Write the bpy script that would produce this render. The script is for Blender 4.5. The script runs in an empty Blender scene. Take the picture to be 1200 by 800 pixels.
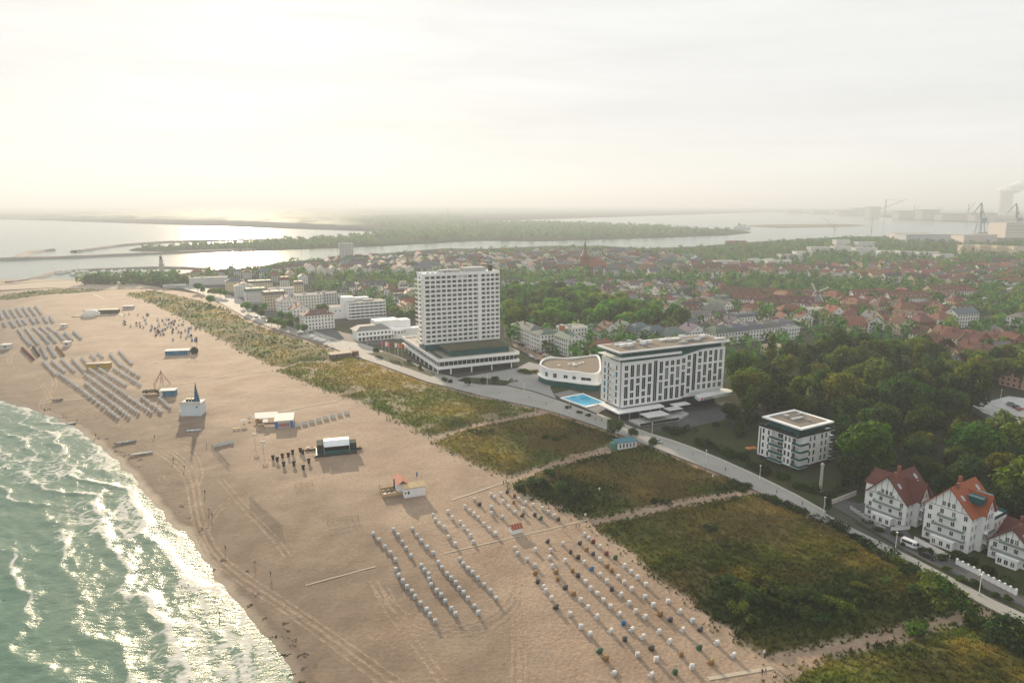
import bpy, bmesh, math, random
import numpy as np
from mathutils import Vector, Matrix, Quaternion

random.seed(7)
RNG = np.random.default_rng(7)
R = math.radians
scene = bpy.context.scene
COL = scene.collection

# ------------------------------------------------------------------ camera
CAM_H, PITCH = 108.0, math.atan(162 / 800)
camd = bpy.data.cameras.new('camera')
camd.sensor_width = 36.0
camd.lens = 24.0
camd.clip_start = 1.0
camd.clip_end = 90000.0
cam = bpy.data.objects.new('camera', camd)
COL.objects.link(cam)
cam.location = (0, 0, CAM_H)
cam.rotation_euler = (math.pi / 2 - PITCH, 0, 0)
scene.camera = cam

# ------------------------------------------------------------------ sky and sun
SUN_AZ, SUN_EL = R(-22.0), R(13.0)
sun_dir = Vector((math.sin(SUN_AZ) * math.cos(SUN_EL), math.cos(SUN_AZ) * math.cos(SUN_EL), math.sin(SUN_EL)))
world = bpy.data.worlds.new('World')
scene.world = world
world.use_nodes = True
wn, wl = world.node_tree.nodes, world.node_tree.links
wn.clear()


def build_world():
    out = wn.new('ShaderNodeOutputWorld')
    bg = wn.new('ShaderNodeBackground')
    bg.inputs['Strength'].default_value = 0.10
    sky = wn.new('ShaderNodeTexSky')
    sky.sky_type = 'NISHITA'
    sky.sun_disc = False
    sky.sun_elevation = SUN_EL
    sky.sun_rotation = SUN_AZ
    sky.air_density = 1.0
    sky.dust_density = 1.0
    sky.ozone_density = 1.0
    # thin veil of high cloud over the whole sky, brighter round the sun
    tc = wn.new('ShaderNodeTexCoord')
    dot = wn.new('ShaderNodeVectorMath'); dot.operation = 'DOT_PRODUCT'
    dot.inputs[1].default_value = sun_dir
    wl.new(tc.outputs['Generated'], dot.inputs[0])
    glow = wn.new('ShaderNodeMapRange')
    glow.interpolation_type = 'SMOOTHSTEP'
    glow.inputs['From Min'].default_value = -0.2
    glow.inputs['From Max'].default_value = 1.0
    wl.new(dot.outputs['Value'], glow.inputs['Value'])
    pw = wn.new('ShaderNodeMath'); pw.operation = 'POWER'; pw.inputs[1].default_value = 3.0
    wl.new(glow.outputs['Result'], pw.inputs[0])
    veil = wn.new('ShaderNodeMix'); veil.data_type = 'RGBA'
    veil.inputs['A'].default_value = (5.3, 5.35, 5.3, 1)
    veil.inputs['B'].default_value = (5.3, 5.3, 5.25, 1)
    wl.new(pw.outputs[0], veil.inputs['Factor'])
    mp = wn.new('ShaderNodeMapping')
    mp.inputs['Scale'].default_value = (1.3, 1.0, 7.0)
    mp.inputs['Rotation'].default_value = (0.0, R(4), R(20))
    wl.new(tc.outputs['Generated'], mp.inputs['Vector'])
    nz = wn.new('ShaderNodeTexNoise')
    nz.inputs['Scale'].default_value = 2.2
    nz.inputs['Detail'].default_value = 6.0
    nz.inputs['Roughness'].default_value = 0.55
    nz.inputs['Distortion'].default_value = 0.4
    wl.new(mp.outputs['Vector'], nz.inputs['Vector'])
    cov = wn.new('ShaderNodeMapRange')
    cov.inputs['From Min'].default_value = 0.3
    cov.inputs['From Max'].default_value = 0.75
    cov.inputs['To Min'].default_value = 0.93
    cov.inputs['To Max'].default_value = 1.0
    wl.new(nz.outputs['Fac'], cov.inputs['Value'])
    mix = wn.new('ShaderNodeMix'); mix.data_type = 'RGBA'
    wl.new(cov.outputs['Result'], mix.inputs['Factor'])
    wl.new(sky.outputs['Color'], mix.inputs['A'])
    wl.new(veil.outputs['Result'], mix.inputs['B'])
    # soft streaks in the veil
    mp2 = wn.new('ShaderNodeMapping')
    mp2.inputs['Scale'].default_value = (1.0, 1.0, 11.0)
    mp2.inputs['Rotation'].default_value = (R(3), R(-3), 0)
    wl.new(tc.outputs['Generated'], mp2.inputs['Vector'])
    n2 = wn.new('ShaderNodeTexNoise')
    n2.inputs['Scale'].default_value = 1.7
    n2.inputs['Detail'].default_value = 7.0
    n2.inputs['Roughness'].default_value = 0.6
    n2.inputs['Distortion'].default_value = 0.6
    wl.new(mp2.outputs['Vector'], n2.inputs['Vector'])
    st = wn.new('ShaderNodeMapRange')
    st.inputs['From Min'].default_value = 0.3; st.inputs['From Max'].default_value = 0.7
    st.inputs['To Min'].default_value = 0.90; st.inputs['To Max'].default_value = 1.06
    wl.new(n2.outputs['Fac'], st.inputs['Value'])
    hs = wn.new('ShaderNodeHueSaturation')
    wl.new(mix.outputs['Result'], hs.inputs['Color']); wl.new(st.outputs['Result'], hs.inputs['Value'])
    wl.new(hs.outputs['Color'], bg.inputs['Color'])
    wl.new(bg.outputs['Background'], out.inputs['Surface'])


build_world()
sund = bpy.data.lights.new('sun', 'SUN')
sund.energy = 5.0
sund.angle = R(0.9)
sund.color = (1.0, 0.79, 0.54)
sun = bpy.data.objects.new('sun', sund)
COL.objects.link(sun)
sun.rotation_euler = sun_dir.to_track_quat('Z', 'Y').to_euler()

scene.view_settings.view_transform = 'Standard'
scene.view_settings.look = 'None'
scene.view_settings.exposure = 0.76
scene.view_settings.gamma = 1.0
scene.view_settings.use_curve_mapping = False
scene.render.engine = 'CYCLES'
cy = scene.cycles
cy.max_bounces = 5
cy.diffuse_bounces = 2
cy.glossy_bounces = 2
cy.transmission_bounces = 3
cy.volume_bounces = 0
cy.transparent_max_bounces = 6
cy.use_denoising = True
cy.sample_clamp_indirect = 4.0
cy.caustics_reflective = False
cy.caustics_refractive = False


# ------------------------------------------------------------------ plan helpers
_c, _s = math.cos(PITCH), math.sin(PITCH)


def G(u, v, z=2.0):
    """survey: photo point on level z -> map coordinates"""
    x, y = (u - 600) / 800.0, (400 - v) / 800.0
    t = (z - CAM_H) / (-_s + y * _c)
    return (x * t, (_c + y * _s) * t)


def PX(X, Y, Z=2.0):
    zc = Y * _c - (Z - CAM_H) * _s
    yc = Y * _s + (Z - CAM_H) * _c
    return (600 + 800 * X / zc, 400 - 800 * yc / zc)


def poly_px(pts, z=2.0):
    return [G(u, v, z) for u, v in pts]


def inside(px, py, poly):
    px, py = np.asarray(px, float), np.asarray(py, float)
    res = np.zeros(px.shape, bool)
    n = len(poly)
    for i in range(n):
        x1, y1 = poly[i]
        x2, y2 = poly[(i + 1) % n]
        if y1 == y2:
            continue
        c = ((y1 > py) != (y2 > py)) & (px < (x2 - x1) * (py - y1) / (y2 - y1) + x1)
        res ^= c
    return res


def dist_line(px, py, pts, closed=False):
    px, py = np.asarray(px, float), np.asarray(py, float)
    d = np.full(px.shape, 1e18)
    n = len(pts)
    for i in range(n if closed else n - 1):
        x1, y1 = pts[i]
        x2, y2 = pts[(i + 1) % n]
        ex, ey = x2 - x1, y2 - y1
        L = ex * ex + ey * ey + 1e-12
        t = np.clip(((px - x1) * ex + (py - y1) * ey) / L, 0, 1)
        d = np.minimum(d, (px - x1 - t * ex) ** 2 + (py - y1 - t * ey) ** 2)
    return np.sqrt(d)


def vnoise(x, y, seed=0):
    x, y = np.asarray(x, float), np.asarray(y, float)
    xi, yi = np.floor(x).astype(np.int64), np.floor(y).astype(np.int64)
    fx, fy = x - xi, y - yi
    fx, fy = fx * fx * (3 - 2 * fx), fy * fy * (3 - 2 * fy)

    def h(a, b):
        n = (a * 374761393 + b * 668265263 + seed * 982451653) & 0xFFFFFFFF
        n = ((n ^ (n >> 13)) * 1274126177) & 0xFFFFFFFF
        return ((n ^ (n >> 16)) & 0xFFFF) / 65535.0
    return (h(xi, yi) * (1 - fx) + h(xi + 1, yi) * fx) * (1 - fy) + (h(xi, yi + 1) * (1 - fx) + h(xi + 1, yi + 1) * fx) * fy


def fbm(x, y, seed=0, oct=4, gain=0.5):
    t, a, s = 0, 1.0, 0
    for o in range(oct):
        t = t + a * vnoise(x * 2 ** o + 17.3 * o, y * 2 ** o - 9.1 * o, seed + o)
        s += a
        a *= gain
    return t / s


def sstep(a, b, x):
    t = np.clip((x - a) / (b - a), 0, 1)
    return t * t * (3 - 2 * t)


# ------------------------------------------------------------------ materials
MATS = {}


def nodemat(name):
    m = bpy.data.materials.new(name)
    m.use_nodes = True
    nt = m.node_tree
    b = nt.nodes['Principled BSDF']
    return m, nt, b


def MAT(name, col, rough=0.8, var=0.12, scale=0.6, bump=0.0, bscale=4.0, spec=0.25, objcol=False, rnd=0.0, metal=0.0, emis=None, dirt=None, dscale=0.15, damt=0.4):
    """plain weathered surface: base colour broken up by two noises"""
    if name in MATS:
        return MATS[name]
    m, nt, b = nodemat(name)
    N, L = nt.nodes, nt.links
    geo = N.new('ShaderNodeNewGeometry')
    b.inputs['Roughness'].default_value = rough
    b.inputs['Metallic'].default_value = metal
    b.inputs['Specular IOR Level'].default_value = spec
    nz = N.new('ShaderNodeTexNoise')
    nz.inputs['Scale'].default_value = scale
    nz.inputs['Detail'].default_value = 5
    nz.inputs['Roughness'].default_value = 0.6
    L.new(geo.outputs['Position'], nz.inputs['Vector'])
    mr = N.new('ShaderNodeMapRange')
    mr.inputs['From Min'].default_value = 0.25
    mr.inputs['From Max'].default_value = 0.75
    mr.inputs['To Min'].default_value = 1 - var
    mr.inputs['To Max'].default_value = 1 + var
    L.new(nz.outputs['Fac'], mr.inputs['Value'])
    hsv = N.new('ShaderNodeHueSaturation')
    val = mr.outputs['Result']
    oi = None
    if objcol or rnd:
        oi = N.new('ShaderNodeObjectInfo')
    if rnd:
        r = N.new('ShaderNodeMapRange')
        r.inputs['To Min'].default_value = 1 - rnd
        r.inputs['To Max'].default_value = 1 + rnd
        L.new(oi.outputs['Random'], r.inputs['Value'])
        mu = N.new('ShaderNodeMath'); mu.operation = 'MULTIPLY'
        L.new(val, mu.inputs[0]); L.new(r.outputs['Result'], mu.inputs[1])
        val = mu.outputs[0]
    L.new(val, hsv.inputs['Value'])
    if objcol:
        L.new(oi.outputs['Color'], hsv.inputs['Color'])
    else:
        hsv.inputs['Color'].default_value = (*col, 1)
    src = hsv.outputs['Color']
    if dirt:
        n2 = N.new('ShaderNodeTexNoise')
        n2.inputs['Scale'].default_value = dscale
        n2.inputs['Detail'].default_value = 6
        L.new(geo.outputs['Position'], n2.inputs['Vector'])
        m2 = N.new('ShaderNodeMapRange')
        m2.inputs['From Min'].default_value = 0.45
        m2.inputs['From Max'].default_value = 0.7
        m2.inputs['To Max'].default_value = damt
        L.new(n2.outputs['Fac'], m2.inputs['Value'])
        mx = N.new('ShaderNodeMix'); mx.data_type = 'RGBA'
        L.new(m2.outputs['Result'], mx.inputs['Factor'])
        L.new(src, mx.inputs['A'])
        mx.inputs['B'].default_value = (*dirt, 1)
        src = mx.outputs['Result']
    L.new(src, b.inputs['Base Color'])
    if bump:
        nb = N.new('ShaderNodeTexNoise')
        nb.inputs['Scale'].default_value = bscale
        nb.inputs['Detail'].default_value = 4
        L.new(geo.outputs['Position'], nb.inputs['Vector'])
        bp = N.new('ShaderNodeBump')
        bp.inputs['Strength'].default_value = bump
        bp.inputs['Distance'].default_value = 0.1
        L.new(nb.outputs['Fac'], bp.inputs['Height'])
        L.new(bp.outputs['Normal'], b.inputs['Normal'])
    if emis:
        b.inputs['Emission Color'].default_value = (*emis[0], 1)
        b.inputs['Emission Strength'].default_value = emis[1]
    MATS[name] = m
    return m


# ------------------------------------------------------------------ mesh helpers
class MB:
    def __init__(s):
        s.v, s.f, s.m = [], [], []

    def add(s, vs, fs, mi=0):
        o = len(s.v)
        s.v.extend(vs)
        for f in fs:
            s.f.append(tuple(i + o for i in f))
            s.m.append(mi)
        return s

    def box(s, x0, x1, y0, y1, z0, z1, mi=0, top=None):
        s.add([(x0, y0, z0), (x1, y0, z0), (x1, y1, z0), (x0, y1, z0), (x0, y0, z1), (x1, y0, z1), (x1, y1, z1), (x0, y1, z1)],
              [(0, 3, 2, 1), (0, 1, 5, 4), (1, 2, 6, 5), (2, 3, 7, 6), (3, 0, 4, 7)], mi)
        s.add([(x0, y0, z1), (x1, y0, z1), (x1, y1, z1), (x0, y1, z1)], [(0, 1, 2, 3)], mi if top is None else top)
        return s

    def prism(s, poly, z0, z1, mi=0, top=None, bottom=True):
        n = len(poly)
        a = sum(poly[i][0] * poly[(i + 1) % n][1] - poly[(i + 1) % n][0] * poly[i][1] for i in range(n))
        if a < 0:
            poly = poly[::-1]
        o = [(x, y, z0) for x, y in poly] + [(x, y, z1) for x, y in poly]
        s.add(o, [(i, (i + 1) % n, n + (i + 1) % n, n + i) for i in range(n)], mi)
        s.add([(x, y, z1) for x, y in poly], [tuple(range(n))], mi if top is None else top)
        if bottom:
            s.add([(x, y, z0) for x, y in poly], [tuple(range(n - 1, -1, -1))], mi)
        return s

    def cyl(s, x, y, z0, z1, r0, r1=None, n=10, mi=0):
        r1 = r0 if r1 is None else r1
        o = [(x + r0 * math.cos(2 * math.pi * i / n), y + r0 * math.sin(2 * math.pi * i / n), z0) for i in range(n)]
        o += [(x + r1 * math.cos(2 * math.pi * i / n), y + r1 * math.sin(2 * math.pi * i / n), z1) for i in range(n)]
        s.add(o, [(i, (i + 1) % n, n + (i + 1) % n, n + i) for i in range(n)] + [tuple(range(n, 2 * n)), tuple(range(n - 1, -1, -1))], mi)
        return s

    def lathe(s, prof, n=12, mi=0, x=0, y=0):
        o = []
        for r, z in prof:
            o += [(x + r * math.cos(2 * math.pi * i / n), y + r * math.sin(2 * math.pi * i / n), z) for i in range(n)]
        f = []
        for k in range(len(prof) - 1):
            for i in range(n):
                f.append((k * n + i, k * n + (i + 1) % n, (k + 1) * n + (i + 1) % n, (k + 1) * n + i))
        f.append(tuple(range((len(prof) - 1) * n, len(prof) * n)))
        s.add(o, f, mi)
        return s

    def tube(s, p0, p1, r0, r1=None, n=6, mi=0):
        r1 = r0 if r1 is None else r1
        p0, p1 = Vector(p0), Vector(p1)
        d = (p1 - p0)
        if d.length < 1e-6:
            return s
        q = d.normalized().to_track_quat('Z', 'Y')
        o = []
        for p, r in ((p0, r0), (p1, r1)):
            for i in range(n):
                w = q @ Vector((r * math.cos(2 * math.pi * i / n), r * math.sin(2 * math.pi * i / n), 0))
                o.append(tuple(p + w))
        s.add(o, [(i, (i + 1) % n, n + (i + 1) % n, n + i) for i in range(n)] + [tuple(range(n, 2 * n)), tuple(range(n - 1, -1, -1))], mi)
        return s

    def slab(s, quad, t, mi=0):
        """thin slab: quad of four 3-d points thickened by t along its normal"""
        q = [Vector(p) for p in quad]
        nrm = (q[1] - q[0]).cross(q[-1] - q[0]).normalized() * t
        n = len(q)
        o = [tuple(p) for p in q] + [tuple(p - nrm) for p in q]
        s.add(o, [tuple(range(n)), tuple(range(2 * n - 1, n - 1, -1))] + [(i, n + i, n + (i + 1) % n, (i + 1) % n) for i in range(n)], mi)
        return s

    def gable(s, x0, x1, y0, y1, z, h, over=0.5, axis='x', mi=0, t=0.25):
        if axis == 'x':
            ym = (y0 + y1) / 2
            k = h / (ym - y0)
            a, b = x0 - over, x1 + over
            s.slab([(a, y0 - over, z - over * k), (b, y0 - over, z - over * k), (b, ym, z + h), (a, ym, z + h)], t, mi)
            s.slab([(b, y1 + over, z - over * k), (a, y1 + over, z - over * k), (a, ym, z + h), (b, ym, z + h)], t, mi)
        else:
            xm = (x0 + x1) / 2
            k = h / (xm - x0)
            a, b = y0 - over, y1 + over
            s.slab([(x0 - over, b, z - over * k), (x0 - over, a, z - over * k), (xm, a, z + h), (xm, b, z + h)], t, mi)
            s.slab([(x1 + over, a, z - over * k), (x1 + over, b, z - over * k), (xm, b, z + h), (xm, a, z + h)], t, mi)
        return s

    def gable_wall(s, x0, x1, y0, y1, z, h, axis='x', mi=0):
        """the two triangular wall ends under a gable"""
        if axis == 'x':
            ym = (y0 + y1) / 2
            s.add([(x0, y1, z), (x0, y0, z), (x0, ym, z + h), (x1, y0, z), (x1, y1, z), (x1, ym, z + h)], [(0, 1, 2), (3, 4, 5)], mi)
        else:
            xm = (x0 + x1) / 2
            s.add([(x0, y0, z), (x1, y0, z), (xm, y0, z + h), (x1, y1, z), (x0, y1, z), (xm, y1, z + h)], [(0, 1, 2), (3, 4, 5)], mi)
        return s

    def hip(s, x0, x1, y0, y1, z, h, over=0.5, inset=None, mi=0, topflat=0.0):
        x0, x1, y0, y1 = x0 - over, x1 + over, y0 - over, y1 + over
        w, d = x1 - x0, y1 - y0
        i = min(w, d) / 2 - topflat if inset is None else inset
        ix = min(i, w / 2 - 0.01)
        iy = min(i, d / 2 - 0.01)
        o = [(x0, y0, z), (x1, y0, z), (x1, y1, z), (x0, y1, z), (x0 + ix, y0 + iy, z + h), (x1 - ix, y0 + iy, z + h), (x1 - ix, y1 - iy, z + h), (x0 + ix, y1 - iy, z + h)]
        s.add(o, [(0, 1, 5, 4), (1, 2, 6, 5), (2, 3, 7, 6), (3, 0, 4, 7), (4, 5, 6, 7), (3, 2, 1, 0)], mi)
        return s

    def mesh(s, name, mats, smooth=False):
        me = bpy.data.meshes.new(name)
        me.from_pydata([tuple(p) for p in s.v], [], s.f)
        for m in (mats if isinstance(mats, (list, tuple)) else [mats]):
            me.materials.append(m)
        me.polygons.foreach_set('material_index', s.m)
        if smooth:
            me.polygons.foreach_set('use_smooth', [True] * len(s.f))
        me.update()
        return me


def npmesh(name, V, F, mats, mi=None, smooth=False, colors=None, attr='tint'):
    """V (n,3), F (m,k) -> mesh, fast"""
    V = np.asarray(V, np.float32)
    F = np.asarray(F, np.int32)
    me = bpy.data.meshes.new(name)
    me.vertices.add(len(V))
    me.vertices.foreach_set('co', V.ravel())
    k = F.shape[1]
    me.loops.add(F.size)
    me.loops.foreach_set('vertex_index', F.ravel())
    me.polygons.add(len(F))
    me.polygons.foreach_set('loop_start', np.arange(0, F.size, k, dtype=np.int32))
    me.polygons.foreach_set('loop_total', np.full(len(F), k, np.int32))
    for m in (mats if isinstance(mats, (list, tuple)) else [mats]):
        me.materials.append(m)
    if mi is not None:
        me.polygons.foreach_set('material_index', np.asarray(mi, np.int32))
    if smooth:
        me.polygons.foreach_set('use_smooth', np.ones(len(F), bool))
    me.update(calc_edges=True)
    if colors is not None:
        C = np.asarray(colors, np.float32)
        if C.ndim == 1:
            a = me.attributes.new(attr, 'FLOAT', 'POINT')
            a.data.foreach_set('value', C)
        else:
            a = me.attributes.new(attr, 'FLOAT_COLOR', 'POINT')
            if C.shape[1] == 3:
                C = np.concatenate([C, np.ones((len(C), 1), np.float32)], 1)
            a.data.foreach_set('color', C.ravel())
    return me


def addattr(me, name, vals):
    a = me.attributes.new(name, 'FLOAT', 'POINT')
    a.data.foreach_set('value', np.asarray(vals, np.float32).ravel())


def grid_faces(nx, ny):
    i = np.arange(nx * ny).reshape(ny, nx)
    return np.stack([i[:-1, :-1], i[:-1, 1:], i[1:, 1:], i[1:, :-1]], -1).reshape(-1, 4)


def O(name, me, parent=None, loc=(0, 0, 0), rz=0.0, kind=None, scale=None, color=None):
    o = bpy.data.objects.new(name, me)
    COL.objects.link(o)
    o.location = loc
    if rz:
        o.rotation_euler = (0, 0, rz)
    if parent:
        o.parent = parent
    if kind:
        o['kind'] = kind
    if scale is not None:
        o.scale = scale if hasattr(scale, '__len__') else (scale,) * 3
    if color:
        o.color = (*color, 1)
    return o


def tag(o, label, cat, group=None):
    o['label'] = label
    o['category'] = cat
    if group:
        o['group'] = group
    return o


def T(name, label, cat, loc=(0, 0, 0), rz=0.0, group=None, scale=None):
    o = O(name, None, None, loc, rz, scale=scale)
    o.empty_display_size = 0.5
    return tag(o, label, cat, group)


ORD = ['first', 'second', 'third', 'fourth', 'fifth', 'sixth', 'seventh', 'eighth', 'ninth', 'tenth', 'eleventh', 'twelfth', 'thirteenth', 'fourteenth', 'fifteenth', 'sixteenth', 'seventeenth', 'eighteenth', 'nineteenth', 'twentieth']


def ordw(i):
    if i < 20:
        return ORD[i]
    tens = ['', '', 'twenty', 'thirty', 'forty', 'fifty', 'sixty', 'seventy', 'eighty', 'ninety']
    n = i + 1
    if n % 10 == 0:
        return tens[n // 10][:-1] + 'ieth'
    return tens[n // 10] + '-' + ORD[n % 10 - 1]


# window glass shared by every building
M_GLASS = MAT('window_glass', (0.022, 0.034, 0.038), rough=0.15, var=0.3, scale=0.5, spec=0.3, rnd=0.5)


def curtains(m, share=0.22):
    # some panes show pale curtains
    N, L = m.node_tree.nodes, m.node_tree.links
    b = N['Principled BSDF']
    oi = N.new('ShaderNodeObjectInfo')
    mr = N.new('ShaderNodeMapRange')
    mr.inputs['From Min'].default_value = 1 - share
    mr.inputs['From Max'].default_value = 1.0
    mr.inputs['To Max'].default_value = 0.75
    L.new(oi.outputs['Random'], mr.inputs['Value'])
    mx = N.new('ShaderNodeMix'); mx.data_type = 'RGBA'
    L.new(mr.outputs['Result'], mx.inputs['Factor'])
    L.new(b.inputs['Base Color'].links[0].from_socket, mx.inputs['A'])
    mx.inputs['B'].default_value = (0.24, 0.25, 0.24, 1)
    L.new(mx.outputs['Result'], b.inputs['Base Color'])


curtains(M_GLASS)
M_TEAL = MAT('teal_glass', (0.014, 0.105, 0.108), rough=0.15, var=0.3, scale=0.3, spec=0.35)
M_WHITE = MAT('white_render', (0.84, 0.85, 0.845), rough=0.7, var=0.04, scale=0.4, dirt=(0.60, 0.60, 0.57), damt=0.2)
M_FRAME = MAT('white_frame', (0.78, 0.78, 0.76), rough=0.5, var=0.03)
M_DARK = MAT('dark_metal', (0.05, 0.055, 0.06), rough=0.5, var=0.2)
M_GREY = MAT('grey_concrete', (0.42, 0.42, 0.40), rough=0.85, var=0.12, bump=0.2)
M_WOOD = MAT('weathered_wood', (0.34, 0.26, 0.18), rough=0.85, var=0.25, scale=3.0)
M_STEEL = MAT('galvanised_steel', (0.45, 0.47, 0.48), rough=0.4, var=0.1, metal=0.6)
# ------------------------------------------------------------------ coast line and beach
SHORE = [(140, -160), (40, 10), (-8, 85)] + poly_px([(340, 800), (322, 770), (300, 742), (272, 705), (245, 670), (215, 633), (185, 598), (156, 562), (130, 537), (95, 508), (60, 488), (30, 479), (0, 472)], 0.0) + [(-330, 405), (-400, 520), (-500, 640), (-600, 760), (-700, 885), (-742, 930)]


def resample(pts, step, jit=0.0, seed=3):
    out = []
    for (x1, y1), (x2, y2) in zip(pts[:-1], pts[1:]):
        L = math.hypot(x2 - x1, y2 - y1)
        n = max(1, int(L / step))
        for i in range(n):
            t = i / n
            out.append((x1 + (x2 - x1) * t, y1 + (y2 - y1) * t))
    out.append(pts[-1])
    return out


def smooth_line(pts, it=2):
    p = [tuple(q) for q in pts]
    for _ in range(it):
        q = [p[0]]
        for a, b in zip(p[:-1], p[1:]):
            q += [(a[0] * .75 + b[0] * .25, a[1] * .75 + b[1] * .25), (a[0] * .25 + b[0] * .75, a[1] * .25 + b[1] * .75)]
        q.append(p[-1])
        p = q
    return p


SHORE = smooth_line(SHORE, 2)
SEA_POLY = SHORE + [(-3000, 930), (-3000, -160)]


def shore_t(x, y):
    """distance from the water line, positive inland"""
    d = dist_line(x, y, SHORE)
    return np.where(inside(x, y, SEA_POLY), -d, d)


def beach_z(x, y, t=None):
    x, y = np.asarray(x, float), np.asarray(y, float)
    if t is None:
        t = shore_t(x, y)
    t = t + (fbm(x / 9.0, y / 9.0, 31, 3) - 0.5) * 5.0 * np.exp(-np.abs(t) / 14)
    z = np.where(t < 0, 0.085 * t, 0.055 * t)
    z = np.where(t > 16, 0.88 + (t - 16) * 0.012, z)
    z = np.minimum(z, 1.5)
    bump = (fbm(x / 14, y / 14, 5, 4) - 0.5) * 0.5 + (fbm(x / 3.2, y / 3.2, 9, 3) - 0.5) * 0.22
    return z + bump * sstep(6, 30, t)


def bz(x, y):
    return float(beach_z(np.array([x]), np.array([y]))[0])


def sand_material():
    m, nt, b = nodemat('beach_sand')
    N, L = nt.nodes, nt.links
    geo = N.new('ShaderNodeNewGeometry')
    at = N.new('ShaderNodeAttribute'); at.attribute_name = 'wet'

    def noise(sc, det=5, ro=0.6):
        n = N.new('ShaderNodeTexNoise')
        n.inputs['Scale'].default_value = sc
        n.inputs['Detail'].default_value = det
        n.inputs['Roughness'].default_value = ro
        L.new(geo.outputs['Position'], n.inputs['Vector'])
        return n.outputs['Fac']
    r1 = N.new('ShaderNodeValToRGB')
    r1.color_ramp.elements[0].position = 0.3
    r1.color_ramp.elements[0].color = (0.25, 0.178, 0.125, 1)
    r1.color_ramp.elements[1].position = 0.72
    r1.color_ramp.elements[1].color = (0.365, 0.278, 0.203, 1)
    L.new(noise(0.045, 6), r1.inputs['Fac'])
    r2 = N.new('ShaderNodeMapRange')
    r2.inputs['From Min'].default_value = 0.3; r2.inputs['From Max'].default_value = 0.7
    r2.inputs['To Min'].default_value = 0.76; r2.inputs['To Max'].default_value = 1.22
    L.new(noise(0.8, 8, 0.7), r2.inputs['Value'])
    hs = N.new('ShaderNodeHueSaturation')
    L.new(r1.outputs['Color'], hs.inputs['Color'])
    L.new(r2.outputs['Result'], hs.inputs['Value'])
    mx = N.new('ShaderNodeMix'); mx.data_type = 'RGBA'
    L.new(at.outputs['Fac'], mx.inputs['Factor'])
    L.new(hs.outputs['Color'], mx.inputs['A'])
    mx.inputs['B'].default_value = (0.088, 0.066, 0.046, 1)
    L.new(mx.outputs['Result'], b.inputs['Base Color'])
    rr = N.new('ShaderNodeMapRange')
    rr.inputs['From Min'].default_value = 0.7; rr.inputs['From Max'].default_value = 1.0
    rr.inputs['To Min'].default_value = 0.9; rr.inputs['To Max'].default_value = 0.62
    L.new(at.outputs['Fac'], rr.inputs['Value'])
    L.new(rr.outputs['Result'], b.inputs['Roughness'])
    b.inputs['Specular IOR Level'].default_value = 0.25
    # foot prints and drifts
    ad = N.new('ShaderNodeMath'); ad.operation = 'ADD'
    vo = N.new('ShaderNodeTexVoronoi')
    vo.inputs['Scale'].default_value = 1.1
    L.new(geo.outputs['Position'], vo.inputs['Vector'])
    L.new(vo.outputs['Distance'], ad.inputs[0])
    L.new(noise(0.55, 6, 0.65), ad.inputs[1])
    dry = N.new('ShaderNodeMapRange')
    dry.inputs['To Min'].default_value = 0.6; dry.inputs['To Max'].default_value = 0.08
    L.new(at.outputs['Fac'], dry.inputs['Value'])
    bp = N.new('ShaderNodeBump')
    bp.inputs['Distance'].default_value = 0.16
    L.new(dry.outputs['Result'], bp.inputs['Strength'])
    L.new(ad.outputs[0], bp.inputs['Height'])
    L.new(bp.outputs['Normal'], b.inputs['Normal'])
    return m


M_SAND = sand_material()


def make_beach():
    xs = np.concatenate([np.arange(-820, -300, 5.0), np.arange(-300, 150, 1.6)])
    ys = np.concatenate([np.arange(90, 420, 1.6), np.arange(420, 980, 5.0)])
    X, Y = np.meshgrid(xs, ys)
    t = shore_t(X, Y)
    Z = beach_z(X, Y, t)
    n1 = fbm(X / 22, Y / 22, 41, 4)
    tj = t + (fbm(X / 9.0, Y / 9.0, 31, 3) - 0.5) * 5.0
    wet = np.clip(1.0 - sstep(2.5, 9.0, tj), 0, 1)
    damp = (1 - sstep(22, 70, t + (n1 - 0.5) * 70)) * 0.52 * (0.55 + 0.9 * fbm(X / 4, Y / 4, 43, 3))
    wet = np.maximum(wet, damp)
    V = np.stack([X, Y, Z], -1).reshape(-1, 3)
    me = npmesh('beach', V, grid_faces(len(xs), len(ys)), M_SAND, smooth=True)
    addattr(me, 'wet', wet)
    O('beach', me, kind='structure')


make_beach()


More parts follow.
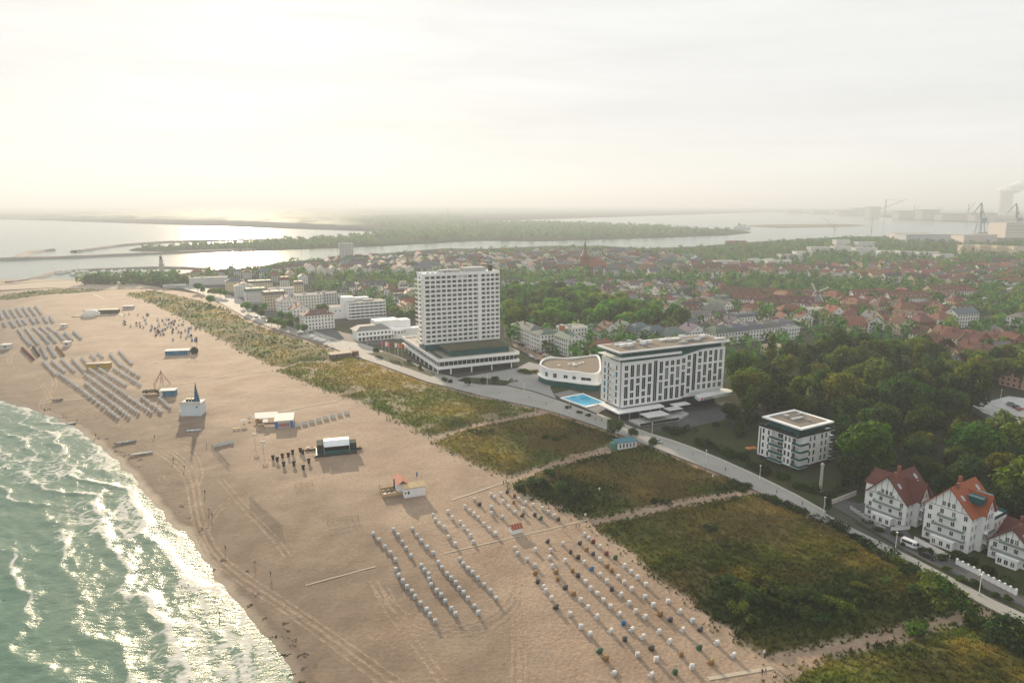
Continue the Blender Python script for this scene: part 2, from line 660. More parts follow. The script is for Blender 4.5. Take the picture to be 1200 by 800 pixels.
# ------------------------------------------------------------------ sea
def water_material(name, deep, rough, bumps, foam=False):
    m, nt, b = nodemat(name)
    N, L = nt.nodes, nt.links
    geo = N.new('ShaderNodeNewGeometry')
    b.inputs['IOR'].default_value = 1.33
    b.inputs['Specular IOR Level'].default_value = 0.10 if foam else 0.5
    b.inputs['Roughness'].default_value = rough
    prev = None
    for sc, st, dist, stretch in bumps:
        mp = N.new('ShaderNodeMapping')
        mp.inputs['Rotation'].default_value = (0, 0, R(-32))
        mp.inputs['Scale'].default_value = (sc, sc * stretch, sc)
        L.new(geo.outputs['Position'], mp.inputs['Vector'])
        n = N.new('ShaderNodeTexNoise')
        n.inputs['Scale'].default_value = 1.0
        n.inputs['Detail'].default_value = 4
        n.inputs['Roughness'].default_value = 0.6
        L.new(mp.outputs['Vector'], n.inputs['Vector'])
        bp = N.new('ShaderNodeBump')
        bp.inputs['Strength'].default_value = st
        bp.inputs['Distance'].default_value = dist
        L.new(n.outputs['Fac'], bp.inputs['Height'])
        if prev:
            L.new(prev, bp.inputs['Normal'])
        prev = bp.outputs['Normal']
    L.new(prev, b.inputs['Normal'])
    if not foam:
        b.inputs['Base Color'].default_value = (*deep, 1)
        return m
    at = N.new('ShaderNodeAttribute'); at.attribute_name = 'foam'
    sh = N.new('ShaderNodeAttribute'); sh.attribute_name = 'shallow'
    mx = N.new('ShaderNodeMix'); mx.data_type = 'RGBA'
    mx.inputs['A'].default_value = (*deep, 1)
    mx.inputs['B'].default_value = (0.19, 0.25, 0.19, 1)
    L.new(sh.outputs['Fac'], mx.inputs['Factor'])
    # break the foam into lace
    nz = N.new('ShaderNodeTexNoise')
    nz.inputs['Scale'].default_value = 0.9
    nz.inputs['Detail'].default_value = 7
    nz.inputs['Roughness'].default_value = 0.7
    L.new(geo.outputs['Position'], nz.inputs['Vector'])
    ad = N.new('ShaderNodeMath'); ad.operation = 'ADD'
    L.new(at.outputs['Fac'], ad.inputs[0]); L.new(nz.outputs['Fac'], ad.inputs[1])
    th = N.new('ShaderNodeMapRange')
    th.interpolation_type = 'SMOOTHSTEP'
    th.inputs['From Min'].default_value = 0.80
    th.inputs['From Max'].default_value = 1.26
    L.new(ad.outputs[0], th.inputs['Value'])
    m2 = N.new('ShaderNodeMix'); m2.data_type = 'RGBA'
    L.new(th.outputs['Result'], m2.inputs['Factor'])
    L.new(mx.outputs['Result'], m2.inputs['A'])
    m2.inputs['B'].default_value = (0.60, 0.59, 0.55, 1)
    L.new(m2.outputs['Result'], b.inputs['Base Color'])
    rr = N.new('ShaderNodeMapRange')
    rr.inputs['To Min'].default_value = rough; rr.inputs['To Max'].default_value = 0.75
    L.new(th.outputs['Result'], rr.inputs['Value'])
    L.new(rr.outputs['Result'], b.inputs['Roughness'])
    return m


M_SURF = water_material('surf_water', (0.055, 0.175, 0.130), 0.20, [(0.35, 0.35, 0.6, 2.2), (1.4, 0.5, 0.14, 1.8), (4.5, 0.3, 0.05, 1.2)], foam=True)
M_SEA = water_material('open_water', (0.02, 0.09, 0.075), 0.16, [(0.05, 0.22, 1.2, 2.5), (0.4, 0.35, 0.3, 1.5)])


def make_surf():
    xs = np.arange(-345, 30, 0.62)
    ys = np.arange(96, 420, 0.6)
    X, Y = np.meshgrid(xs, ys)
    t = -shore_t(X, Y)
    keep = (t > -9) & (X > -0.90 * Y - 25) & (t < 190)
    # coordinates: a runs along the shore, t away from it
    a = X * -0.62 + Y * 0.78
    warp = (fbm(a / 45, t / 60, 61, 3) - 0.5) * 34 + (fbm(a / 13, t / 22, 67, 3) - 0.5) * 9
    lam = 14.0
    ph = (t + warp) / lam
    k = np.floor(ph)
    fr = ph - k
    brk = vnoise(a / 26.0 + k * 7.7, k * 3.1, 71)          # how broken this piece of this crest is
    brk2 = fbm(a / 5.0 + k * 3.3, t / 9 + k * 5.1, 73, 3)
    near = 1 - sstep(14, 62, t + (fbm(a / 40, t / 40, 63, 2) - .5) * 60)
    amp = 0.34 * sstep(-2, 8, t)
    crest = np.exp(-((fr - 0.5) / 0.13) ** 2)
    swell = np.cos((fr - 0.5) * 2 * np.pi)
    chop = (fbm((X * 0.8 + Y * 0.6) / 2.6, (X * -0.6 + Y * 0.8) / 5.0, 83, 4) - 0.5)
    Z = 0.05 + amp * (0.35 * swell + 0.8 * crest * (0.35 + brk)) + chop * 0.7 * sstep(0, 12, t)
    # foam: thin ragged lip on the crest, lace dragged out behind it, swash at the edge
    jit = (fbm(a / 2.2, t / 3.0, 87, 3) - .5) * .10
    thr = 0.52 - 0.34 * near
    on = sstep(thr, thr + 0.22, 0.72 * brk + 0.28 * brk2)
    lip = np.exp(-((fr + jit - 0.44) / 0.030) ** 2) * on
    trail = np.where(fr > 0.44, np.exp(-(fr - 0.44) / 0.34), 0) * sstep(thr + 0.02, thr + 0.25, 0.6 * brk + 0.4 * brk2) * 0.52

    def lacework(sc, seed):
        n1 = fbm(a / sc + warp * .05, t / (sc * .7), seed, 3)
        return sstep(.80, .97, 1 - np.abs(2 * n1 - 1))
    patch = sstep(.40, .58, fbm(a / 19, t / 13, 91, 3))
    lace = np.maximum(lacework(5.5, 93) * .60, lacework(2.6, 97) * .48) * (0.22 + 0.78 * near) * patch
    lam2 = 5.5
    p2 = (t + warp * .6) / lam2
    f2 = p2 - np.floor(p2)
    lip2 = np.exp(-((f2 - .5 + jit * 2) / .10) ** 2) * (1 - sstep(14, 34, t)) * sstep(.42, .60, fbm(a / 6 + np.floor(p2) * 3, np.floor(p2), 99, 2)) * .52
    edge = t + (fbm(a / 4, t / 6, 89, 3) - .5) * 5
    swash = np.exp(-((edge - 0.3) / 1.3) ** 2) * 0.46 + np.exp(-((edge - 4.5) / .8) ** 2) * .40
    foam = np.clip(np.maximum.reduce([lip * .80, lace, lip2, swash]) + trail * .6, 0, 1)
    shallow = np.clip(1 - sstep(5, 130, t + (fbm(a / 30, t / 30, 95, 3) - .5) * 60), 0, 1) * 0.9
    ids = np.full(X.shape, -1, np.int64)
    F = grid_faces(len(xs), len(ys))
    kf = keep.ravel()
    F = F[kf[F].all(1)]
    used = np.unique(F)
    remap = np.full(X.size, -1, np.int64)
    remap[used] = np.arange(len(used))
    V = np.stack([X, Y, Z], -1).reshape(-1, 3)[used]
    me = npmesh('surf', V, remap[F], M_SURF, smooth=True)
    addattr(me, 'foam', foam.ravel()[used])
    addattr(me, 'shallow', shallow.ravel()[used])
    O('sea', me, kind='structure')


make_surf()
# the open sea to the horizon
mb = MB()
mb.add([(-60000, -3000, -0.3), (60000, -3000, -0.3), (60000, 60000, -0.3), (-60000, 60000, -0.3)], [(0, 1, 2, 3)])
O('water', mb.mesh('open_sea', M_SEA), kind='structure')


# ------------------------------------------------------------------ land sheets
def sheet(name, poly, z, mat, kind='structure'):
    bm = bmesh.new()
    vs = [bm.verts.new((x, y, z)) for x, y in poly]
    f = bm.faces.new(vs)
    bmesh.ops.triangulate(bm, faces=[f])
    bm.normal_update()
    if sum(q.normal.z for q in bm.faces) < 0:
        bmesh.ops.reverse_faces(bm, faces=list(bm.faces))
    me = bpy.data.meshes.new(name)
    bm.to_mesh(me)
    bm.free()
    me.materials.append(mat)
    return O(name, me, kind=kind)


def ribbon(name, pts, w, z, mat, kind='structure', obj=True, zf=None, smooth=2):
    p = smooth_line(pts, smooth)
    n = len(p)
    V, F = [], []
    for i, (x, y) in enumerate(p):
        a, b = p[max(0, i - 1)], p[min(n - 1, i + 1)]
        dx, dy = b[0] - a[0], b[1] - a[1]
        L = math.hypot(dx, dy) or 1
        ww = w if not hasattr(w, '__len__') else w[0] + (w[1] - w[0]) * i / (n - 1)
        for sgn in (-.5, .5):
            X, Y = x - dy / L * ww * sgn, y + dx / L * ww * sgn
            V.append((X, Y, z if zf is None else bz(X, Y) + z))
    for i in range(n - 1):
        F.append((2 * i, 2 * i + 2, 2 * i + 3, 2 * i + 1))
    me = npmesh(name, V, np.array(F)[:, ::-1], mat)
    return O(name, me, kind=kind)


M_TOWN = MAT('town_ground', spec=0.0, col=(0.085, 0.083, 0.073), rough=0.9, var=0.35, scale=0.05, dirt=(0.045, 0.062, 0.022), dscale=0.02, damt=0.9)
M_LAWN = MAT('lawn', (0.032, 0.045, 0.014), rough=0.95, var=0.35, scale=0.25, dirt=(0.06, 0.06, 0.02), dscale=0.05, damt=0.5, bump=0.5, bscale=1.5)
M_FAR = MAT('far_land', (0.04, 0.06, 0.03), rough=0.95, var=0.4, scale=0.004, spec=0.0)
M_PAVE = MAT('promenade_paving', (0.34, 0.335, 0.31), rough=0.85, var=0.10, scale=0.9, dirt=(0.25, 0.24, 0.22), dscale=0.06, damt=0.5)
M_ASPH = MAT('asphalt', (0.085, 0.088, 0.092), rough=0.85, var=0.2, scale=0.5, dirt=(0.12, 0.12, 0.115), dscale=0.1, damt=0.6)
M_KERB = MAT('kerb_stone', (0.38, 0.37, 0.35), rough=0.85)
M_PATH = MAT('trodden_sand', (0.36, 0.30, 0.23), rough=0.95, var=0.15, scale=0.8, bump=0.4, bscale=1.2)

PROM_SEA = poly_px([(1330, 808), (1200, 732), (1152, 708), (1087, 673), (1016, 634), (983, 618), (889, 576), (862, 561), (800, 537), (710, 502), (647, 481), (600, 471), (555, 461), (500, 447), (448, 428), (412, 416), (388, 407), (360, 397), (326, 387), (290, 373), (260, 356), (235, 344), (205, 335)])
PROM_LAND = poly_px([(1330, 783), (1200, 719), (1165, 703), (1120, 679), (1068, 652), (1000, 619), (967, 601), (925, 577), (860, 546), (800, 521), (750, 506), (700, 486), (657, 470), (625, 459), (590, 451), (540, 444), (505, 434), (470, 419), (440, 408), (400, 393), (364, 380), (328, 368), (285, 351), (245, 338), (215, 331)])
MAIN = [(140, 60), (143, 120)] + [(x + 1, y) for x, y in PROM_SEA[1:-1]] + poly_px([(180, 336), (120, 338), (60, 336), (8, 333.5), (12, 332.5), (40, 330.5), (80, 328), (120, 326.5), (190, 324.5), (222, 319), (250, 316), (300, 313), (330, 307), (400, 302), (470, 295), (520, 291), (570, 291.5), (640, 288), (700, 288), (760, 291), (820, 288.5), (870, 284), (940, 280), (1000, 277), (1060, 277), (1110, 280), (1150, 272), (1300, 272)]) + [(2600, 1500), (2600, 60)]
sheet('ground', MAIN, 1.9, M_TOWN)

# far shores: the harbour spit, the wooded coast and the far side of the lagoon
SPIT = poly_px([(290, 293.5), (360, 290.5), (450, 287), (560, 281), (640, 281.5), (700, 279.5), (780, 277.3), (850, 275), (881, 272), (862, 268.5), (800, 267), (740, 265), (660, 261.5), (600, 260.5), (545, 259.5), (500, 264), (455, 271), (400, 278), (330, 281), (280, 283.5), (230, 286), (160, 290), (150, 292.5), (200, 294.5)])
sheet('far_shore', SPIT, 1.2, M_FAR)
HEATH = poly_px([(545, 259.5), (545, 254), (565, 250.5), (640, 247.5), (760, 245.5), (820, 245.2)]) + [(9000, 16000), (16000, 40000), (-34000, 40000)] + poly_px([(0, 243.5)]) + [(-9000, 9500)] + poly_px([(0, 256.3), (80, 256.5), (200, 257.2), (300, 259), (370, 261.5), (440, 267.5), (455, 271), (500, 264)])
sheet('far_shore', HEATH, 1.3, M_FAR)
PORT = poly_px([(820, 245.6), (890, 248), (960, 249.5), (1010, 252.5), (1060, 256.5), (1110, 259), (1200, 262)]) + [(4200, 3000), (30000, 6000), (30000, 40000), (16000, 40000), (9000, 16000)]
sheet('far_shore', PORT, 1.4, M_FAR)
sheet('island', poly_px([(870, 264.0), (900, 262.8), (990, 262.3), (1016, 264), (990, 265.2), (915, 266.5)]), 0.9, MAT('reed_bank', (0.12, 0.12, 0.05), rough=0.95, var=0.3, scale=0.02))

# breakwaters of the harbour mouth: long rubble mounds
M_RUBBLE = MAT('rubble_stone', (0.16, 0.15, 0.14), rough=0.9, var=0.4, scale=0.3, bump=0.6, bscale=0.5)


def mole(label, pts, w, h):
    p = smooth_line(poly_px(pts, 0.5), 2)
    n = len(p)
    V, F = [], []
    for i, (x, y) in enumerate(p):
        a, b = p[max(0, i - 1)], p[min(n - 1, i + 1)]
        dx, dy = b[0] - a[0], b[1] - a[1]
        L = math.hypot(dx, dy) or 1
        for sgn, zz in ((-.5, -1), (-.25, h), (.25, h), (.5, -1)):
            j = 1 + 0.35 * (random.random() - .5)
            V.append((x - dy / L * w * sgn * j, y + dx / L * w * sgn * j, zz * j))
    for i in range(n - 1):
        for k in range(3):
            F.append((4 * i + k, 4 * i + k + 1, 4 * i + 5 + k, 4 * i + 4 + k))
    o = O('breakwater', npmesh('breakwater', V, F, M_RUBBLE))
    tag(o, label, 'breakwater')


mole('long low stone breakwater running straight across the harbour mouth', [(-30, 305), (60, 302.5), (130, 299.5), (200, 296.5), (300, 293)], 26, 4.0)
mole('short curved breakwater arm branching off the long mole', [(18, 303), (28, 298), (45, 294.5), (62, 293)], 20, 4.0)
mole('curved marina breakwater sweeping out towards the sea bay', [(86, 295), (110, 292), (140, 287.5), (190, 284), (250, 282.5), (330, 281)], 22, 4.0)
mole('stone mole ending at the near harbour entrance beyond the beach', [(8, 331.5), (30, 329), (50, 324), (62, 319.5), (100, 316.5), (150, 314.5), (200, 313.5), (245, 315.5)], 14, 2.6)

# promenade, its kerb and the low land-side wall
sheet('promenade', PROM_SEA + PROM_LAND[::-1], 2.06, M_PAVE)


def wall_line(name, pts, z0, z1, th, mat, label, cat):
    p = smooth_line(pts, 1)
    n = len(p)
    V, F = [], []
    for i, (x, y) in enumerate(p):
        a, b = p[max(0, i - 1)], p[min(n - 1, i + 1)]
        dx, dy = b[0] - a[0], b[1] - a[1]
        L = math.hypot(dx, dy) or 1
        nx, ny = -dy / L * th / 2, dx / L * th / 2
        V += [(x - nx, y - ny, z0), (x - nx, y - ny, z1), (x + nx, y + ny, z1), (x + nx, y + ny, z0)]
    for i in range(n - 1):
        for k in range(3):
            F.append((4 * i + k, 4 * i + k + 1, 4 * i + 5 + k, 4 * i + 4 + k))
    F += [(0, 3, 2, 1), (4 * n - 4, 4 * n - 3, 4 * n - 2, 4 * n - 1)]
    o = O(name, npmesh(name, V, F, mat))
    if label:
        tag(o, label, cat)
    else:
        o['kind'] = 'structure'
    return o


wall_line('promenade_kerb', PROM_SEA[:13], 1.8, 2.22, 0.5, M_KERB, None, None)
wall_line('boundary_wall', PROM_LAND[6:12], 1.8, 2.9, 0.35, MAT('pale_wall', (0.5, 0.48, 0.43), rough=0.85), 'low pale wall along the land side of the promenade', 'wall')
# forecourt between the tower hotel and the wave-fronted hotel, hotel drive and villa street
sheet('forecourt', poly_px([(533, 443.5), (590, 450), (625, 458), (652, 467), (645, 455), (646, 440), (640, 429), (620, 424), (606, 431)]), 2.075, MAT('forecourt_paving', (0.30, 0.30, 0.29), rough=0.85, var=0.12, dirt=(0.22, 0.22, 0.21), dscale=0.08))
sheet('road', poly_px([(640, 427), (655, 421), (606, 400), (599, 404)]), 2.09, MAT('clinker_road', (0.21, 0.155, 0.115), rough=0.9, var=0.15, scale=1.5))
sheet('road', poly_px([(800, 502), (846, 494), (870, 474), (850, 470), (770, 484)]), 2.095, M_ASPH)
sheet('road', poly_px([(1340, 775), (1200, 712), (1100, 664), (1061, 645), (1000, 607), (962, 586), (985, 584), (1006, 590), (1040, 586), (1062, 590), (1050, 600), (1071, 634), (1120, 660), (1190, 696), (1340, 762)]), 2.11, M_ASPH)
sheet('road', poly_px([(300, 368), (340, 378), (400, 399), (440, 404), (455, 401), (400, 389), (330, 367), (290, 349), (275, 340), (270, 342), (285, 353)]), 2.10, M_ASPH)
sheet('verge', poly_px([(1200, 717), (1120, 677), (1068, 650), (1003, 613), (1003, 609), (1061, 646), (1100, 665), (1200, 713)]), 2.16, M_LAWN)
sheet('lawn', poly_px([(760, 506), (800, 518), (860, 544), (925, 574), (964, 598), (1000, 580), (1000, 550), (985, 530), (890, 495), (860, 490), (800, 502)]), 2.12, M_LAWN)
sheet('lawn', poly_px([(1000, 585), (1030, 560), (1120, 560), (1340, 640), (1340, 758), (1190, 693), (1120, 657), (1075, 632)]), 2.105, M_LAWN)

sheet('forest_floor', poly_px([(850, 500), (862, 446), (900, 428), (1060, 420), (1130, 440), (1290, 446), (1340, 640), (1230, 632), (1120, 572), (1010, 560), (985, 540), (930, 512)]), 2.135, MAT('leaf_litter', (0.03, 0.032, 0.014), rough=0.95, var=0.4, scale=0.4))
sheet('forest_floor', poly_px([(590, 396), (640, 389), (690, 390), (775, 396), (812, 390), (790, 376), (700, 352), (640, 343), (594, 342)]), 2.13, MATS['leaf_litter'])
sheet('lawn', poly_px([(535, 446), (560, 450), (592, 452), (600, 447), (580, 444), (545, 442)]), 2.14, M_LAWN)
sheet('lawn', poly_px([(430, 414), (455, 424), (480, 432), (505, 441), (512, 440), (480, 424), (450, 412)]), 2.15, M_LAWN)

sheet('beach_end', poly_px([(-40, 342), (8, 333.6), (40, 330.8), (80, 328.4), (118, 327), (150, 331), (190, 337), (120, 339), (60, 337)]), 1.97, M_PATH)
# ------------------------------------------------------------------ dunes
DUNES = [
    # polygon, crest height, (gold, olive, brown, dark, light) weights, tuft density per m2
    ('fore', [(925, 800), (985, 769), (1060, 748), (1140, 727), (1170, 720), (1215, 742), (1340, 815), (1340, 900), (900, 900)], 2.2, (.5, 1.3, .3, .7, .8), 1.6),
    ('near', [(700, 614), (730, 605), (800, 592), (888, 580), (930, 600), (983, 623), (1016, 640), (1087, 680), (1140, 710), (1090, 722), (1030, 738), (960, 756), (905, 770), (880, 748), (850, 728), (800, 692), (750, 650), (722, 630)], 2.8, (.5, 1.0, 1.0, 1.0, .35), 1.5),
    ('mid', [(604, 564), (640, 549), (700, 534), (745, 520), (800, 541), (862, 565), (884, 576), (850, 580), (790, 588), (740, 598), (705, 607), (680, 602), (650, 590), (622, 577)], 2.6, (.35, .7, 1.3, 1.0, .3), 1.0),
    ('court', [(512, 517), (545, 503), (590, 493), (645, 484), (700, 503), (726, 516), (690, 526), (640, 541), (600, 556), (575, 548), (545, 535)], 2.3, (.6, .8, 1.2, .3, .7), 0.9),
    ('west', [(328, 433), (345, 424), (385, 421), (410, 416), (440, 428), (500, 450), (555, 464), (600, 474), (632, 481), (600, 489), (555, 496), (510, 510), (490, 502), (462, 487), (420, 468), (372, 451)], 2.3, (.5, .7, .5, .2, 1.0), 0.55),
    ('far', [(148, 344), (180, 341), (225, 350), (258, 360), (290, 377), (326, 391), (388, 411), (386, 420), (345, 424), (328, 430), (292, 414), (250, 391), (210, 370), (175, 353)], 2.2, (.8, .8, .35, .25, 1.0), 0.16),
    ('end', [(-30, 352), (20, 343), (60, 339), (110, 338), (112, 341), (60, 344), (20, 349)], 1.5, (.3, .9, .3, .5, .9), 0.06),
]
PAL = np.array([(0.23, 0.17, 0.036), (0.066, 0.072, 0.012), (0.080, 0.057, 0.017), (0.015, 0.032, 0.006), (0.082, 0.122, 0.018)])
PATHS = [poly_px(p) for p in (
    [(505, 512), (560, 497), (640, 481), (700, 466)],
    [(598, 561), (640, 546), (700, 529), (745, 518), (762, 512)],
    [(690, 612), (740, 601), (800, 588), (850, 580), (890, 574)],
    [(905, 777), (960, 762), (1040, 744), (1100, 728), (1150, 716)],
    [(385, 423), (350, 424), (330, 431), (250, 440)],
)]


def dune_mix(x, y, w):
    """palette weights of a point of the dunes"""
    u, v = PX(x, y, 3.0)
    n = [fbm(x / 16 + 9 * k, y / 16 - 5 * k, 101 + k, 4) for k in range(5)]
    W = np.stack([np.full(x.shape, wk) * np.exp((nk - 0.5) * 9) for wk, nk in zip(w, n)], -1)

    def boost(k, cu, cv, ru, rv, a):
        g = np.exp(-(((u - cu) / ru) ** 2 + ((v - cv) / rv) ** 2))
        W[..., k] += a * g
    boost(0, 435, 438, 58, 12, 22)       # ochre field below the tower hotel
    boost(2, 660, 512, 60, 18, 9); boost(2, 760, 560, 80, 18, 9)
    boost(3, 660, 578, 45, 14, 16)                                       # dark scrub at the seaward rim
    boost(3, 920, 700, 80, 26, 16); boost(3, 1010, 710, 60, 22, 12)
    boost(3, 830, 665, 50, 30, 3); boost(4, 760, 620, 40, 20, 5); boost(2, 880, 615, 90, 22, 6)
    boost(0, 900, 597, 110, 7, 6); boost(0, 990, 648, 60, 18, 5); boost(0, 1050, 690, 30, 14, 4); boost(0, 830, 560, 40, 5, 4)
    boost(0, 545, 528, 40, 14, 4); boost(4, 470, 475, 60, 14, 9); boost(0, 520, 478, 50, 8, 6); boost(4, 350, 440, 40, 8, 5)
    boost(0, 1000, 775, 60, 14, 1.5); boost(2, 1090, 785, 60, 18, 1.5); boost(4, 990, 790, 40, 14, 3)
    return W / W.sum(-1, keepdims=True)


def dune_h(x, y, poly, h):
    d = dist_line(x, y, poly, True)
    ins = inside(x, y, poly)
    d = np.where(ins, d, -d) + (fbm(x / 6, y / 6, 55, 3) - 0.5) * 4.5 + 2.6
    for p in PATHS:
        d = np.minimum(d, dist_line(x, y, p) - 1.2)
    z = 1.45 + h * sstep(0, 11, d) * (0.62 + 0.8 * (fbm(x / 18, y / 18, 57, 4) - 0.2)) * 0.9 + 0.25 * (fbm(x / 2.5, y / 2.5, 59, 3) - 0.5) * sstep(0, 3, d)
    z = np.where(d < 0, 1.45 + 0.35 * d, z)
    return z, d


def veg_material():
    m, nt, b = nodemat('dune_turf')
    N, L = nt.nodes, nt.links
    at = N.new('ShaderNodeAttribute'); at.attribute_name = 'tint'
    geo = N.new('ShaderNodeNewGeometry')
    nz = N.new('ShaderNodeTexNoise'); nz.inputs['Scale'].default_value = 1.4; nz.inputs['Detail'].default_value = 7; nz.inputs['Roughness'].default_value = 0.7
    L.new(geo.outputs['Position'], nz.inputs['Vector'])
    mr = N.new('ShaderNodeMapRange'); mr.inputs['From Min'].default_value = 0.3; mr.inputs['From Max'].default_value = 0.7
    mr.inputs['To Min'].default_value = 0.6; mr.inputs['To Max'].default_value = 1.4
    L.new(nz.outputs['Fac'], mr.inputs['Value'])
    hs = N.new('ShaderNodeHueSaturation')
    L.new(at.outputs['Color'], hs.inputs['Color']); L.new(mr.outputs['Result'], hs.inputs['Value'])
    L.new(hs.outputs['Color'], b.inputs['Base Color'])
    b.inputs['Roughness'].default_value = 0.95
    b.inputs['Specular IOR Level'].default_value = 0.1
    bp = N.new('ShaderNodeBump'); bp.inputs['Strength'].default_value = 0.8; bp.inputs['Distance'].default_value = 0.25
    L.new(nz.outputs['Fac'], bp.inputs['Height']); L.new(bp.outputs['Normal'], b.inputs['Normal'])
    return m


def blade_material(name, translucent=0.35, attr='tint', rnd=0.0, base=None):
    m, nt, b = nodemat(name)
    N, L = nt.nodes, nt.links
    if base is None:
        at = N.new('ShaderNodeAttribute'); at.attribute_name = attr
        col = at.outputs['Color']
    else:
        # crown: fixed leaf colour, shifted per tree and per clump
        at = N.new('ShaderNodeAttribute'); at.attribute_name = attr
        oi = N.new('ShaderNodeObjectInfo')
        hs = N.new('ShaderNodeHueSaturation')
        L.new(oi.outputs['Color'], hs.inputs['Color'])
        mr = N.new('ShaderNodeMapRange'); mr.inputs['To Min'].default_value = 0.30; mr.inputs['To Max'].default_value = 1.65  # wide clump contrast puts shade inside the crown into the leaf colour
        L.new(at.outputs['Fac'], mr.inputs['Value'])
        L.new(mr.outputs['Result'], hs.inputs['Value'])
        hu = N.new('ShaderNodeMapRange'); hu.inputs['To Min'].default_value = 0.515; hu.inputs['To Max'].default_value = 0.475
        L.new(at.outputs['Fac'], hu.inputs['Value'])
        L.new(hu.outputs['Result'], hs.inputs['Hue'])
        col = hs.outputs['Color']
    b.inputs['Roughness'].default_value = 0.7
    b.inputs['Specular IOR Level'].default_value = 0.15
    L.new(col, b.inputs['Base Color'])
    tr = N.new('ShaderNodeBsdfTranslucent')
    g = N.new('ShaderNodeHueSaturation'); g.inputs['Value'].default_value = 1.5; g.inputs['Saturation'].default_value = 1.15
    L.new(col, g.inputs['Color']); L.new(g.outputs['Color'], tr.inputs['Color'])
    mx = N.new('ShaderNodeMixShader'); mx.inputs['Fac'].default_value = translucent
    L.new(b.outputs['BSDF'], mx.inputs[1]); L.new(tr.outputs['BSDF'], mx.inputs[2])
    L.new(mx.outputs['Shader'], nt.nodes['Material Output'].inputs['Surface'])
    return m


M_TURF = veg_material()
M_BLADE = blade_material('dune_grass')


def make_dunes():
    TV, TF, TC = [], [], []
    off = 0
    for name, pp, h, w, dens in DUNES:
        poly = poly_px(pp, 2.0)
        P = np.array(poly)
        lo, hi = P.min(0) - 8, P.max(0) + 8
        step = 1.3 if dens > 0.4 else 4.0
        xs, ys = np.arange(lo[0], hi[0], step), np.arange(max(lo[1], 60), hi[1], step)
        X, Y = np.meshgrid(xs, ys)
        Z, d = dune_h(X, Y, poly, h)
        W = dune_mix(X, Y, w)
        C = W @ PAL
        # bare sand shows at the rims and in blow-outs
        bare = np.maximum(1 - sstep(0.2, 3.0, d), sstep(0.60, 0.70, fbm(X / 9, Y / 9, 77, 4)) * (0.62 if name == 'west' else 0.4 if name == 'far' else 0.06))
        sand = np.array([0.36, 0.29, 0.21])
        C = C * (1 - bare[..., None]) + sand * bare[..., None]
        keep = (d > -4).ravel()
        F = grid_faces(len(xs), len(ys))
        F = F[keep[F].all(1)]
        used = np.unique(F)
        rm = np.full(X.size, -1, np.int64)
        rm[used] = np.arange(len(used))
        V = np.stack([X, Y, Z], -1).reshape(-1, 3)[used]
        O('dune', npmesh('dune', V, rm[F], M_TURF, smooth=True, colors=C.reshape(-1, 3)[used]), kind='structure')
        # marram tufts
        area = abs(sum(poly[i][0] * poly[(i + 1) % len(poly)][1] - poly[(i + 1) % len(poly)][0] * poly[i][1] for i in range(len(poly)))) / 2
        n = int(area * dens)
        n = min(n, 26000)
        x = RNG.uniform(lo[0], hi[0], n * 3)
        y = RNG.uniform(max(lo[1], 60), hi[1], n * 3)
        ok = inside(x, y, poly) | (dist_line(x, y, poly, True) < 6)
        x, y = x[ok][:int(n * 1.15)], y[ok][:int(n * 1.15)]
        z, d = dune_h(x, y, poly, h)
        Wt = dune_mix(x, y, w)
        bare = sstep(0.60, 0.70, fbm(x / 9, y / 9, 77, 4)) * (0.62 if name == 'west' else 0.4 if name == 'far' else 0.06)
        ok = ((d > 0.3) | (RNG.random(len(x)) < 0.30 * np.exp(np.minimum(d, 0) / 1.6))) & (RNG.random(len(x)) > bare)
        z = np.where(d < 0.3, np.maximum(z, beach_z(x, y)), z)
        for q in PATHS:
            ok &= dist_line(x, y, q) > 1.0
        ok &= ~inside(x, y, PROM_SEA + PROM_LAND[::-1])
        x, y, z, Wt = x[ok], y[ok], z[ok], Wt[ok]
        n = len(x)
        c = (Wt ** 1.5)
        c = c / c.sum(-1, keepdims=True) @ PAL
        c = c * RNG.uniform(*((0.85, 1.2) if name in ('west', 'far') else (0.65, 1.45)), (n, 1)) * np.stack([RNG.uniform(.9, 1.1, n), np.ones(n), RNG.uniform(.8, 1.2, n)], -1)
        hgt = (0.22 + 0.45 * Wt[:, 0] + 0.75 * Wt[:, 4] + 0.85 * Wt[:, 3] + 0.25 * Wt[:, 1]) * RNG.uniform(0.6, 1.3, n)
        rad = 0.28 + 0.35 * hgt
        if dens < 0.4:
            hgt *= 1.5; rad *= 2.0
        nb = 6
        for k in range(nb):
            an = RNG.uniform(0, 2 * np.pi, n)
            r0 = rad * RNG.uniform(0.0, 0.7, n)
            bx, by = x + r0 * np.cos(an), y + r0 * np.sin(an)
            lean = rad * RNG.uniform(0.3, 1.0, n)
            tx, ty = bx + lean * np.cos(an) + 0.15 * hgt, by + lean * np.sin(an)
            wd = rad * RNG.uniform(0.28, 0.5, n)
            px_, py_ = -np.sin(an) * wd, np.cos(an) * wd
            v = np.empty((n, 3, 3))
            v[:, 0] = np.stack([bx + px_, by + py_, z - 0.06], -1)
            v[:, 1] = np.stack([bx - px_, by - py_, z - 0.06], -1)
            v[:, 2] = np.stack([tx, ty, z + hgt * RNG.uniform(0.7, 1.1, n)], -1)
            TV.append(v.reshape(-1, 3))
            TF.append(np.arange(3 * n).reshape(-1, 3) + off)
            off += 3 * n
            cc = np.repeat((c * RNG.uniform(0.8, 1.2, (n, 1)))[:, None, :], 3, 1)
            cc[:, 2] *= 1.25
            TC.append(cc.reshape(-1, 3))
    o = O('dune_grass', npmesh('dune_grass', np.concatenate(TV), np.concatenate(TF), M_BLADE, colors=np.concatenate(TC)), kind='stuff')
    o['label'] = 'olive and ochre marram grass growing over the dunes'


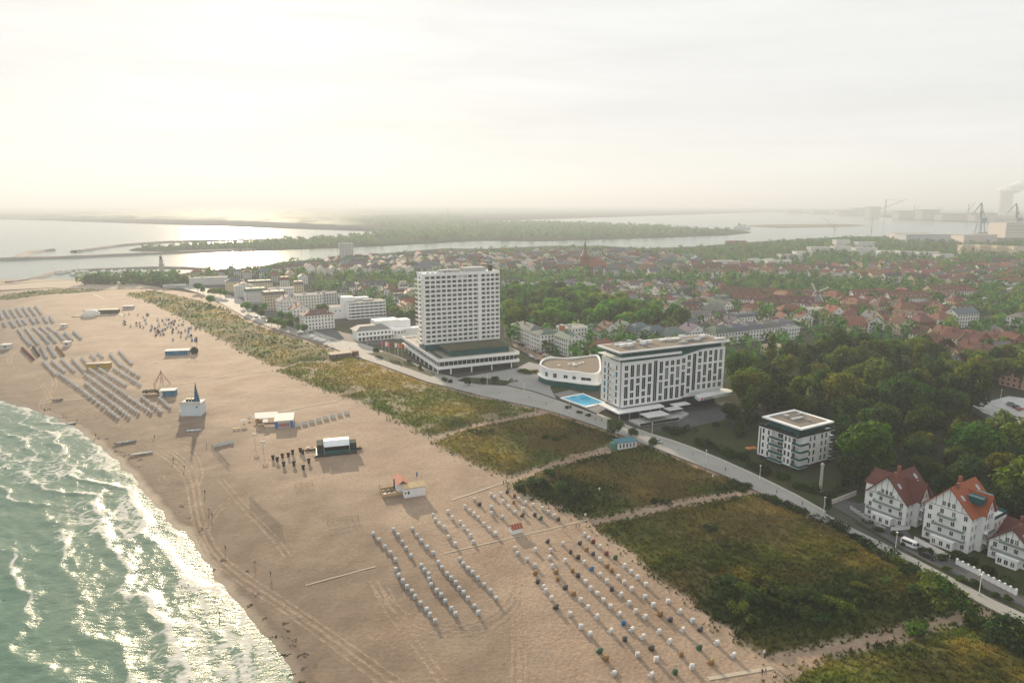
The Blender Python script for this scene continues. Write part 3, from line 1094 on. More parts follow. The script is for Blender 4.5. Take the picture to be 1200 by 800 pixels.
make_dunes()
DPOLY = [(poly_px(p, 2.0), h) for _, p, h, _, _ in DUNES]


def land_z(x, y):
    """height of whatever ground is there"""
    ax, ay = np.array([x]), np.array([y])
    for poly, h in DPOLY:
        if inside(ax, ay, poly)[0]:
            return max(float(dune_h(ax, ay, poly, h)[0][0]), bz(x, y))
    return bz(x, y)
# ------------------------------------------------------------------ trees
M_LEAF = blade_material('leaves', 0.42, 'tint', base=True)
M_BARK = MAT('bark', (0.10, 0.08, 0.06), rough=0.95, var=0.3, scale=2.0)


def crown_mesh(name, lobes, n, size, seed, shell=0.62, mat=None):
    """leaf sprays spread through the volume of a few lobes (x, y, z, rx, ry, rz)"""
    rng = np.random.default_rng(seed)
    w = np.array([l[3] * l[4] + l[4] * l[5] for l in lobes])
    pick = rng.choice(len(lobes), n, p=w / w.sum())
    Lb = np.array(lobes)[pick]
    d = rng.normal(size=(n, 3))
    d[:, 2] = np.where(d[:, 2] < 0, d[:, 2] * 0.75, d[:, 2])
    d /= np.linalg.norm(d, axis=1, keepdims=True)
    r = shell + (1 - shell) * rng.random(n) ** 0.7
    # uneven outline: bulges and hollows
    bul = 0.78 + 0.44 * fbm(d[:, 0] * 2.6 + Lb[:, 0], d[:, 1] * 2.6 + d[:, 2] * 2.1, seed, 3)
    P = Lb[:, :3] + d * Lb[:, 3:] * (r * bul)[:, None]
    clump = fbm(P[:, 0] * 0.55 + P[:, 2] * 0.31, P[:, 1] * 0.55 - P[:, 2] * 0.4, seed + 5, 3)
    gap = clump < 0.36
    P, d, clump = P[~gap], d[~gap], clump[~gap]
    n = len(P)
    nr = d + rng.normal(size=(n, 3)) * 0.55 + np.array([0, 0, 0.35])
    nr /= np.linalg.norm(nr, axis=1, keepdims=True)
    a = np.cross(nr, rng.normal(size=(n, 3)))
    a /= np.linalg.norm(a, axis=1, keepdims=True)
    b = np.cross(nr, a)
    s = size * rng.uniform(0.55, 1.25, n)[:, None]
    V = np.empty((n, 4, 3))
    V[:, 0] = P - a * s
    V[:, 1] = P - b * s * 0.62 + nr * s * 0.18
    V[:, 2] = P + a * s
    V[:, 3] = P + b * s * 0.62 - nr * s * 0.14
    F = np.arange(4 * n).reshape(-1, 4)
    tint = np.clip(0.5 + (clump - 0.5) * 1.3 + rng.normal(size=n) * 0.16, 0, 1)
    return npmesh(name, V.reshape(-1, 3), F, mat or M_LEAF, colors=np.repeat(tint, 4))


def trunk_mesh(name, h, r, seed, top):
    rng = random.Random(seed)
    mb = MB()
    mb.tube((0, 0, -0.6), (0.1 * h * (rng.random() - .5), 0.1 * h * (rng.random() - .5), h * 0.5), r, r * 0.7, 7)
    for k in range(6):
        an = k * 1.05 + rng.random()
        z = h * (0.38 + 0.05 * k)
        mb.tube((0, 0, z), (math.cos(an) * top * (0.5 + .3 * rng.random()), math.sin(an) * top * (.5 + .3 * rng.random()), z + h * (0.22 + 0.16 * rng.random())), r * 0.45, r * 0.12, 5)
    mb.tube((0, 0, h * 0.5), (0, 0, h * 0.85), r * 0.7, r * 0.15, 6)
    return mb.mesh(name, M_BARK)


def round_lobes(h, rad, k, seed):
    rng = random.Random(seed)
    L = [(0, 0, h * 0.62, rad * 0.72, rad * 0.72, h * 0.30)]
    for i in range(k):
        an = i * 2.4 + rng.random()
        rr = rad * (0.40 + 0.22 * rng.random())
        L.append((math.cos(an) * rad * 0.52, math.sin(an) * rad * 0.52, h * (0.45 + 0.33 * rng.random()), rr, rr, h * (0.15 + 0.09 * rng.random())))
    L.append((rad * 0.1, 0, h * 0.82, rad * 0.42, rad * 0.42, h * 0.17))
    return L


TREES = []
for i, (h, rad, k) in enumerate([(16, 6.4, 7), (17.5, 5.6, 7), (14.5, 6.8, 8), (18.5, 6.0, 8), (15, 5.0, 6), (13, 5.6, 7)]):
    TREES.append((crown_mesh('crown', round_lobes(h, rad, k, 20 + i), 3000, 0.62, 40 + i), trunk_mesh('trunk', h, 0.34, i, rad), h, rad))
# narrow birch / poplar
for i, (h, rad) in enumerate([(17, 3.2), (15, 2.7)]):
    L = [(0, 0, h * (0.3 + 0.14 * j), rad * (0.8 + 0.25 * math.sin(j)) * (1 - 0.10 * j), rad * (0.85) * (1 - 0.10 * j), h * 0.13) for j in range(5)]
    TREES.append((crown_mesh('crown', L, 1900, 0.55, 60 + i, shell=0.45), trunk_mesh('trunk', h, 0.25, 9 + i, rad * 0.6), h, rad))
# conifer
L = [(0, 0, 2.5 + 1.5 * j, 3.6 * (1 - j / 9.5), 3.6 * (1 - j / 9.5), 1.3) for j in range(9)]
TREES.append((crown_mesh('crown', L, 1900, 0.5, 71, shell=0.4), trunk_mesh('trunk', 15, 0.28, 17, 1.2), 16.0, 3.6))
# low-cost crowns for the farther trees
TREES_LO = []
for i, (h, rad, k) in enumerate([(14, 6, 6), (12, 5.2, 6), (15, 5.5, 7)]):
    TREES_LO.append((crown_mesh('crown', round_lobes(h, rad, k, 80 + i), 520, 1.25, 90 + i), TREES[i][1], h, rad))

LEAFC = {
    'dark': [(0.021, 0.050, 0.008), (0.018, 0.042, 0.010), (0.028, 0.052, 0.007), (0.023, 0.056, 0.012)],
    'mid': [(0.027, 0.090, 0.010), (0.038, 0.098, 0.010), (0.025, 0.082, 0.014)],
    'olive': [(0.058, 0.096, 0.010), (0.066, 0.100, 0.014), (0.050, 0.088, 0.012)],
    'gold': [(0.085, 0.100, 0.010), (0.075, 0.094, 0.012)],
    'grey': [(0.070, 0.100, 0.036), (0.062, 0.094, 0.038)],
    'copper': [(0.05, 0.022, 0.02)],
}
LOOK = {'dark': 'dark green', 'mid': 'fresh green', 'olive': 'olive green', 'gold': 'yellow-green', 'grey': 'grey-green', 'copper': 'dark copper'}
SHAPE = ['broad', 'tall round', 'wide spreading', 'tall', 'slim round', 'low round', 'narrow birch-like', 'slender', 'pointed conifer']
TREE_LIST = []          # filled first, labelled at the end


def tree(x, y, hue, proto=None, scale=1.0, z=1.9, zone=None, lo=False, label=None):
    if proto is None:
        proto = random.choice([0, 0, 1, 2, 2, 3, 3, 4, 5])
    cr, tr, h, rad = TREES_LO[proto % 3] if lo else TREES[proto]
    o = O('tree', None, None, (x, y, z), random.uniform(0, 6.28), scale=(scale * random.uniform(.9, 1.12), scale * random.uniform(.9, 1.12), scale * random.uniform(.9, 1.1)))
    c = random.choice(LEAFC[hue])
    j = random.uniform(1.2, 1.95) * (1.4 if zone in ('park', 'town', 'seafront') else .85)
    O('crown', cr, o, color=tuple(q * j for q in c))
    O('trunk', tr, o)
    TREE_LIST.append((o, x, y, hue, proto, zone, label))
    return o


TREE_SPOTS = []


def scatter(poly, gap, n_try=6000, avoid=(), seed=1):
    rng = np.random.default_rng(seed)
    P = np.array(poly)
    lo, hi = P.min(0), P.max(0)
    out = []
    xs, ys = rng.uniform(lo[0], hi[0], n_try), rng.uniform(lo[1], hi[1], n_try)
    ok = inside(xs, ys, poly)
    for a in avoid:
        ok &= ~inside(xs, ys, a)
    cell = {}
    for x, y in zip(xs[ok], ys[ok]):
        ci, cj = int(x // gap), int(y // gap)
        if any((x - p) ** 2 + (y - q) ** 2 < gap * gap for i in (-1, 0, 1) for j in (-1, 0, 1) for p, q in cell.get((ci + i, cj + j), ())):
            continue
        cell.setdefault((ci, cj), []).append((x, y))
        out.append((x, y))
    return out


# the wood behind the apartment block and villas
DECK = poly_px([(1132, 474), (1182, 462), (1262, 470), (1290, 500), (1200, 500)], 5.0)
BLOCK_SITE = poly_px([(880, 552), (930, 570), (1000, 556), (960, 520), (905, 520)])
VILLA_SITE = poly_px([(1000, 610), (1085, 590), (1130, 604), (1215, 630), (1260, 700), (1060, 632)])
WOOD = poly_px([(860, 478), (868, 446), (900, 432), (940, 426), (1060, 424), (1125, 448), (1140, 470), (1140, 512), (1200, 518), (1300, 530), (1330, 700), (1230, 640), (1190, 610), (1130, 588), (1085, 578), (1060, 574), (1010, 568), (985, 548), (975, 520), (930, 508), (890, 503)])
WOOD_BACK = poly_px([(1128, 452), (1180, 455), (1290, 466), (1290, 446), (1200, 436), (1135, 436)])
n = 0
for x, y in sorted(scatter(WOOD, 11.0, avoid=(DECK, BLOCK_SITE, VILLA_SITE), seed=3), key=lambda p: -p[1]):
    u, v = PX(x, y)
    q = fbm(np.array([x / 22]), np.array([y / 22]), 201, 3)[0]
    front = v > 500 and u < 1130
    hue = 'dark' if q < 0.52 else 'olive'
    if random.random() < .15:
        hue = random.choice(['dark', 'grey', 'gold', 'mid'])
    if u < 960 and v < 500 and random.random() < 0.5:
        hue = random.choice(['olive', 'mid', 'grey'])
    if u > 1080 and v < 520 and random.random() < 0.35:
        hue = random.choice(['gold', 'olive'])
    if random.random() < 0.05:
        hue = 'gold'
    pr = None
    if u < 970 and random.random() < 0.28:
        pr = random.choice([6, 7])
    elif random.random() < 0.10:
        pr = random.choice([8, 8, 6])
    tree(x, y, hue, pr, random.uniform(.5, .65) if u > 1112 and 488 < v < 534 else random.uniform(.85, 1.55), zone='wood')
for x, y in scatter(WOOD_BACK, 11.0, seed=5):
    tree(x, y, random.choice(['dark', 'mid', 'olive', 'olive', 'gold']), scale=random.uniform(1.0, 1.25), zone='deckwood')
for u, v, sc in [(1098, 586, .8), (1116, 590, .8), (1134, 597, .8), (1150, 602, .85), (1164, 609, .8), (1180, 616, .85), (1197, 622, .9), (1215, 632, .9), (1075, 579, .8), (1142, 618, .55), (1165, 628, .5), (1000, 572, .6), (990, 566, .7), (1010, 575, .6)]:
    x, y = G(u, v)
    tree(x, y, 'dark', None, sc, zone='villawood')
# park behind the tower hotel
PARK = poly_px([(594, 392), (640, 385), (690, 386), (735, 392), (775, 392), (806, 388), (790, 378), (750, 368), (700, 355), (640, 346), (598, 345)])
for x, y in scatter(PARK, 13.5, seed=8):
    tree(x, y, random.choice(['mid', 'mid', 'olive', 'mid', 'dark', 'mid', 'dark']), random.choice([0, 1, 2, 3, 5]), random.uniform(1.0, 1.3), zone='park')
# single trees one can point at: (u, v, hue, proto, scale, label)
for u, v, hue, pr, sc, lab in [
    (720, 512, 'grey', 2, 0.62, 'round grey-green tree on the dune edge beside the teal beach toilet hut'),
    (742, 512, 'grey', 5, 0.42, 'small grey-green tree between the round dune tree and the teal hut'),
    (765, 524, 'grey', 5, 0.40, 'small pale grey-green tree at the path end beside the teal hut'),
    (867, 512, 'dark', 8, 0.95, 'dark conifer at the hotel drive before the wood'),
    (878, 506, 'dark', 0, 0.75, 'dark leafy tree beside the conifer at the hotel drive'),
    (856, 500, 'dark', 1, 0.8, 'dark tree standing just behind the hotel drive'),
    (548, 452, 'dark', 5, 0.42, 'small dark tree on the lawn before the tower hotel podium'),
    (566, 450, 'dark', 5, 0.36, 'smaller dark tree on the lawn right of the podium corner'),
    (580, 450, 'dark', 2, 0.36, 'low spreading dark tree on the forecourt island'),
    (441, 415, 'dark', 5, 0.42, 'small dark tree beside the flags on the promenade'),
    (668, 427, 'gold', 5, 0.55, 'autumn-gold tree beside the white hotel with tall windows'),
    (750, 418, 'gold', 2, 0.70, 'broad gold-green tree behind the gravel-roofed spa wing'),
    (762, 414, 'gold', 0, 0.62, 'gold-green tree left of the wave-fronted hotel roof'),
    (735, 413, 'olive', 5, 0.72, 'olive tree beside the orange-roofed villa behind the hotel'),
    (725, 409, 'gold', 0, 0.58, 'gold tree behind the orange-roofed villa'),
    (700, 430, 'mid', 2, 0.62, 'green tree growing against the back of the spa wing'),
    (690, 424, 'olive', 5, 0.5, 'olive tree squeezed between the white hotel and the spa wing'),
    (870, 430, 'olive', 4, 0.8, 'slim olive tree right behind the wave-fronted hotel'),
    (1108, 420, 'copper', 0, 0.9, 'dark copper-leaved tree behind the cream gabled houses'),
    (1098, 410, 'dark', 8, 0.9, 'dark pointed conifer beside the copper-leaved tree'),
    (970, 600, 'dark', 7, 0.45, 'small dark tree on the lawn of the apartment block'),
]:
    x, y = G(u, v)
    tree(x, y, hue, pr, sc, land_z(x, y) - 0.1 if v > 509 and u < 770 else 1.9, label=lab)
# a row of trees on the seafront street, plane crowns clipped round
for u, v in [(318, 382), (326, 384), (334, 386), (341, 388), (349, 389), (357, 390), (340, 381), (349, 383), (330, 378), (300, 370), (306, 373), (246, 345), (252, 347), (258, 348), (264, 349), (232, 342), (238, 344), (285, 362), (290, 366), (374, 367), (380, 368), (386, 369), (247, 357), (310, 368), (461, 372), (470, 376), (478, 380), (466, 368), (475, 370), (483, 374), (452, 368)]:
    x, y = G(u, v)
    tree(x, y, random.choice(['mid', 'olive', 'mid', 'dark']), None, random.uniform(.5, .75), zone='seafront', lo=False)


def label_trees():
    zones = {'wood': 'wood behind the apartment block', 'deckwood': 'wood behind the parking deck', 'villawood': 'dark trees behind the villas', 'park': 'park behind the tower hotel', 'seafront': 'seafront street trees', 'town': 'town beyond the woods'}
    by = {}
    for rec in TREE_LIST:
        o, x, y, hue, proto, zone, lab = rec
        if lab:
            tag(o, lab, 'tree', None)
            continue
        by.setdefault(zone, []).append(rec)
    for z, L in by.items():
        L.sort(key=lambda r: r[2])
        per = max(6, int(math.sqrt(len(L) * 2.2)))
        for r0 in range(0, len(L), per):
            row = sorted(L[r0:r0 + per], key=lambda r: r[1] / r[2])
            for i, rec in enumerate(row):
                o, x, y, hue, proto, zone, lab = rec
                look = SHAPE[proto] + ' ' + LOOK[hue]
                tag(o, f'{look} tree, {ordw(i)} from left, row {ordw(r0 // per)}, {zones[z]}', 'tree', zones[z])


# ------------------------------------------------------------------ shrubs on the dunes and gardens
SHRUBS = []
for i in range(4):
    rng = random.Random(300 + i)
    L = [(rng.uniform(-.9, .9), rng.uniform(-.9, .9), rng.uniform(.5, 1.0), rng.uniform(.6, 1.1), rng.uniform(.6, 1.1), rng.uniform(.5, .8)) for _ in range(6)]
    SHRUBS.append(crown_mesh('foliage', L, 420, 0.22, 310 + i, shell=0.35))
SHRUB_LIST = []


def shrub(u, v, hue, sc, where):
    x, y = G(u, v)
    o = O('shrub', random.choice(SHRUBS), None, (x, y, land_z(x, y) - 0.1 if where.startswith('d') else 2.05), random.uniform(0, 6), scale=(sc, sc, sc * random.uniform(.7, 1.0)), color=random.choice(LEAFC[hue]))
    SHRUB_LIST.append((o, u, v, hue, where))


for u, v, hue, sc in [(900, 584, 'dark', 2.6), (912, 590, 'dark', 2.0), (925, 594, 'dark', 2.2), (941, 600, 'dark', 2.2), (955, 607, 'dark', 1.8), (968, 612, 'dark', 2.4), (985, 620, 'dark', 2.6), (997, 628, 'dark', 1.8), (1005, 634, 'dark', 2.8), (1020, 640, 'dark', 3.0), (1030, 650, 'dark', 3.2), (1042, 655, 'dark', 2.6), (1052, 662, 'olive', 2.4), (1066, 668, 'dark', 2.6), (1060, 676, 'olive', 2.2), (1085, 684, 'olive', 3.4), (1098, 690, 'mid', 3.6), (1110, 696, 'olive', 3.6), (1122, 703, 'mid', 3.0), (1090, 702, 'olive', 3.0), (1105, 712, 'olive', 3.0), (1128, 714, 'mid', 2.6), (1075, 700, 'dark', 2.2), (1046, 680, 'gold', 2.0), (1053, 688, 'gold', 2.2), (1040, 690, 'olive', 1.8),
                     (1076, 742, 'mid', 2.6), (1080, 734, 'olive', 1.8), (1150, 735, 'dark', 3.4), (1165, 740, 'dark', 3.8), (1180, 745, 'mid', 3.6), (1192, 752, 'dark', 3.4), (1160, 752, 'dark', 3.0), (1178, 760, 'dark', 3.2), (1196, 766, 'dark', 3.0), (1140, 728, 'dark', 2.4),
                     (883, 690, 'gold', 2.6), (893, 684, 'gold', 2.4), (900, 694, 'gold', 2.2), (870, 700, 'olive', 2.4), (912, 700, 'dark', 2.8), (925, 706, 'dark', 2.8), (940, 700, 'dark', 2.6), (955, 712, 'dark', 2.8), (970, 715, 'olive', 2.4), (985, 718, 'mid', 2.4), (995, 722, 'olive', 2.2), (865, 645, 'gold', 1.8), (860, 690, 'dark', 2.4), (880, 708, 'dark', 2.6), (898, 716, 'dark', 2.4), (850, 704, 'dark', 2.2), (843, 688, 'dark', 2.0), (915, 722, 'dark', 2.6), (940, 724, 'dark', 2.4), (862, 720, 'olive', 2.2), (960, 732, 'dark', 2.2), (885, 732, 'olive', 2.2), (1012, 712, 'olive', 2.0), (990, 700, 'dark', 2.2), (1005, 696, 'gold', 1.6),
                     (862, 570, 'dark', 2.2), (870, 573, 'dark', 2.0), (876, 569, 'dark', 1.8), (855, 565, 'dark', 1.4), (640, 515, 'dark', 1.8), (652, 517, 'dark', 1.6), (660, 514, 'dark', 1.4), (610, 572, 'dark', 2.4), (625, 568, 'dark', 2.6), (640, 572, 'dark', 2.6), (655, 578, 'dark', 2.6), (668, 585, 'dark', 2.4), (680, 590, 'dark', 2.2), (645, 560, 'dark', 2.2), (662, 566, 'dark', 2.2), (690, 600, 'dark', 1.8), (780, 590, 'dark', 1.8), (770, 588, 'dark', 1.6), (830, 624, 'dark', 2.0), (842, 600, 'dark', 1.6)]:
    shrub(u, v, hue, sc * .84, 'dune')
for u, v, hue, sc in [(820, 520, 'dark', 2.6), (832, 524, 'dark', 2.6), (845, 530, 'dark', 2.4), (856, 536, 'dark', 2.6), (868, 540, 'dark', 2.4), (806, 505, 'dark', 2.2), (795, 508, 'dark', 2.6), (785, 505, 'dark', 2.2), (835, 500, 'dark', 2.0), (880, 548, 'dark', 2.2), (892, 552, 'dark', 2.2), (903, 557, 'dark', 2.2), (915, 560, 'dark', 2.0), (940, 572, 'dark', 2.0), (952, 576, 'dark', 2.2), (972, 582, 'dark', 2.0), (985, 575, 'dark', 1.8), (995, 570, 'dark', 1.8), (1018, 614, 'dark', 1.2), (1030, 622, 'dark', 1.2), (1052, 627, 'dark', 1.2), (1082, 648, 'dark', 1.3), (1092, 650, 'dark', 1.4), (1100, 654, 'dark', 1.4), (1112, 656, 'dark', 1.4), (1125, 656, 'dark', 1.6), (1138, 662, 'dark', 1.6), (1150, 668, 'dark', 1.6), (1165, 672, 'dark', 1.6), (1180, 682, 'dark', 1.6), (1060, 640, 'dark', .9), (1110, 668, 'dark', 1.0), (1127, 680, 'dark', 1.2), (1142, 686, 'dark', 1.2), (1165, 698, 'dark', .9), (1180, 702, 'dark', .9),
                     (520, 446, 'dark', 1.8), (530, 448, 'dark', 1.6), (545, 446, 'dark', 1.5), (494, 432, 'dark', 1.4), (480, 424, 'dark', 1.5), (600, 447, 'olive', 1.6), (612, 436, 'olive', 2.0), (620, 438, 'olive', 2.2), (628, 437, 'gold', 1.8), (665, 478, 'dark', 1.2), (680, 484, 'dark', 1.2), (690, 487, 'dark', 1.2)]:
    shrub(u, v, hue, sc, 'garden')


def label_shrubs():
    for where, grp, phr in (('dune', 'shrubs on the dunes', 'on the grassy dunes'), ('garden', 'garden shrubs by the promenade', 'gardens by the promenade')):
        L = sorted([s for s in SHRUB_LIST if s[4] == where], key=lambda s: s[2])
        for r0 in range(0, len(L), 8):
            for i, s in enumerate(sorted(L[r0:r0 + 8], key=lambda s: s[1])):
                tag(s[0], f'{LOOK[s[3]]} bush, {ordw(i)} from left, {ordw(r0 // 8)} row, {phr}', 'shrub', grp)


# ------------------------------------------------------------------ far tree cover, one mass
def tree_mass(name, pts, sizes, nleaf, leaf, label, seed, cols):
    """many small crowns joined: pts (n,2), sizes (n,) heights"""
    rng = np.random.default_rng(seed)
    n = len(pts)
    pts = np.asarray(pts); sizes = np.asarray(sizes)
    d = rng.normal(size=(n, nleaf, 3))
    d /= np.linalg.norm(d, axis=2, keepdims=True)
    rad = sizes * 0.42
    r = rng.uniform(0.55, 1.05, (n, nleaf))
    ctr = np.concatenate([pts, (1.6 + sizes * 0.55)[:, None]], 1)
    P = ctr[:, None, :] + d * np.stack([rad, rad, sizes * 0.45], -1)[:, None, :] * r[..., None]
    P = P.reshape(-1, 3)
    dd = d.reshape(-1, 3)
    nr = dd + rng.normal(size=dd.shape) * 0.5 + np.array([0, 0, .3])
    nr /= np.linalg.norm(nr, axis=1, keepdims=True)
    a = np.cross(nr, rng.normal(size=dd.shape)); a /= np.linalg.norm(a, axis=1, keepdims=True)
    b = np.cross(nr, a)
    s = (np.repeat(sizes, nleaf) * leaf * rng.uniform(.7, 1.3, n * nleaf))[:, None]
    V = np.stack([P - a * s - b * s * .6, P + a * s - b * s * .6, P + b * s], 1).reshape(-1, 3)
    F = np.arange(len(V)).reshape(-1, 3)
    base = np.array(cols)[rng.integers(0, len(cols), n)] * rng.uniform(.75, 1.3, (n, 1))
    C = np.repeat(base, nleaf, 0) * rng.uniform(.7, 1.4, (n * nleaf, 1))
    o = O(name, npmesh(name, V, F, M_BLADE, colors=np.repeat(C, 3, 0)), kind='stuff')
    o['label'] = label
    return o


def rand_in(poly, n, seed):
    rng = np.random.default_rng(seed)
    P = np.array(poly)
    lo, hi = P.min(0), P.max(0)
    out = np.zeros((0, 2))
    while len(out) < n:
        q = rng.uniform(lo, hi, (n * 3, 2))
        out = np.concatenate([out, q[inside(q[:, 0], q[:, 1], poly)]])
    return out[:n]


GREENS = [(0.038, 0.115, 0.026), (0.054, 0.135, 0.03), (0.066, 0.14, 0.034), (0.046, 0.12, 0.026), (0.10, 0.15, 0.034)]
# wooded spit and heath across the water
tree_mass('far_woods', np.concatenate([rand_in(poly_px([(300, 289), (455, 283), (560, 280), (640, 280), (700, 279), (780, 277), (840, 274), (862, 272), (800, 268), (700, 263), (620, 261), (545, 261), (505, 265), (460, 271), (400, 279), (330, 283)]), 2000, 11),
                                       rand_in(poly_px([(545, 259), (548, 254), (530, 252), (440, 254), (400, 256), (440, 263), (460, 270), (500, 264)]), 1400, 12)]),
          RNG.uniform(10, 20, 3400), 16, 0.22, 'hazy belt of woods on the spit across the harbour water', 13, GREENS)


def canopy_sheet(poly, cell, h, label, seed):
    """closed roof of crowns of a forest miles away: a lumpy sheet with sides"""
    P = np.array(poly)
    lo, hi = P.min(0), P.max(0)
    xs, ys = np.arange(lo[0], hi[0], cell), np.arange(lo[1], hi[1], cell)
    X, Y = np.meshgrid(xs, ys)
    X = X + RNG.uniform(-.3, .3, X.shape) * cell
    Y = Y + RNG.uniform(-.3, .3, X.shape) * cell
    ins = inside(X, Y, poly)
    Z = np.where(ins, 1.5 + h * (0.45 + 0.75 * RNG.random(X.shape)) * (0.5 + fbm(X / 700, Y / 700, seed, 3)), -3.0)
    F = grid_faces(len(xs), len(ys))
    k = ins.ravel()
    F = F[k[F].any(1)]
    used = np.unique(F)
    rm = np.full(X.size, -1, np.int64); rm[used] = np.arange(len(used))
    V = np.stack([X, Y, Z], -1).reshape(-1, 3)[used]
    C = np.array(GREENS)[RNG.integers(0, len(GREENS), len(used))]
    o = O('far_woods', npmesh('far_woods', V, rm[F], M_BLADE, colors=C), kind='stuff')
    o['label'] = label


tree_mass('far_woods', rand_in(poly_px([(160, 291), (290, 292.5), (450, 286), (400, 280), (330, 283), (230, 287)]), 420, 33), RNG.uniform(6, 13, 420), 16, .22, 'low trees on the marina spit left of the wooded belt', 34, GREENS)
canopy_sheet(poly_px([(-60, 255.8), (150, 256.2), (300, 258.5), (420, 264), (445, 254.5), (540, 252.5), (560, 249.5), (640, 246.5), (760, 244.5), (600, 242.5), (300, 242.5), (-60, 243.5)]), 75, 17, 'pale hazy heath forest along the far coast under the horizon', 15)
# ------------------------------------------------------------------ town houses
M_WALLC = MAT('house_render', (1, 1, 1), rough=0.8, var=0.06, scale=0.5, objcol=True, dirt=(0.35, 0.33, 0.30), dscale=0.2, damt=0.22)
M_ROOFC = MAT('roof_tiles', (1, 1, 1), rough=0.75, var=0.22, scale=1.2, objcol=True, rnd=0.12, bump=0.3, bscale=3.0)
M_BRICK = MAT('chimney_brick', (0.24, 0.10, 0.07), rough=0.9, var=0.25, scale=2.0)
M_FLATR = MAT('flat_roof_felt', (0.30, 0.28, 0.25), rough=0.9, var=0.18, scale=0.3, dirt=(0.42, 0.4, 0.36), dscale=0.12)
ROOFC = {'red': (0.155, 0.070, 0.053), 'orange': (0.225, 0.108, 0.07), 'brown': (0.11, 0.062, 0.05), 'grey': (0.13, 0.135, 0.14), 'green': (0.10, 0.135, 0.13), 'dark': (0.06, 0.063, 0.068)}
WALLC = {'white': (0.78, 0.78, 0.75), 'cream': (0.72, 0.62, 0.42), 'grey': (0.52, 0.53, 0.52), 'brick': (0.28, 0.11, 0.075), 'pink': (0.66, 0.40, 0.32), 'yellow': (0.70, 0.52, 0.22), 'sand': (0.60, 0.52, 0.40)}
HCACHE = {}
WIN1 = None


def win_mesh(w, h, key=None, bars=1, fr=0.09):
    k = ('win', round(w, 2), round(h, 2), bars, fr)
    if k in HCACHE:
        return HCACHE[k]
    mb = MB()
    f = fr
    mb.box(-w / 2, w / 2, -0.05, 0.04, -h / 2, -h / 2 + f, 1)
    mb.box(-w / 2, w / 2, -0.05, 0.04, h / 2 - f, h / 2, 1)
    mb.box(-w / 2, -w / 2 + f, -0.048, 0.04, -h / 2 + f, h / 2 - f, 1)
    mb.box(w / 2 - f, w / 2, -0.048, 0.04, -h / 2 + f, h / 2 - f, 1)
    for b in range(bars):
        x = -w / 2 + w * (b + 1) / (bars + 1)
        mb.box(x - 0.05, x + 0.05, -0.046, 0.04, -h / 2 + f, h / 2 - f, 1)
    mb.add([(-w / 2 + f, -0.012, -h / 2 + f), (w / 2 - f, -0.012, -h / 2 + f), (w / 2 - f, -0.012, h / 2 - f), (-w / 2 + f, -0.012, h / 2 - f)], [(0, 1, 2, 3)], 0)
    HCACHE[k] = mb.mesh('window', [M_GLASS, M_FRAME])
    return HCACHE[k]


def wall_spots(w, d, floors, fh, sp, ww):
    """window centres (x, y, z, angle) on the four walls of a box"""
    out = []
    for side, L in ((0, w), (1, d), (2, w), (3, d)):
        n = max(1, int((L - 1.2) / sp))
        for f in range(floors):
            for i in range(n):
                s = (i + 0.5) / n * (L - 1.0) - (L - 1.0) / 2
                z = fh * f + fh * 0.55
                if side == 0:
                    out.append((s, -d / 2, z, 0))
                elif side == 2:
                    out.append((-s, d / 2, z, math.pi))
                elif side == 1:
                    out.append((w / 2, s, z, math.pi / 2))
                else:
                    out.append((-w / 2, -s, z, -math.pi / 2))
    return out


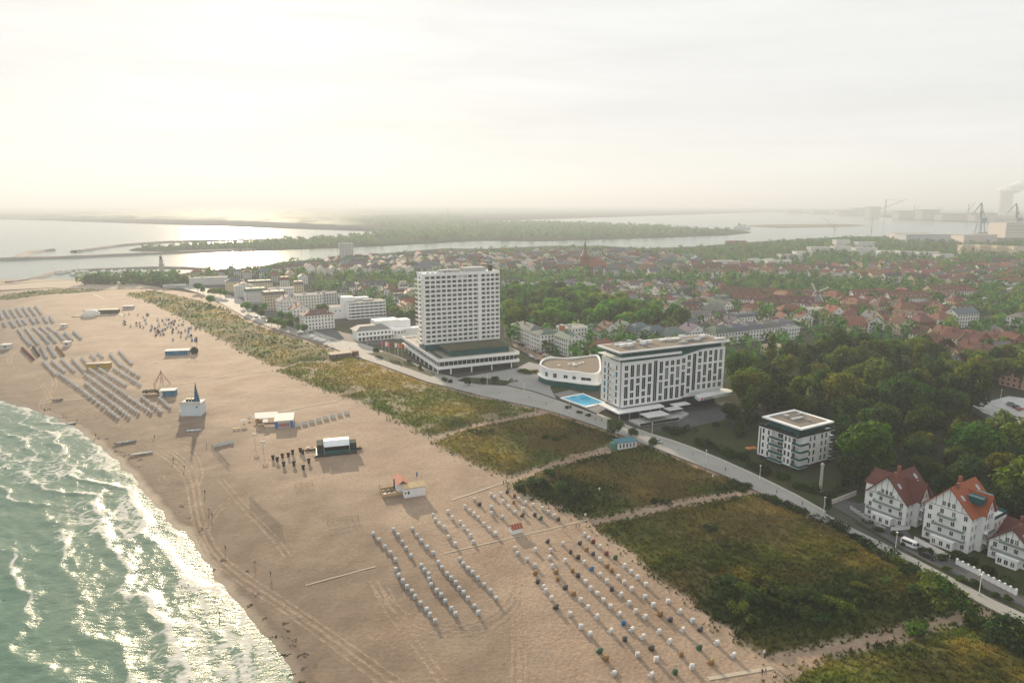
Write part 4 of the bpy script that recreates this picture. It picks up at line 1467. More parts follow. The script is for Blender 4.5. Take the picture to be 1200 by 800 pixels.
def house_meshes(w, d, floors, roof, rh, axis, dorm):
    key = (w, d, floors, roof, rh, axis, dorm)
    if key in HCACHE:
        return HCACHE[key]
    fh = 3.0
    H = floors * fh + 0.4
    wm, rm, cm, wn = MB(), MB(), MB(), MB()
    x0, x1, y0, y1 = -w / 2, w / 2, -d / 2, d / 2
    wm.box(x0, x1, y0, y1, 0, H)
    if roof == 'gable':
        wm.gable_wall(x0, x1, y0, y1, H, rh - 0.3, axis)
        rm.gable(x0, x1, y0, y1, H, rh, 0.5, axis)
    elif roof == 'hip':
        rm.hip(x0, x1, y0, y1, H, rh, 0.5)
    elif roof == 'half':
        # gable with clipped tips: mansard-like barn roof
        rm.hip(x0, x1, y0, y1, H, rh * 0.55, 0.5, inset=min(w, d) * 0.16)
        rm.hip(x0 + min(w, d) * 0.13, x1 - min(w, d) * 0.13, y0 + min(w, d) * 0.13, y1 - min(w, d) * 0.13, H + rh * 0.55, rh * 0.45, 0.12)
    elif roof == 'mansard':
        rm.hip(x0, x1, y0, y1, H, rh, 0.3, inset=1.3)
    else:
        rm.box(x0 + .3, x1 - .3, y0 + .3, y1 - .3, H, H + 0.05, 0)
        for a, b, c, e in ((x0 - .1, x1 + .1, y0 - .1, y0 + .3), (x0 - .1, x1 + .1, y1 - .3, y1 + .1), (x0 - .1, x0 + .3, y0 + .3, y1 - .3), (x1 - .3, x1 + .1, y0 + .3, y1 - .3)):
            wm.box(a, b, c, e, H - 0.2, H + 0.55)
        cm.box(x0 + w * .3, x0 + w * .3 + 3, y0 + d * .4, y0 + d * .4 + 2.4, H, H + 2.0)
    if roof != 'flat':
        cm.box(-w * 0.18 - .45, -w * 0.18 + .45, d * 0.05 - .4, d * 0.05 + .4, H + rh * 0.4, H + rh + 1.1)
        if w > 16:
            cm.box(w * 0.25 - .45, w * 0.25 + .45, d * 0.05 - .4, d * 0.05 + .4, H + rh * 0.4, H + rh + 0.9)
        for k in range(dorm):
            xx = x0 + w * (k + 0.5) / dorm
            for sg in (-1, 1):
                if axis == 'x' or roof != 'gable':
                    yy = sg * d * 0.30
                    a, b = (yy - 1.2, yy + .2) if sg < 0 else (yy - .2, yy + 1.2)
                    wm.box(xx - .8, xx + .8, a, b, H + rh * .18, H + rh * .18 + 1.7)
                    rm.box(xx - 1.0, xx + 1.0, a - (.2 if sg < 0 else 0), b + (.2 if sg > 0 else 0), H + rh * .18 + 1.7, H + rh * .18 + 1.9)
                    wn.box(xx - .5, xx + .5, a - .03 if sg < 0 else b, a if sg < 0 else b + .03, H + rh * .18 + .4, H + rh * .18 + 1.5)
    for x, y, z, an in wall_spots(w, d, floors, fh, 2.6, 1.1):
        c, s = math.cos(an), math.sin(an)
        q = [(-.55, -.04, -.75), (.55, -.04, -.75), (.55, -.04, .75), (-.55, -.04, .75), (-.55, .02, -.75), (.55, .02, -.75), (.55, .02, .75), (-.55, .02, .75)]
        wn.add([(x + a * c - b * s, y + a * s + b * c, z + e) for a, b, e in q], [(0, 1, 2, 3), (0, 4, 5, 1), (2, 6, 7, 3), (1, 5, 6, 2), (0, 3, 7, 4)])
    if roof == 'gable':
        e = H + rh * .3
        for s in (-1, 1):
            if axis == 'x':
                wn.box(min(s * w / 2, s * (w / 2 + .04)), max(s * w / 2, s * (w / 2 + .04)), -.5, .5, e - .6, e + .6)
            else:
                wn.box(-.5, .5, min(s * d / 2, s * (d / 2 + .04)), max(s * d / 2, s * (d / 2 + .04)), e - .6, e + .6)
    HCACHE[key] = (wm.mesh('wall', M_WALLC), rm.mesh('roof', M_FLATR if roof == 'flat' else M_ROOFC), cm.mesh('chimney', M_BRICK if roof != 'flat' else M_GREY), wn.mesh('window_panes', M_GLASS))
    return HCACHE[key]


HOUSES = []


def house(x, y, rot, w, d, floors, roof, rh=4.0, axis='x', wall='white', roofc='red', dorm=0, zone='town', label=None, cat='house', name='house', z=1.9):
    wm, rm, cm, wn = house_meshes(w, d, floors, roof, rh, axis, dorm)
    o = O(name, None, None, (x, y, z), R(rot))
    j = random.uniform(.88, 1.08)
    O('wall', wm, o, color=tuple(min(.85, c * j) for c in WALLC[wall]))
    r = O('roof', rm, o, color=tuple(c * random.uniform(.85, 1.2) for c in ROOFC[roofc]))
    O('chimney' if roof != 'flat' else 'roof_hut', cm, r)
    O('window_panes', wn, o, kind='stuff')
    HOUSES.append((o, x, y, wall, roofc, roof, floors, w, zone, label, cat))
    return o


RNAME = {'gable': 'gabled', 'hip': 'hipped', 'half': 'broken-pitch', 'mansard': 'mansard', 'flat': 'flat'}
CNAME = {'red': 'red', 'orange': 'orange', 'brown': 'brown', 'grey': 'grey', 'green': 'green-grey', 'dark': 'dark'}
ZNAME = {'hotelrow': 'houses right of the tower hotel', 'oldtown': 'old town behind the tower hotel', 'white': 'white quarter behind the park', 'red': 'red-roofed quarter', 'villa': 'villa quarter behind the wood', 'flats': 'flats by the harbour', 'seafront': 'seafront row', 'point': 'houses near the lighthouse', 'garden': 'garden quarter behind the hotel'}


def label_houses():
    by = {}
    for h in HOUSES:
        if h[9]:
            tag(h[0], h[9], h[10])
        else:
            by.setdefault(h[8], []).append(h)
    for z, L in by.items():
        L.sort(key=lambda h: h[2])
        per = max(5, int(math.sqrt(len(L) * 2.4)))
        for r0 in range(0, len(L), per):
            for i, h in enumerate(sorted(L[r0:r0 + per], key=lambda q: q[1] / q[2])):
                rf = 'flat-roofed' if h[5] == 'flat' else f'{CNAME[h[4]]} {RNAME[h[5]]}-roofed'
                tag(h[0], f'{h[3]} {rf} house, {ordw(i)} from left, row {ordw(r0 // per)}, {ZNAME[z]}', h[10], ZNAME[z])


def hp(u, v, rot, *a, **k):
    x, y = G(u, v)
    return house(x, y, rot, *a, **k)


def hpc(u, v, rot, w, d, *a, **k):
    # placed by its front left corner
    x, y = G(u, v)
    c, s = math.cos(R(rot)), math.sin(R(rot))
    return house(x + c * w / 2 - s * d / 2, y + s * w / 2 + c * d / 2, rot, w, d, *a, **k)


# -- seafront row west of the tower hotel (far to near)
hp(372, 384, 32, 26, 15, 4, 'hip', 4, wall='white', roofc='brown', dorm=3, label='white corner house with balconies and brown roof on the seafront row')
hp(352, 377, 30, 16, 14, 4, 'gable', 5, 'y', wall='white', roofc='red', label='white gabled house with red roof beside the clipped trees')
hp(338, 370, 30, 18, 16, 5, 'gable', 5, 'y', wall='white', roofc='grey', label='tall white gabled guest house with grey roof on the seafront')
hp(322, 362, 28, 22, 15, 5, 'mansard', 3.5, wall='sand', roofc='grey', label='sand-coloured block with grey mansard roof on the seafront')
hp(300, 354, 28, 22, 14, 4, 'mansard', 3.5, wall='white', roofc='green', label='white house with green mansard roof on the seafront')
hp(286, 347, 28, 20, 14, 4, 'gable', 4, 'y', wall='white', roofc='grey', label='white gabled seafront house nearest the sun glare')
hp(276, 341, 25, 22, 14, 4, 'hip', 4, wall='cream', roofc='grey', zone='seafront')
hp(305, 343, 25, 28, 14, 4, 'mansard', 3, wall='cream', roofc='green', zone='seafront')
hp(330, 350, 25, 26, 13, 4, 'flat', wall='white', label='white flat-roofed block behind the sand-coloured seafront block')
hp(362, 362, 25, 26, 14, 5, 'flat', wall='white', label='white block with courtyard tree behind the seafront row')
hp(383, 360, 25, 20, 13, 5, 'flat', wall='grey', label='grey flat-roofed block left of the stepped white hotel')
hp(245, 333, 20, 46, 15, 3, 'flat', wall='white', label='long white three-storey hall near the lighthouse', cat='hall')
hp(213, 331, 20, 24, 12, 2, 'hip', 4, wall='brick', roofc='brown', label='low brick building with brown roof at the lighthouse foot')
hp(205, 337, 20, 26, 12, 1, 'flat', wall='grey', label='low grey pavilion before the lighthouse', cat='pavilion')
hp(232, 326, 20, 18, 12, 3, 'hip', 4, wall='cream', roofc='red', zone='point')
for u, v in [(262, 326), (275, 325), (290, 326), (300, 322), (312, 326), (322, 330), (340, 328), (355, 332), (334, 336), (350, 342)]:
    hp(u, v, random.choice([20, 110]), random.choice([14, 18]), 12, 3, random.choice(['gable', 'hip', 'mansard']), 4, wall=random.choice(['white', 'cream', 'white', 'grey']), roofc=random.choice(['grey', 'red', 'brown', 'green']), zone='point')
# -- houses right of the tower hotel
hpc(621, 406.5, 25, 15, 34, 4, 'hip', 3, wall='white', roofc='green', dorm=0, label='white grand hotel with loggias and green roof beside the parked cars', cat='hotel', name='hotel')
hpc(633, 412, 25, 20, 17, 4, 'hip', 2.2, wall='white', roofc='green', label='white four-storey cube hotel with green hipped roof beside the brick chimney wall', cat='hotel', name='hotel')
hpc(662, 404, 25, 20, 14, 4, 'flat', wall='white', label='white flat-roofed annex behind the brick-coloured strip wall', cat='house')
hpc(665, 418, 25, 15, 20, 4, 'gable', 4, 'y', wall='white', roofc='green', label='white gabled hotel with tall windows left of the spa wing', cat='hotel', name='hotel')
hp(702, 413, 25, 26, 12, 2, 'hip', 3, wall='white', roofc='orange', label='low house with long orange roof behind the gabled hotel')
hp(733, 427, 25, 16, 14, 3, 'gable', 5.5, 'y', wall='cream', roofc='orange', label='villa with orange gabled roof just behind the spa wing')
hp(748, 424, 25, 14, 12, 2, 'gable', 4, 'y', wall='brick', roofc='red', label='dark red gabled house beside the orange-roofed villa')
hp(768, 425, 25, 20, 14, 3, 'mansard', 3, wall='white', roofc='green', zone='garden')
hp(790, 415, 25, 26, 16, 3, 'flat', wall='white', zone='garden')
hp(712, 399, 25, 18, 13, 3, 'gable', 6, 'y', wall='white', roofc='brown', dorm=0, zone='garden')
hp(730, 398, 25, 16, 13, 3, 'gable', 6, 'y', wall='white', roofc='green', zone='garden')
hp(748, 400, 25, 18, 14, 3, 'half', 6, wall='cream', roofc='green', zone='garden')
hp(766, 404, 25, 20, 14, 3, 'half', 6, wall='white', roofc='green', zone='garden')
hp(786, 404, 25, 22, 15, 3, 'hip', 5, wall='white', roofc='grey', zone='garden')
hp(810, 400, 25, 18, 14, 3, 'gable', 5, 'y', wall='white', roofc='grey', zone='garden')
for i, u in enumerate((842, 860, 878, 896, 914)):
    hp(u, 402 - i * 2.2, 24, 19, 14, 3, 'half', 5, wall='white', roofc='grey', dorm=2, label=f'white terrace house with dark grey broken-pitch roof, {ordw(i)} from the wave-fronted hotel')
hp(838, 390, 24, 20, 14, 2, 'gable', 5, 'y', wall='white', roofc='dark', zone='garden')
hp(857, 386, 24, 16, 13, 2, 'gable', 5, 'y', wall='white', roofc='grey', zone='garden')
hp(923, 396, 24, 12, 12, 3, 'flat', wall='white', zone='garden')
hp(905, 415, 24, 14, 9, 2, 'flat', wall='cream', label='small cream flat-roofed house half hidden at the edge of the wood')
# -- red quarter, long terraces
hp(1060, 358, 12, 46, 12, 3, 'gable', 6, wall='white', roofc='red', dorm=8, label='longest white terrace with red roof and dormers in the red quarter')
hp(1012, 355, 12, 34, 12, 3, 'gable', 6, wall='white', roofc='red', dorm=6, label='white terrace with red dormer roof right of the windmill')
hp(1098, 351, 12, 30, 12, 4, 'gable', 5, wall='cream', roofc='brown', dorm=5, label='cream terrace with brown roof at the end of the long terrace')
hp(1122, 350, 12, 36, 14, 3, 'hip', 6, wall='white', roofc='red', dorm=5, label='white corner terrace with red hipped roof by the railway sheds')
hp(928, 364, -25, 38, 12, 3, 'gable', 6, wall='white', roofc='brown', dorm=6, label='white terrace with brown dormer roof left of the windmill')
hp(868, 352, -25, 44, 12, 3, 'gable', 6, wall='cream', roofc='brown', dorm=6, label='cream terrace with brown roof in the middle of the town')
hp(880, 360, -25, 42, 12, 3, 'gable', 6, wall='white', roofc='red', dorm=6, zone='red')
hp(946, 373, 10, 26, 14, 3, 'flat', wall='white', label='white flat-roofed block with balconies before the windmill')
hp(925, 376, 10, 26, 15, 3, 'half', 6, wall='white', roofc='red', dorm=4, label='white house with wide red broken-pitch roof left of the wood')
hp(975, 378, 15, 18, 15, 3, 'gable', 6.5, 'y', wall='white', roofc='orange', label='white house with orange gable behind the top of the wood')
hp(998, 388, 15, 20, 13, 2, 'gable', 6, wall='cream', roofc='orange', label='low house with broad orange roof at the wood edge')
hp(1020, 384, 15, 15, 12, 3, 'gable', 6, 'y', wall='cream', roofc='grey', label='cream house with grey gable at the wood edge')
hp(1060, 372, 15, 24, 14, 3, 'hip', 5, wall='brick', roofc='red', label='brick house with red hipped roof among trees')
hp(1078, 388, 15, 17, 14, 3, 'hip', 6, wall='brick', roofc='red', label='brick villa with pyramid red roof behind the wood')
hp(1100, 385, 15, 17, 14, 3, 'hip', 6, wall='white', roofc='red', label='white villa with pyramid red roof behind the wood')
hp(1125, 382, 15, 24, 13, 4, 'gable', 4, wall='white', roofc='grey', label='white four-storey house with grey roof behind the villas')
hp(1080, 400, 20, 14, 12, 2, 'gable', 6, 'y', wall='white', roofc='brown', label='white house with brown gable nearest the dark wood top')
hp(1105, 405, 20, 14, 13, 3, 'gable', 6, 'y', wall='cream', roofc='orange', label='cream house with steep orange roof, left of the copper tree')
hp(1118, 408, 20, 13, 12, 3, 'gable', 5.5, 'y', wall='cream', roofc='brown', zone='villa')
hp(1142, 412, 20, 15, 12, 3, 'gable', 6, 'y', wall='brick', roofc='brown', zone='villa')
hp(1136, 425, 20, 14, 12, 3, 'gable', 6.5, 'y', wall='pink', roofc='red', label='pink house with red gable beside the cream gabled house')
hp(1152, 431, 20, 14, 12, 3, 'gable', 6.5, 'y', wall='cream', roofc='brown', label='cream gabled house behind the right part of the wood')
hp(1196, 452, 22, 18, 14, 3, 'half', 6, wall='pink', roofc='red', label='salmon pink house with red roof at the right edge behind the wood')
hp(1170, 420, 20, 16, 12, 2, 'gable', 6, wall='brick', roofc='grey', zone='villa')
hp(1196, 384, 15, 18, 14, 3, 'hip', 5, wall='white', roofc='grey', zone='villa')
# railway sheds
M_SHED = MAT('shed_roof', (0.10, 0.10, 0.10), rough=0.6, var=0.15)
for i, (u, v) in enumerate(((1085, 367), (1108, 363), (1150, 357), (1185, 344))):
    x, y = G(u, v)
    o = T('railway_shed', f'long low dark-roofed railway shed with skylights, {ordw(i)} from the windmill side', 'shed', (x, y, 1.9), R(38), 'railway sheds')
    mb = MB(); mb.box(-24, 24, -8, 8, 0, 5.0)
    O('wall', mb.mesh('wall', M_GREY), o)
    mb = MB(); mb.hip(-24, 24, -8, 8, 5.0, 1.6, 0.6, inset=6)
    rf = O('roof', mb.mesh('roof', M_SHED), o)
    for k in range(4):
        mb = MB(); mb.box(-19 + 11 * k, -13 + 11 * k, -1.5, 1.5, 6.5, 7.3)
        O('skylight', mb.mesh('skylight', M_FRAME), rf)


# -- random infill of the quarters
def rect_free(x, y, r, taken):
    return all((x - a) ** 2 + (y - b) ** 2 > (r + c) ** 2 for a, b, c in taken)


TAKEN = [(h[1], h[2], max(8, h[7] * 0.5)) for h in HOUSES]
TAKEN += [(-50, 450, 60), (85, 350, 50), (50, 360, 25)]
for i in range(12):
    TAKEN.append((*G(560 - 11 * i, 440 - 6.4 * i), 22))
NOHOUSE = [WOOD, PARK, WOOD_BACK, PROM_SEA + PROM_LAND[::-1], DECK]


def infill(zone, pp, gap, styles, rots, nmax, seed, wd=(11, 15), fl=(2, 3)):
    poly = poly_px(pp)
    c = 0
    for x, y in sorted(scatter(poly, gap, 5000, NOHOUSE, seed), key=lambda p: p[1]):
        if c >= nmax:
            break
        if not rect_free(x, y, 6, TAKEN):
            continue
        rf, rc, wl = random.choice(styles)
        w, d = random.choice([(10, 9), (12, 10), (14, 11), (18, 11), (24, 12)] if rf != 'flat' else [(14, 12), (20, 14), (26, 14)])
        house(x, y, random.choice(rots), w, d, random.choice(fl), rf, random.choice([4.0, 5.0]) if rf != 'mansard' else 3.0, random.choice('xy') if rf == 'gable' and w < 15 else 'x', wl, rc, 3 if w > 17 and rf != 'flat' else 0, zone)
        TAKEN.append((x, y, w * 0.42))
        c += 1


ST_OLD = [('gable', 'grey', 'white'), ('gable', 'brown', 'white'), ('gable', 'red', 'cream'), ('mansard', 'green', 'white'), ('flat', 'grey', 'white'), ('gable', 'dark', 'white'), ('hip', 'red', 'white'), ('gable', 'grey', 'cream')]
ST_RED = [('gable', 'red', 'white'), ('hip', 'red', 'cream'), ('gable', 'brown', 'white'), ('gable', 'brown', 'white'), ('gable', 'orange', 'white'), ('half', 'red', 'cream'), ('gable', 'red', 'brick'), ('gable', 'brown', 'cream')]
infill('oldtown', [(395, 350), (400, 332), (470, 326), (590, 326), (590, 342), (480, 350), (480, 372), (440, 345)], 17, ST_OLD, [25, 115, 20], 34, 401, fl=(2, 3, 3))
infill('garden', [(690, 396), (880, 384), (850, 372), (770, 366), (800, 384)], 19, ST_OLD, [25, 115], 14, 402)
infill('white', [(598, 341), (640, 342), (720, 357), (770, 366), (850, 372), (860, 345), (800, 330), (640, 322), (598, 324)], 17, ST_OLD + [('flat', 'grey', 'white'), ('mansard', 'grey', 'white')], [25, 115, 30], 78, 403, fl=(2, 3, 3))
infill('red', [(860, 384), (930, 382), (1060, 392), (1130, 372), (1120, 345), (1000, 330), (870, 330)], 17, ST_RED, [12, -25, 102], 62, 404, fl=(2, 3))
infill('villa', [(1060, 405), (1130, 440), (1290, 450), (1290, 372), (1130, 380)], 18, ST_RED + [('gable', 'grey', 'cream'), ('hip', 'dark', 'white')], [20, 110], 26, 405, fl=(2, 2, 3))
# white flats by the harbour
for i, (u, v, w, f) in enumerate([(958, 298, 60, 5), (985, 297, 60, 5), (1012, 299, 70, 5), (940, 302, 50, 4), (1040, 301, 60, 4), (1062, 302, 60, 4), (1086, 303, 60, 4), (1012, 293, 60, 6), (985, 292, 50, 7), (925, 306, 60, 4), (890, 312, 70, 4), (910, 314, 60, 4), (850, 314, 60, 4), (1105, 306, 44, 4)]):
    hp(u, v, 8, w * .7, 16, f, 'flat', wall='white', zone='flats', cat='apartment block', name='apartment_block')
for i, (u, v) in enumerate([(1135, 297), (1155, 298), (1175, 299), (1195, 300)]):
    hp(u, v, 8, 44, 14, 6, 'flat', wall='cream', zone='flats', cat='apartment block', name='apartment_block')
hp(862, 288, 5, 50, 16, 4, 'flat', wall='brick', label='dark brick warehouse on the lagoon bank', cat='warehouse', name='warehouse')
x, y = G(406, 303)


# -- all houses farther back, one mass
def town_mass():
    polys = [poly_px(p) for p in ([(320, 322), (600, 322), (600, 300), (500, 302), (400, 308)], [(600, 320), (800, 326), (1000, 327), (1130, 340), (1290, 340), (1290, 312), (1120, 312), (900, 318), (760, 300), (640, 296), (600, 302)])]
    spots = [p for k, q in enumerate(polys) for p in scatter(q, 18, 12000, NOHOUSE, 500 + k)]
    VW, FW, VR, FR, CR, CW, VG = [], [], [], [], [], [], MB()
    wm, rm = MB(), MB()
    wc, rc = [], []
    for x, y in spots:
        if not rect_free(x, y, 4, TAKEN) or random.random() < 0.08:
            continue
        u, v = PX(x, y)
        red = u > 820 and random.random() < .8 or random.random() < .25
        w, d, f = random.choice([(12, 10, 2), (16, 11, 3), (26, 11, 3), (12, 11, 3)])
        H, rh = f * 3 + .4, random.choice([3.5, 5])
        a = R(random.choice([25, 115, 12]))
        ca, sa = math.cos(a), math.sin(a)
        t = MB(); t.box(-w / 2, w / 2, -d / 2, d / 2, 0, H); t.gable_wall(-w / 2, w / 2, -d / 2, d / 2, H, rh - .2)
        r = MB(); r.gable(-w / 2, w / 2, -d / 2, d / 2, H, rh, .4)
        g = MB()
        for sx, sy, z, an in wall_spots(w, d, f, 3.0, 3.4, 1.1):
            if an in (0, math.pi / 2):
                if an == 0:
                    g.box(sx - .6, sx + .6, sy - .05, sy, z - .75, z + .75)
                else:
                    g.box(sx, sx + .05, sy - .6, sy + .6, z - .75, z + .75)

        def put(dst, src):
            dst.add([(x + p * ca - q * sa, y + p * sa + q * ca, 1.9 + e) for p, q, e in src.v], src.f)
        put(wm, t); put(rm, r); put(VG, g)
        j = random.uniform(.75, 1.05)
        wcol = [c * j for c in random.choice([WALLC['white'], WALLC['white'], WALLC['white'], WALLC['cream']])]
        rcol = [c * random.uniform(.7, 1.2) for c in (ROOFC[random.choice(['red', 'brown', 'orange', 'red'])] if red else ROOFC[random.choice(['grey', 'brown', 'green', 'dark'])])]
        wc += [wcol] * len(t.v); rc += [rcol] * len(r.v)
        TAKEN.append((x, y, w * .4))
    o = O('town_houses', None, None)
    o['kind'] = 'stuff'
    o['label'] = 'mass of small gabled houses in the far part of the town'
    for nm, mb, cc in (('walls_mass', wm, wc), ('roofs_mass', rm, rc)):
        me = mb.mesh(nm, VTINT)
        at = me.attributes.new('tint', 'FLOAT_COLOR', 'POINT')
        at.data.foreach_set('color', np.concatenate([np.array(cc, np.float32), np.ones((len(cc), 1), np.float32)], 1).ravel())
        O(nm, me, o, kind='stuff')
    O('panes_mass', VG.mesh('panes_mass', M_GLASS), o, kind='stuff')


def tint_material():
    m, nt, b = nodemat('painted_mass')
    at = nt.nodes.new('ShaderNodeAttribute'); at.attribute_name = 'tint'
    nt.links.new(at.outputs['Color'], b.inputs['Base Color'])
    b.inputs['Roughness'].default_value = 0.8
    b.inputs['Specular IOR Level'].default_value = 0.2
    return m


VTINT = tint_material()
town_mass()
# -- trees between the houses: nearest singly, the rest one mass
NOTREE = [WOOD, PARK]
near_t = [p for p in scatter(poly_px([(480, 372), (400, 350), (400, 326), (600, 322), (900, 326), (1130, 340), (1290, 345), (1290, 450), (1130, 444), (1060, 408), (880, 424), (690, 430), (600, 402), (590, 380)]), 12.5, 12000, NOTREE, 611) if rect_free(p[0], p[1], .3, TAKEN)]
near_t.sort(key=lambda p: p[1])
N_IND = max(0, 296 - len(TREE_LIST))
for x, y in near_t[:N_IND]:
    tree(x, y, random.choice(['dark', 'mid', 'mid', 'olive', 'olive', 'gold']), random.randrange(3), random.uniform(.65, .95), zone='town', lo=True)
rest = near_t[N_IND:] + [p for p in scatter(poly_px([(220, 335), (240, 322), (400, 306), (600, 295), (700, 293), (760, 297), (870, 289), (1000, 281), (1060, 282), (1110, 286), (1290, 288), (1290, 345), (1130, 340), (900, 326), (600, 322), (400, 326), (400, 348), (300, 330)]), 14, 12000, NOTREE, 613) if rect_free(p[0], p[1], 0.5, TAKEN)]
rest += [tuple(p) for p in rand_in(poly_px([(1130, 308), (1290, 312), (1290, 342), (1130, 338), (1050, 318)]), 420, 615) if rect_free(p[0], p[1], 2, TAKEN)]
rest += [tuple(p) for p in rand_in(poly_px([(600, 299), (700, 294), (830, 297), (900, 287), (960, 283), (1060, 283), (1110, 286), (900, 295), (700, 303)]), 260, 617) if rect_free(p[0], p[1], 2, TAKEN)]
rest += [tuple(p) for p in rand_in(poly_px([(92, 333), (225, 335), (205, 328), (110, 329)]), 120, 619)]
tree_mass('town_greenery', rest, RNG.uniform(8, 17, len(rest)), 40, 0.13, 'green tree cover between the far town houses', 621, GREENS)
# ------------------------------------------------------------------ the tower hotel
M_SUN_DECK = MAT('moss_roof', (0.085, 0.085, 0.05), rough=0.95, var=0.3, scale=0.3)


def W2(o, rot, x, y):
    a = R(rot)
    return (o[0] + x * math.cos(a) - y * math.sin(a), o[1] + x * math.sin(a) + y * math.cos(a))


def part(name, mb, mats, parent, **k):
    return O(name, mb.mesh(name, mats), parent, **k)


def tower_hotel():
    t = T('tower_hotel', 'tall white slab hotel tower on a wide two-storey podium', 'hotel', (-46, 415.6, 2.0), R(24.4))
    # podium: recessed ground floor, two white bands with a glazed storey between, terrace
    mb = MB(); mb.box(3, 53, 4, 80, -0.2, 4.0)
    part('ground_floor', mb, M_DARK, t)
    mb = MB(); mb.box(0.6, 54.4, 0.6, 82.4, 5.6, 8.6)
    gl = part('glazed_storey', mb, M_GLASS, t)
    for k in range(18):
        mb = MB(); mb.box(0.9 + 3 * k, 1.1 + 3 * k, 0.35, 0.59, 5.6, 8.6)
        O('mullion', mb.mesh('mullion', M_FRAME), gl)
    for k in range(26):
        mb = MB(); mb.box(0.35, 0.59, 2 + 3.1 * k, 2.35 + 3.1 * k, 5.6, 8.6)
        O('mullion', mb.mesh('mullion', M_FRAME), gl)
    mb = MB(); mb.box(-0.6, 55.6, -0.6, 83.2, 3.8, 5.6)
    part('lower_band', mb, M_WHITE, t)
    mb = MB(); mb.box(-0.6, 55.6, -0.6, 83.2, 8.6, 9.4)
    for a, b, c, d in ((-0.6, 55.6, -0.6, -0.2), (-0.6, 55.6, 82.8, 83.2), (-0.6, -0.2, -0.2, 82.8), (55.2, 55.6, -0.2, 82.8)):
        mb.box(a, b, c, d, 9.4, 10.6)
    part('terrace_band', mb, [M_WHITE], t)
    mb = MB(); mb.box(-0.1, 55.1, -0.1, 82.7, 9.4, 9.46)
    part('terrace_floor', mb, MAT('terrace_paving', (0.34, 0.31, 0.27), rough=0.85, var=0.2), t)
    for k in range(9):
        mb = MB(); mb.box(0.2, 0.9, 3 + 9.5 * k, 3.7 + 9.5 * k, -0.2, 3.8)
        part('column', mb, M_WHITE, t)
    for k in range(4):
        mb = MB(); mb.box(8 + 14 * k, 8.7 + 14 * k, 0.3, 1.0, -0.2, 3.8)
        part('column', mb, M_WHITE, t)
    # terrace pavilion with green glass and mossy roof
    mb = MB(); mb.box(11, 52, 8, 27.4, 9.46, 13.6)
    part('terrace_pavilion', mb, M_TEAL, t)
    mb = MB(); mb.hip(9, 54.5, 6.5, 27.6, 13.6, 1.3, 0.3, inset=4)
    part('pavilion_roof', mb, M_SUN_DECK, t)
    mb = MB(); mb.box(0.5, 54, 28.6, 42.5, 9.46, 14.4)
    part('tower_base', mb, M_TEAL, t)
    # tower body
    X0, X1, Y0, Y1, Z0, ZT = 0.0, 54.0, 28.0, 43.0, 14.4, 60.0
    mb = MB()
    mb.box(X0 + .02, X1 - .02, Y0 + 1.5, Y1 - 1.5, Z0, ZT)
    part('wall', mb, M_WHITE, t)
    nf, fh = 15, 3.0
    cols = [1.0 + 3.72 * i for i in range(11)]               # ten bays, then a solid pier, then four narrow bays
    edges = [(cols[i], cols[i + 1]) for i in range(10)] + [(40.6 + 3.3 * i, 43.9 + 3.3 * i) for i in range(4)]
    slab, fin = MB(), MB()
    for f in range(nf + 1):
        z = Z0 + f * fh
        slab.box(X0, X1, Y0 - 0.15, Y0 + 1.5, z - 0.15, z + (0.95 if f < nf else 0.6))
    bs = part('balcony_band', slab, M_WHITE, t); bs['kind'] = 'stuff'
    xs = [X0, 0.75] + [e[1] - .18 for e in edges[:9]]
    for e in [(0, 1.3)] + [(e[1] - .4, e[1] + .4) for e in edges[:9]] + [(38.2, 40.6)] + [(e[1] - .4, e[1] + .4) for e in edges[10:13]] + [(53.6, 54)]:
        mb = MB(); mb.box(e[0], e[1], Y0 - 0.22 if e[1] - e[0] > 1.5 else Y0 - 0.1, Y0 + 1.5, Z0 - 0.1, ZT)
        part('fin', mb, M_WHITE, t)
    wmesh = win_mesh(2.85, 2.0, bars=2)
    wnar = win_mesh(2.4, 2.0, bars=1)
    for f in range(nf - 1):
        for i, (a, b) in enumerate(edges):
            O('window', wmesh if i < 10 else wnar, t, ((a + b) / 2, Y0 + 1.44, Z0 + f * fh + 2.0))
    for i, (a, b) in enumerate(edges):
        if i not in (6, 7):
            O('window', wmesh if i < 10 else wnar, t, ((a + b) / 2, Y0 + 1.44, Z0 + (nf - 1) * fh + 2.0))
    # the beach-side end wall with its stack of balconies
    for f in range(nf):
        z = Z0 + f * fh
        mb = MB(); mb.box(-2.3, 0.0, Y0 + 3.5, Y1 - 3, z + 0.0, z + 0.2); mb.box(-2.3, -2.15, Y0 + 3.5, Y1 - 3, z + 0.2, z + 1.15)
        part('end_balcony', mb, M_WHITE, t)
        O('window', win_mesh(3.0, 1.9, bars=2), t, (-0.0, Y0 + 8, z + 1.5), -math.pi / 2)
    # roof storey and plant
    mb = MB(); mb.box(X0, X1, Y0 - .15, Y1, ZT + 0.0, ZT + 0.5)
    for a, b, c, d in ((X0, X1, Y0 - .15, Y0 + .2), (X0, X1, Y1 - .35, Y1), (X0, X0 + .35, Y0 + .2, Y1 - .35), (X1 - .35, X1, Y0 + .2, Y1 - .35)):
        mb.box(a, b, c, d, ZT + 0.5, ZT + 1.2)
    r = part('roof', mb, M_WHITE, t)
    mb = MB(); mb.box(30, 46, Y0 + 5, Y1 - 2, ZT + .5, ZT + 3.4)
    part('plant_room', mb, M_GREY, r)
    mb = MB(); mb.box(14, 28, Y0 + 6, Y1 - 3, ZT + .5, ZT + 2.4)
    part('plant_room', mb, M_GREY, r)
    mb = MB(); mb.box(49, 51.2, Y0 + 6, Y0 + 8.5, ZT + .5, ZT + 4.5)
    part('chimney', mb, M_DARK, r)
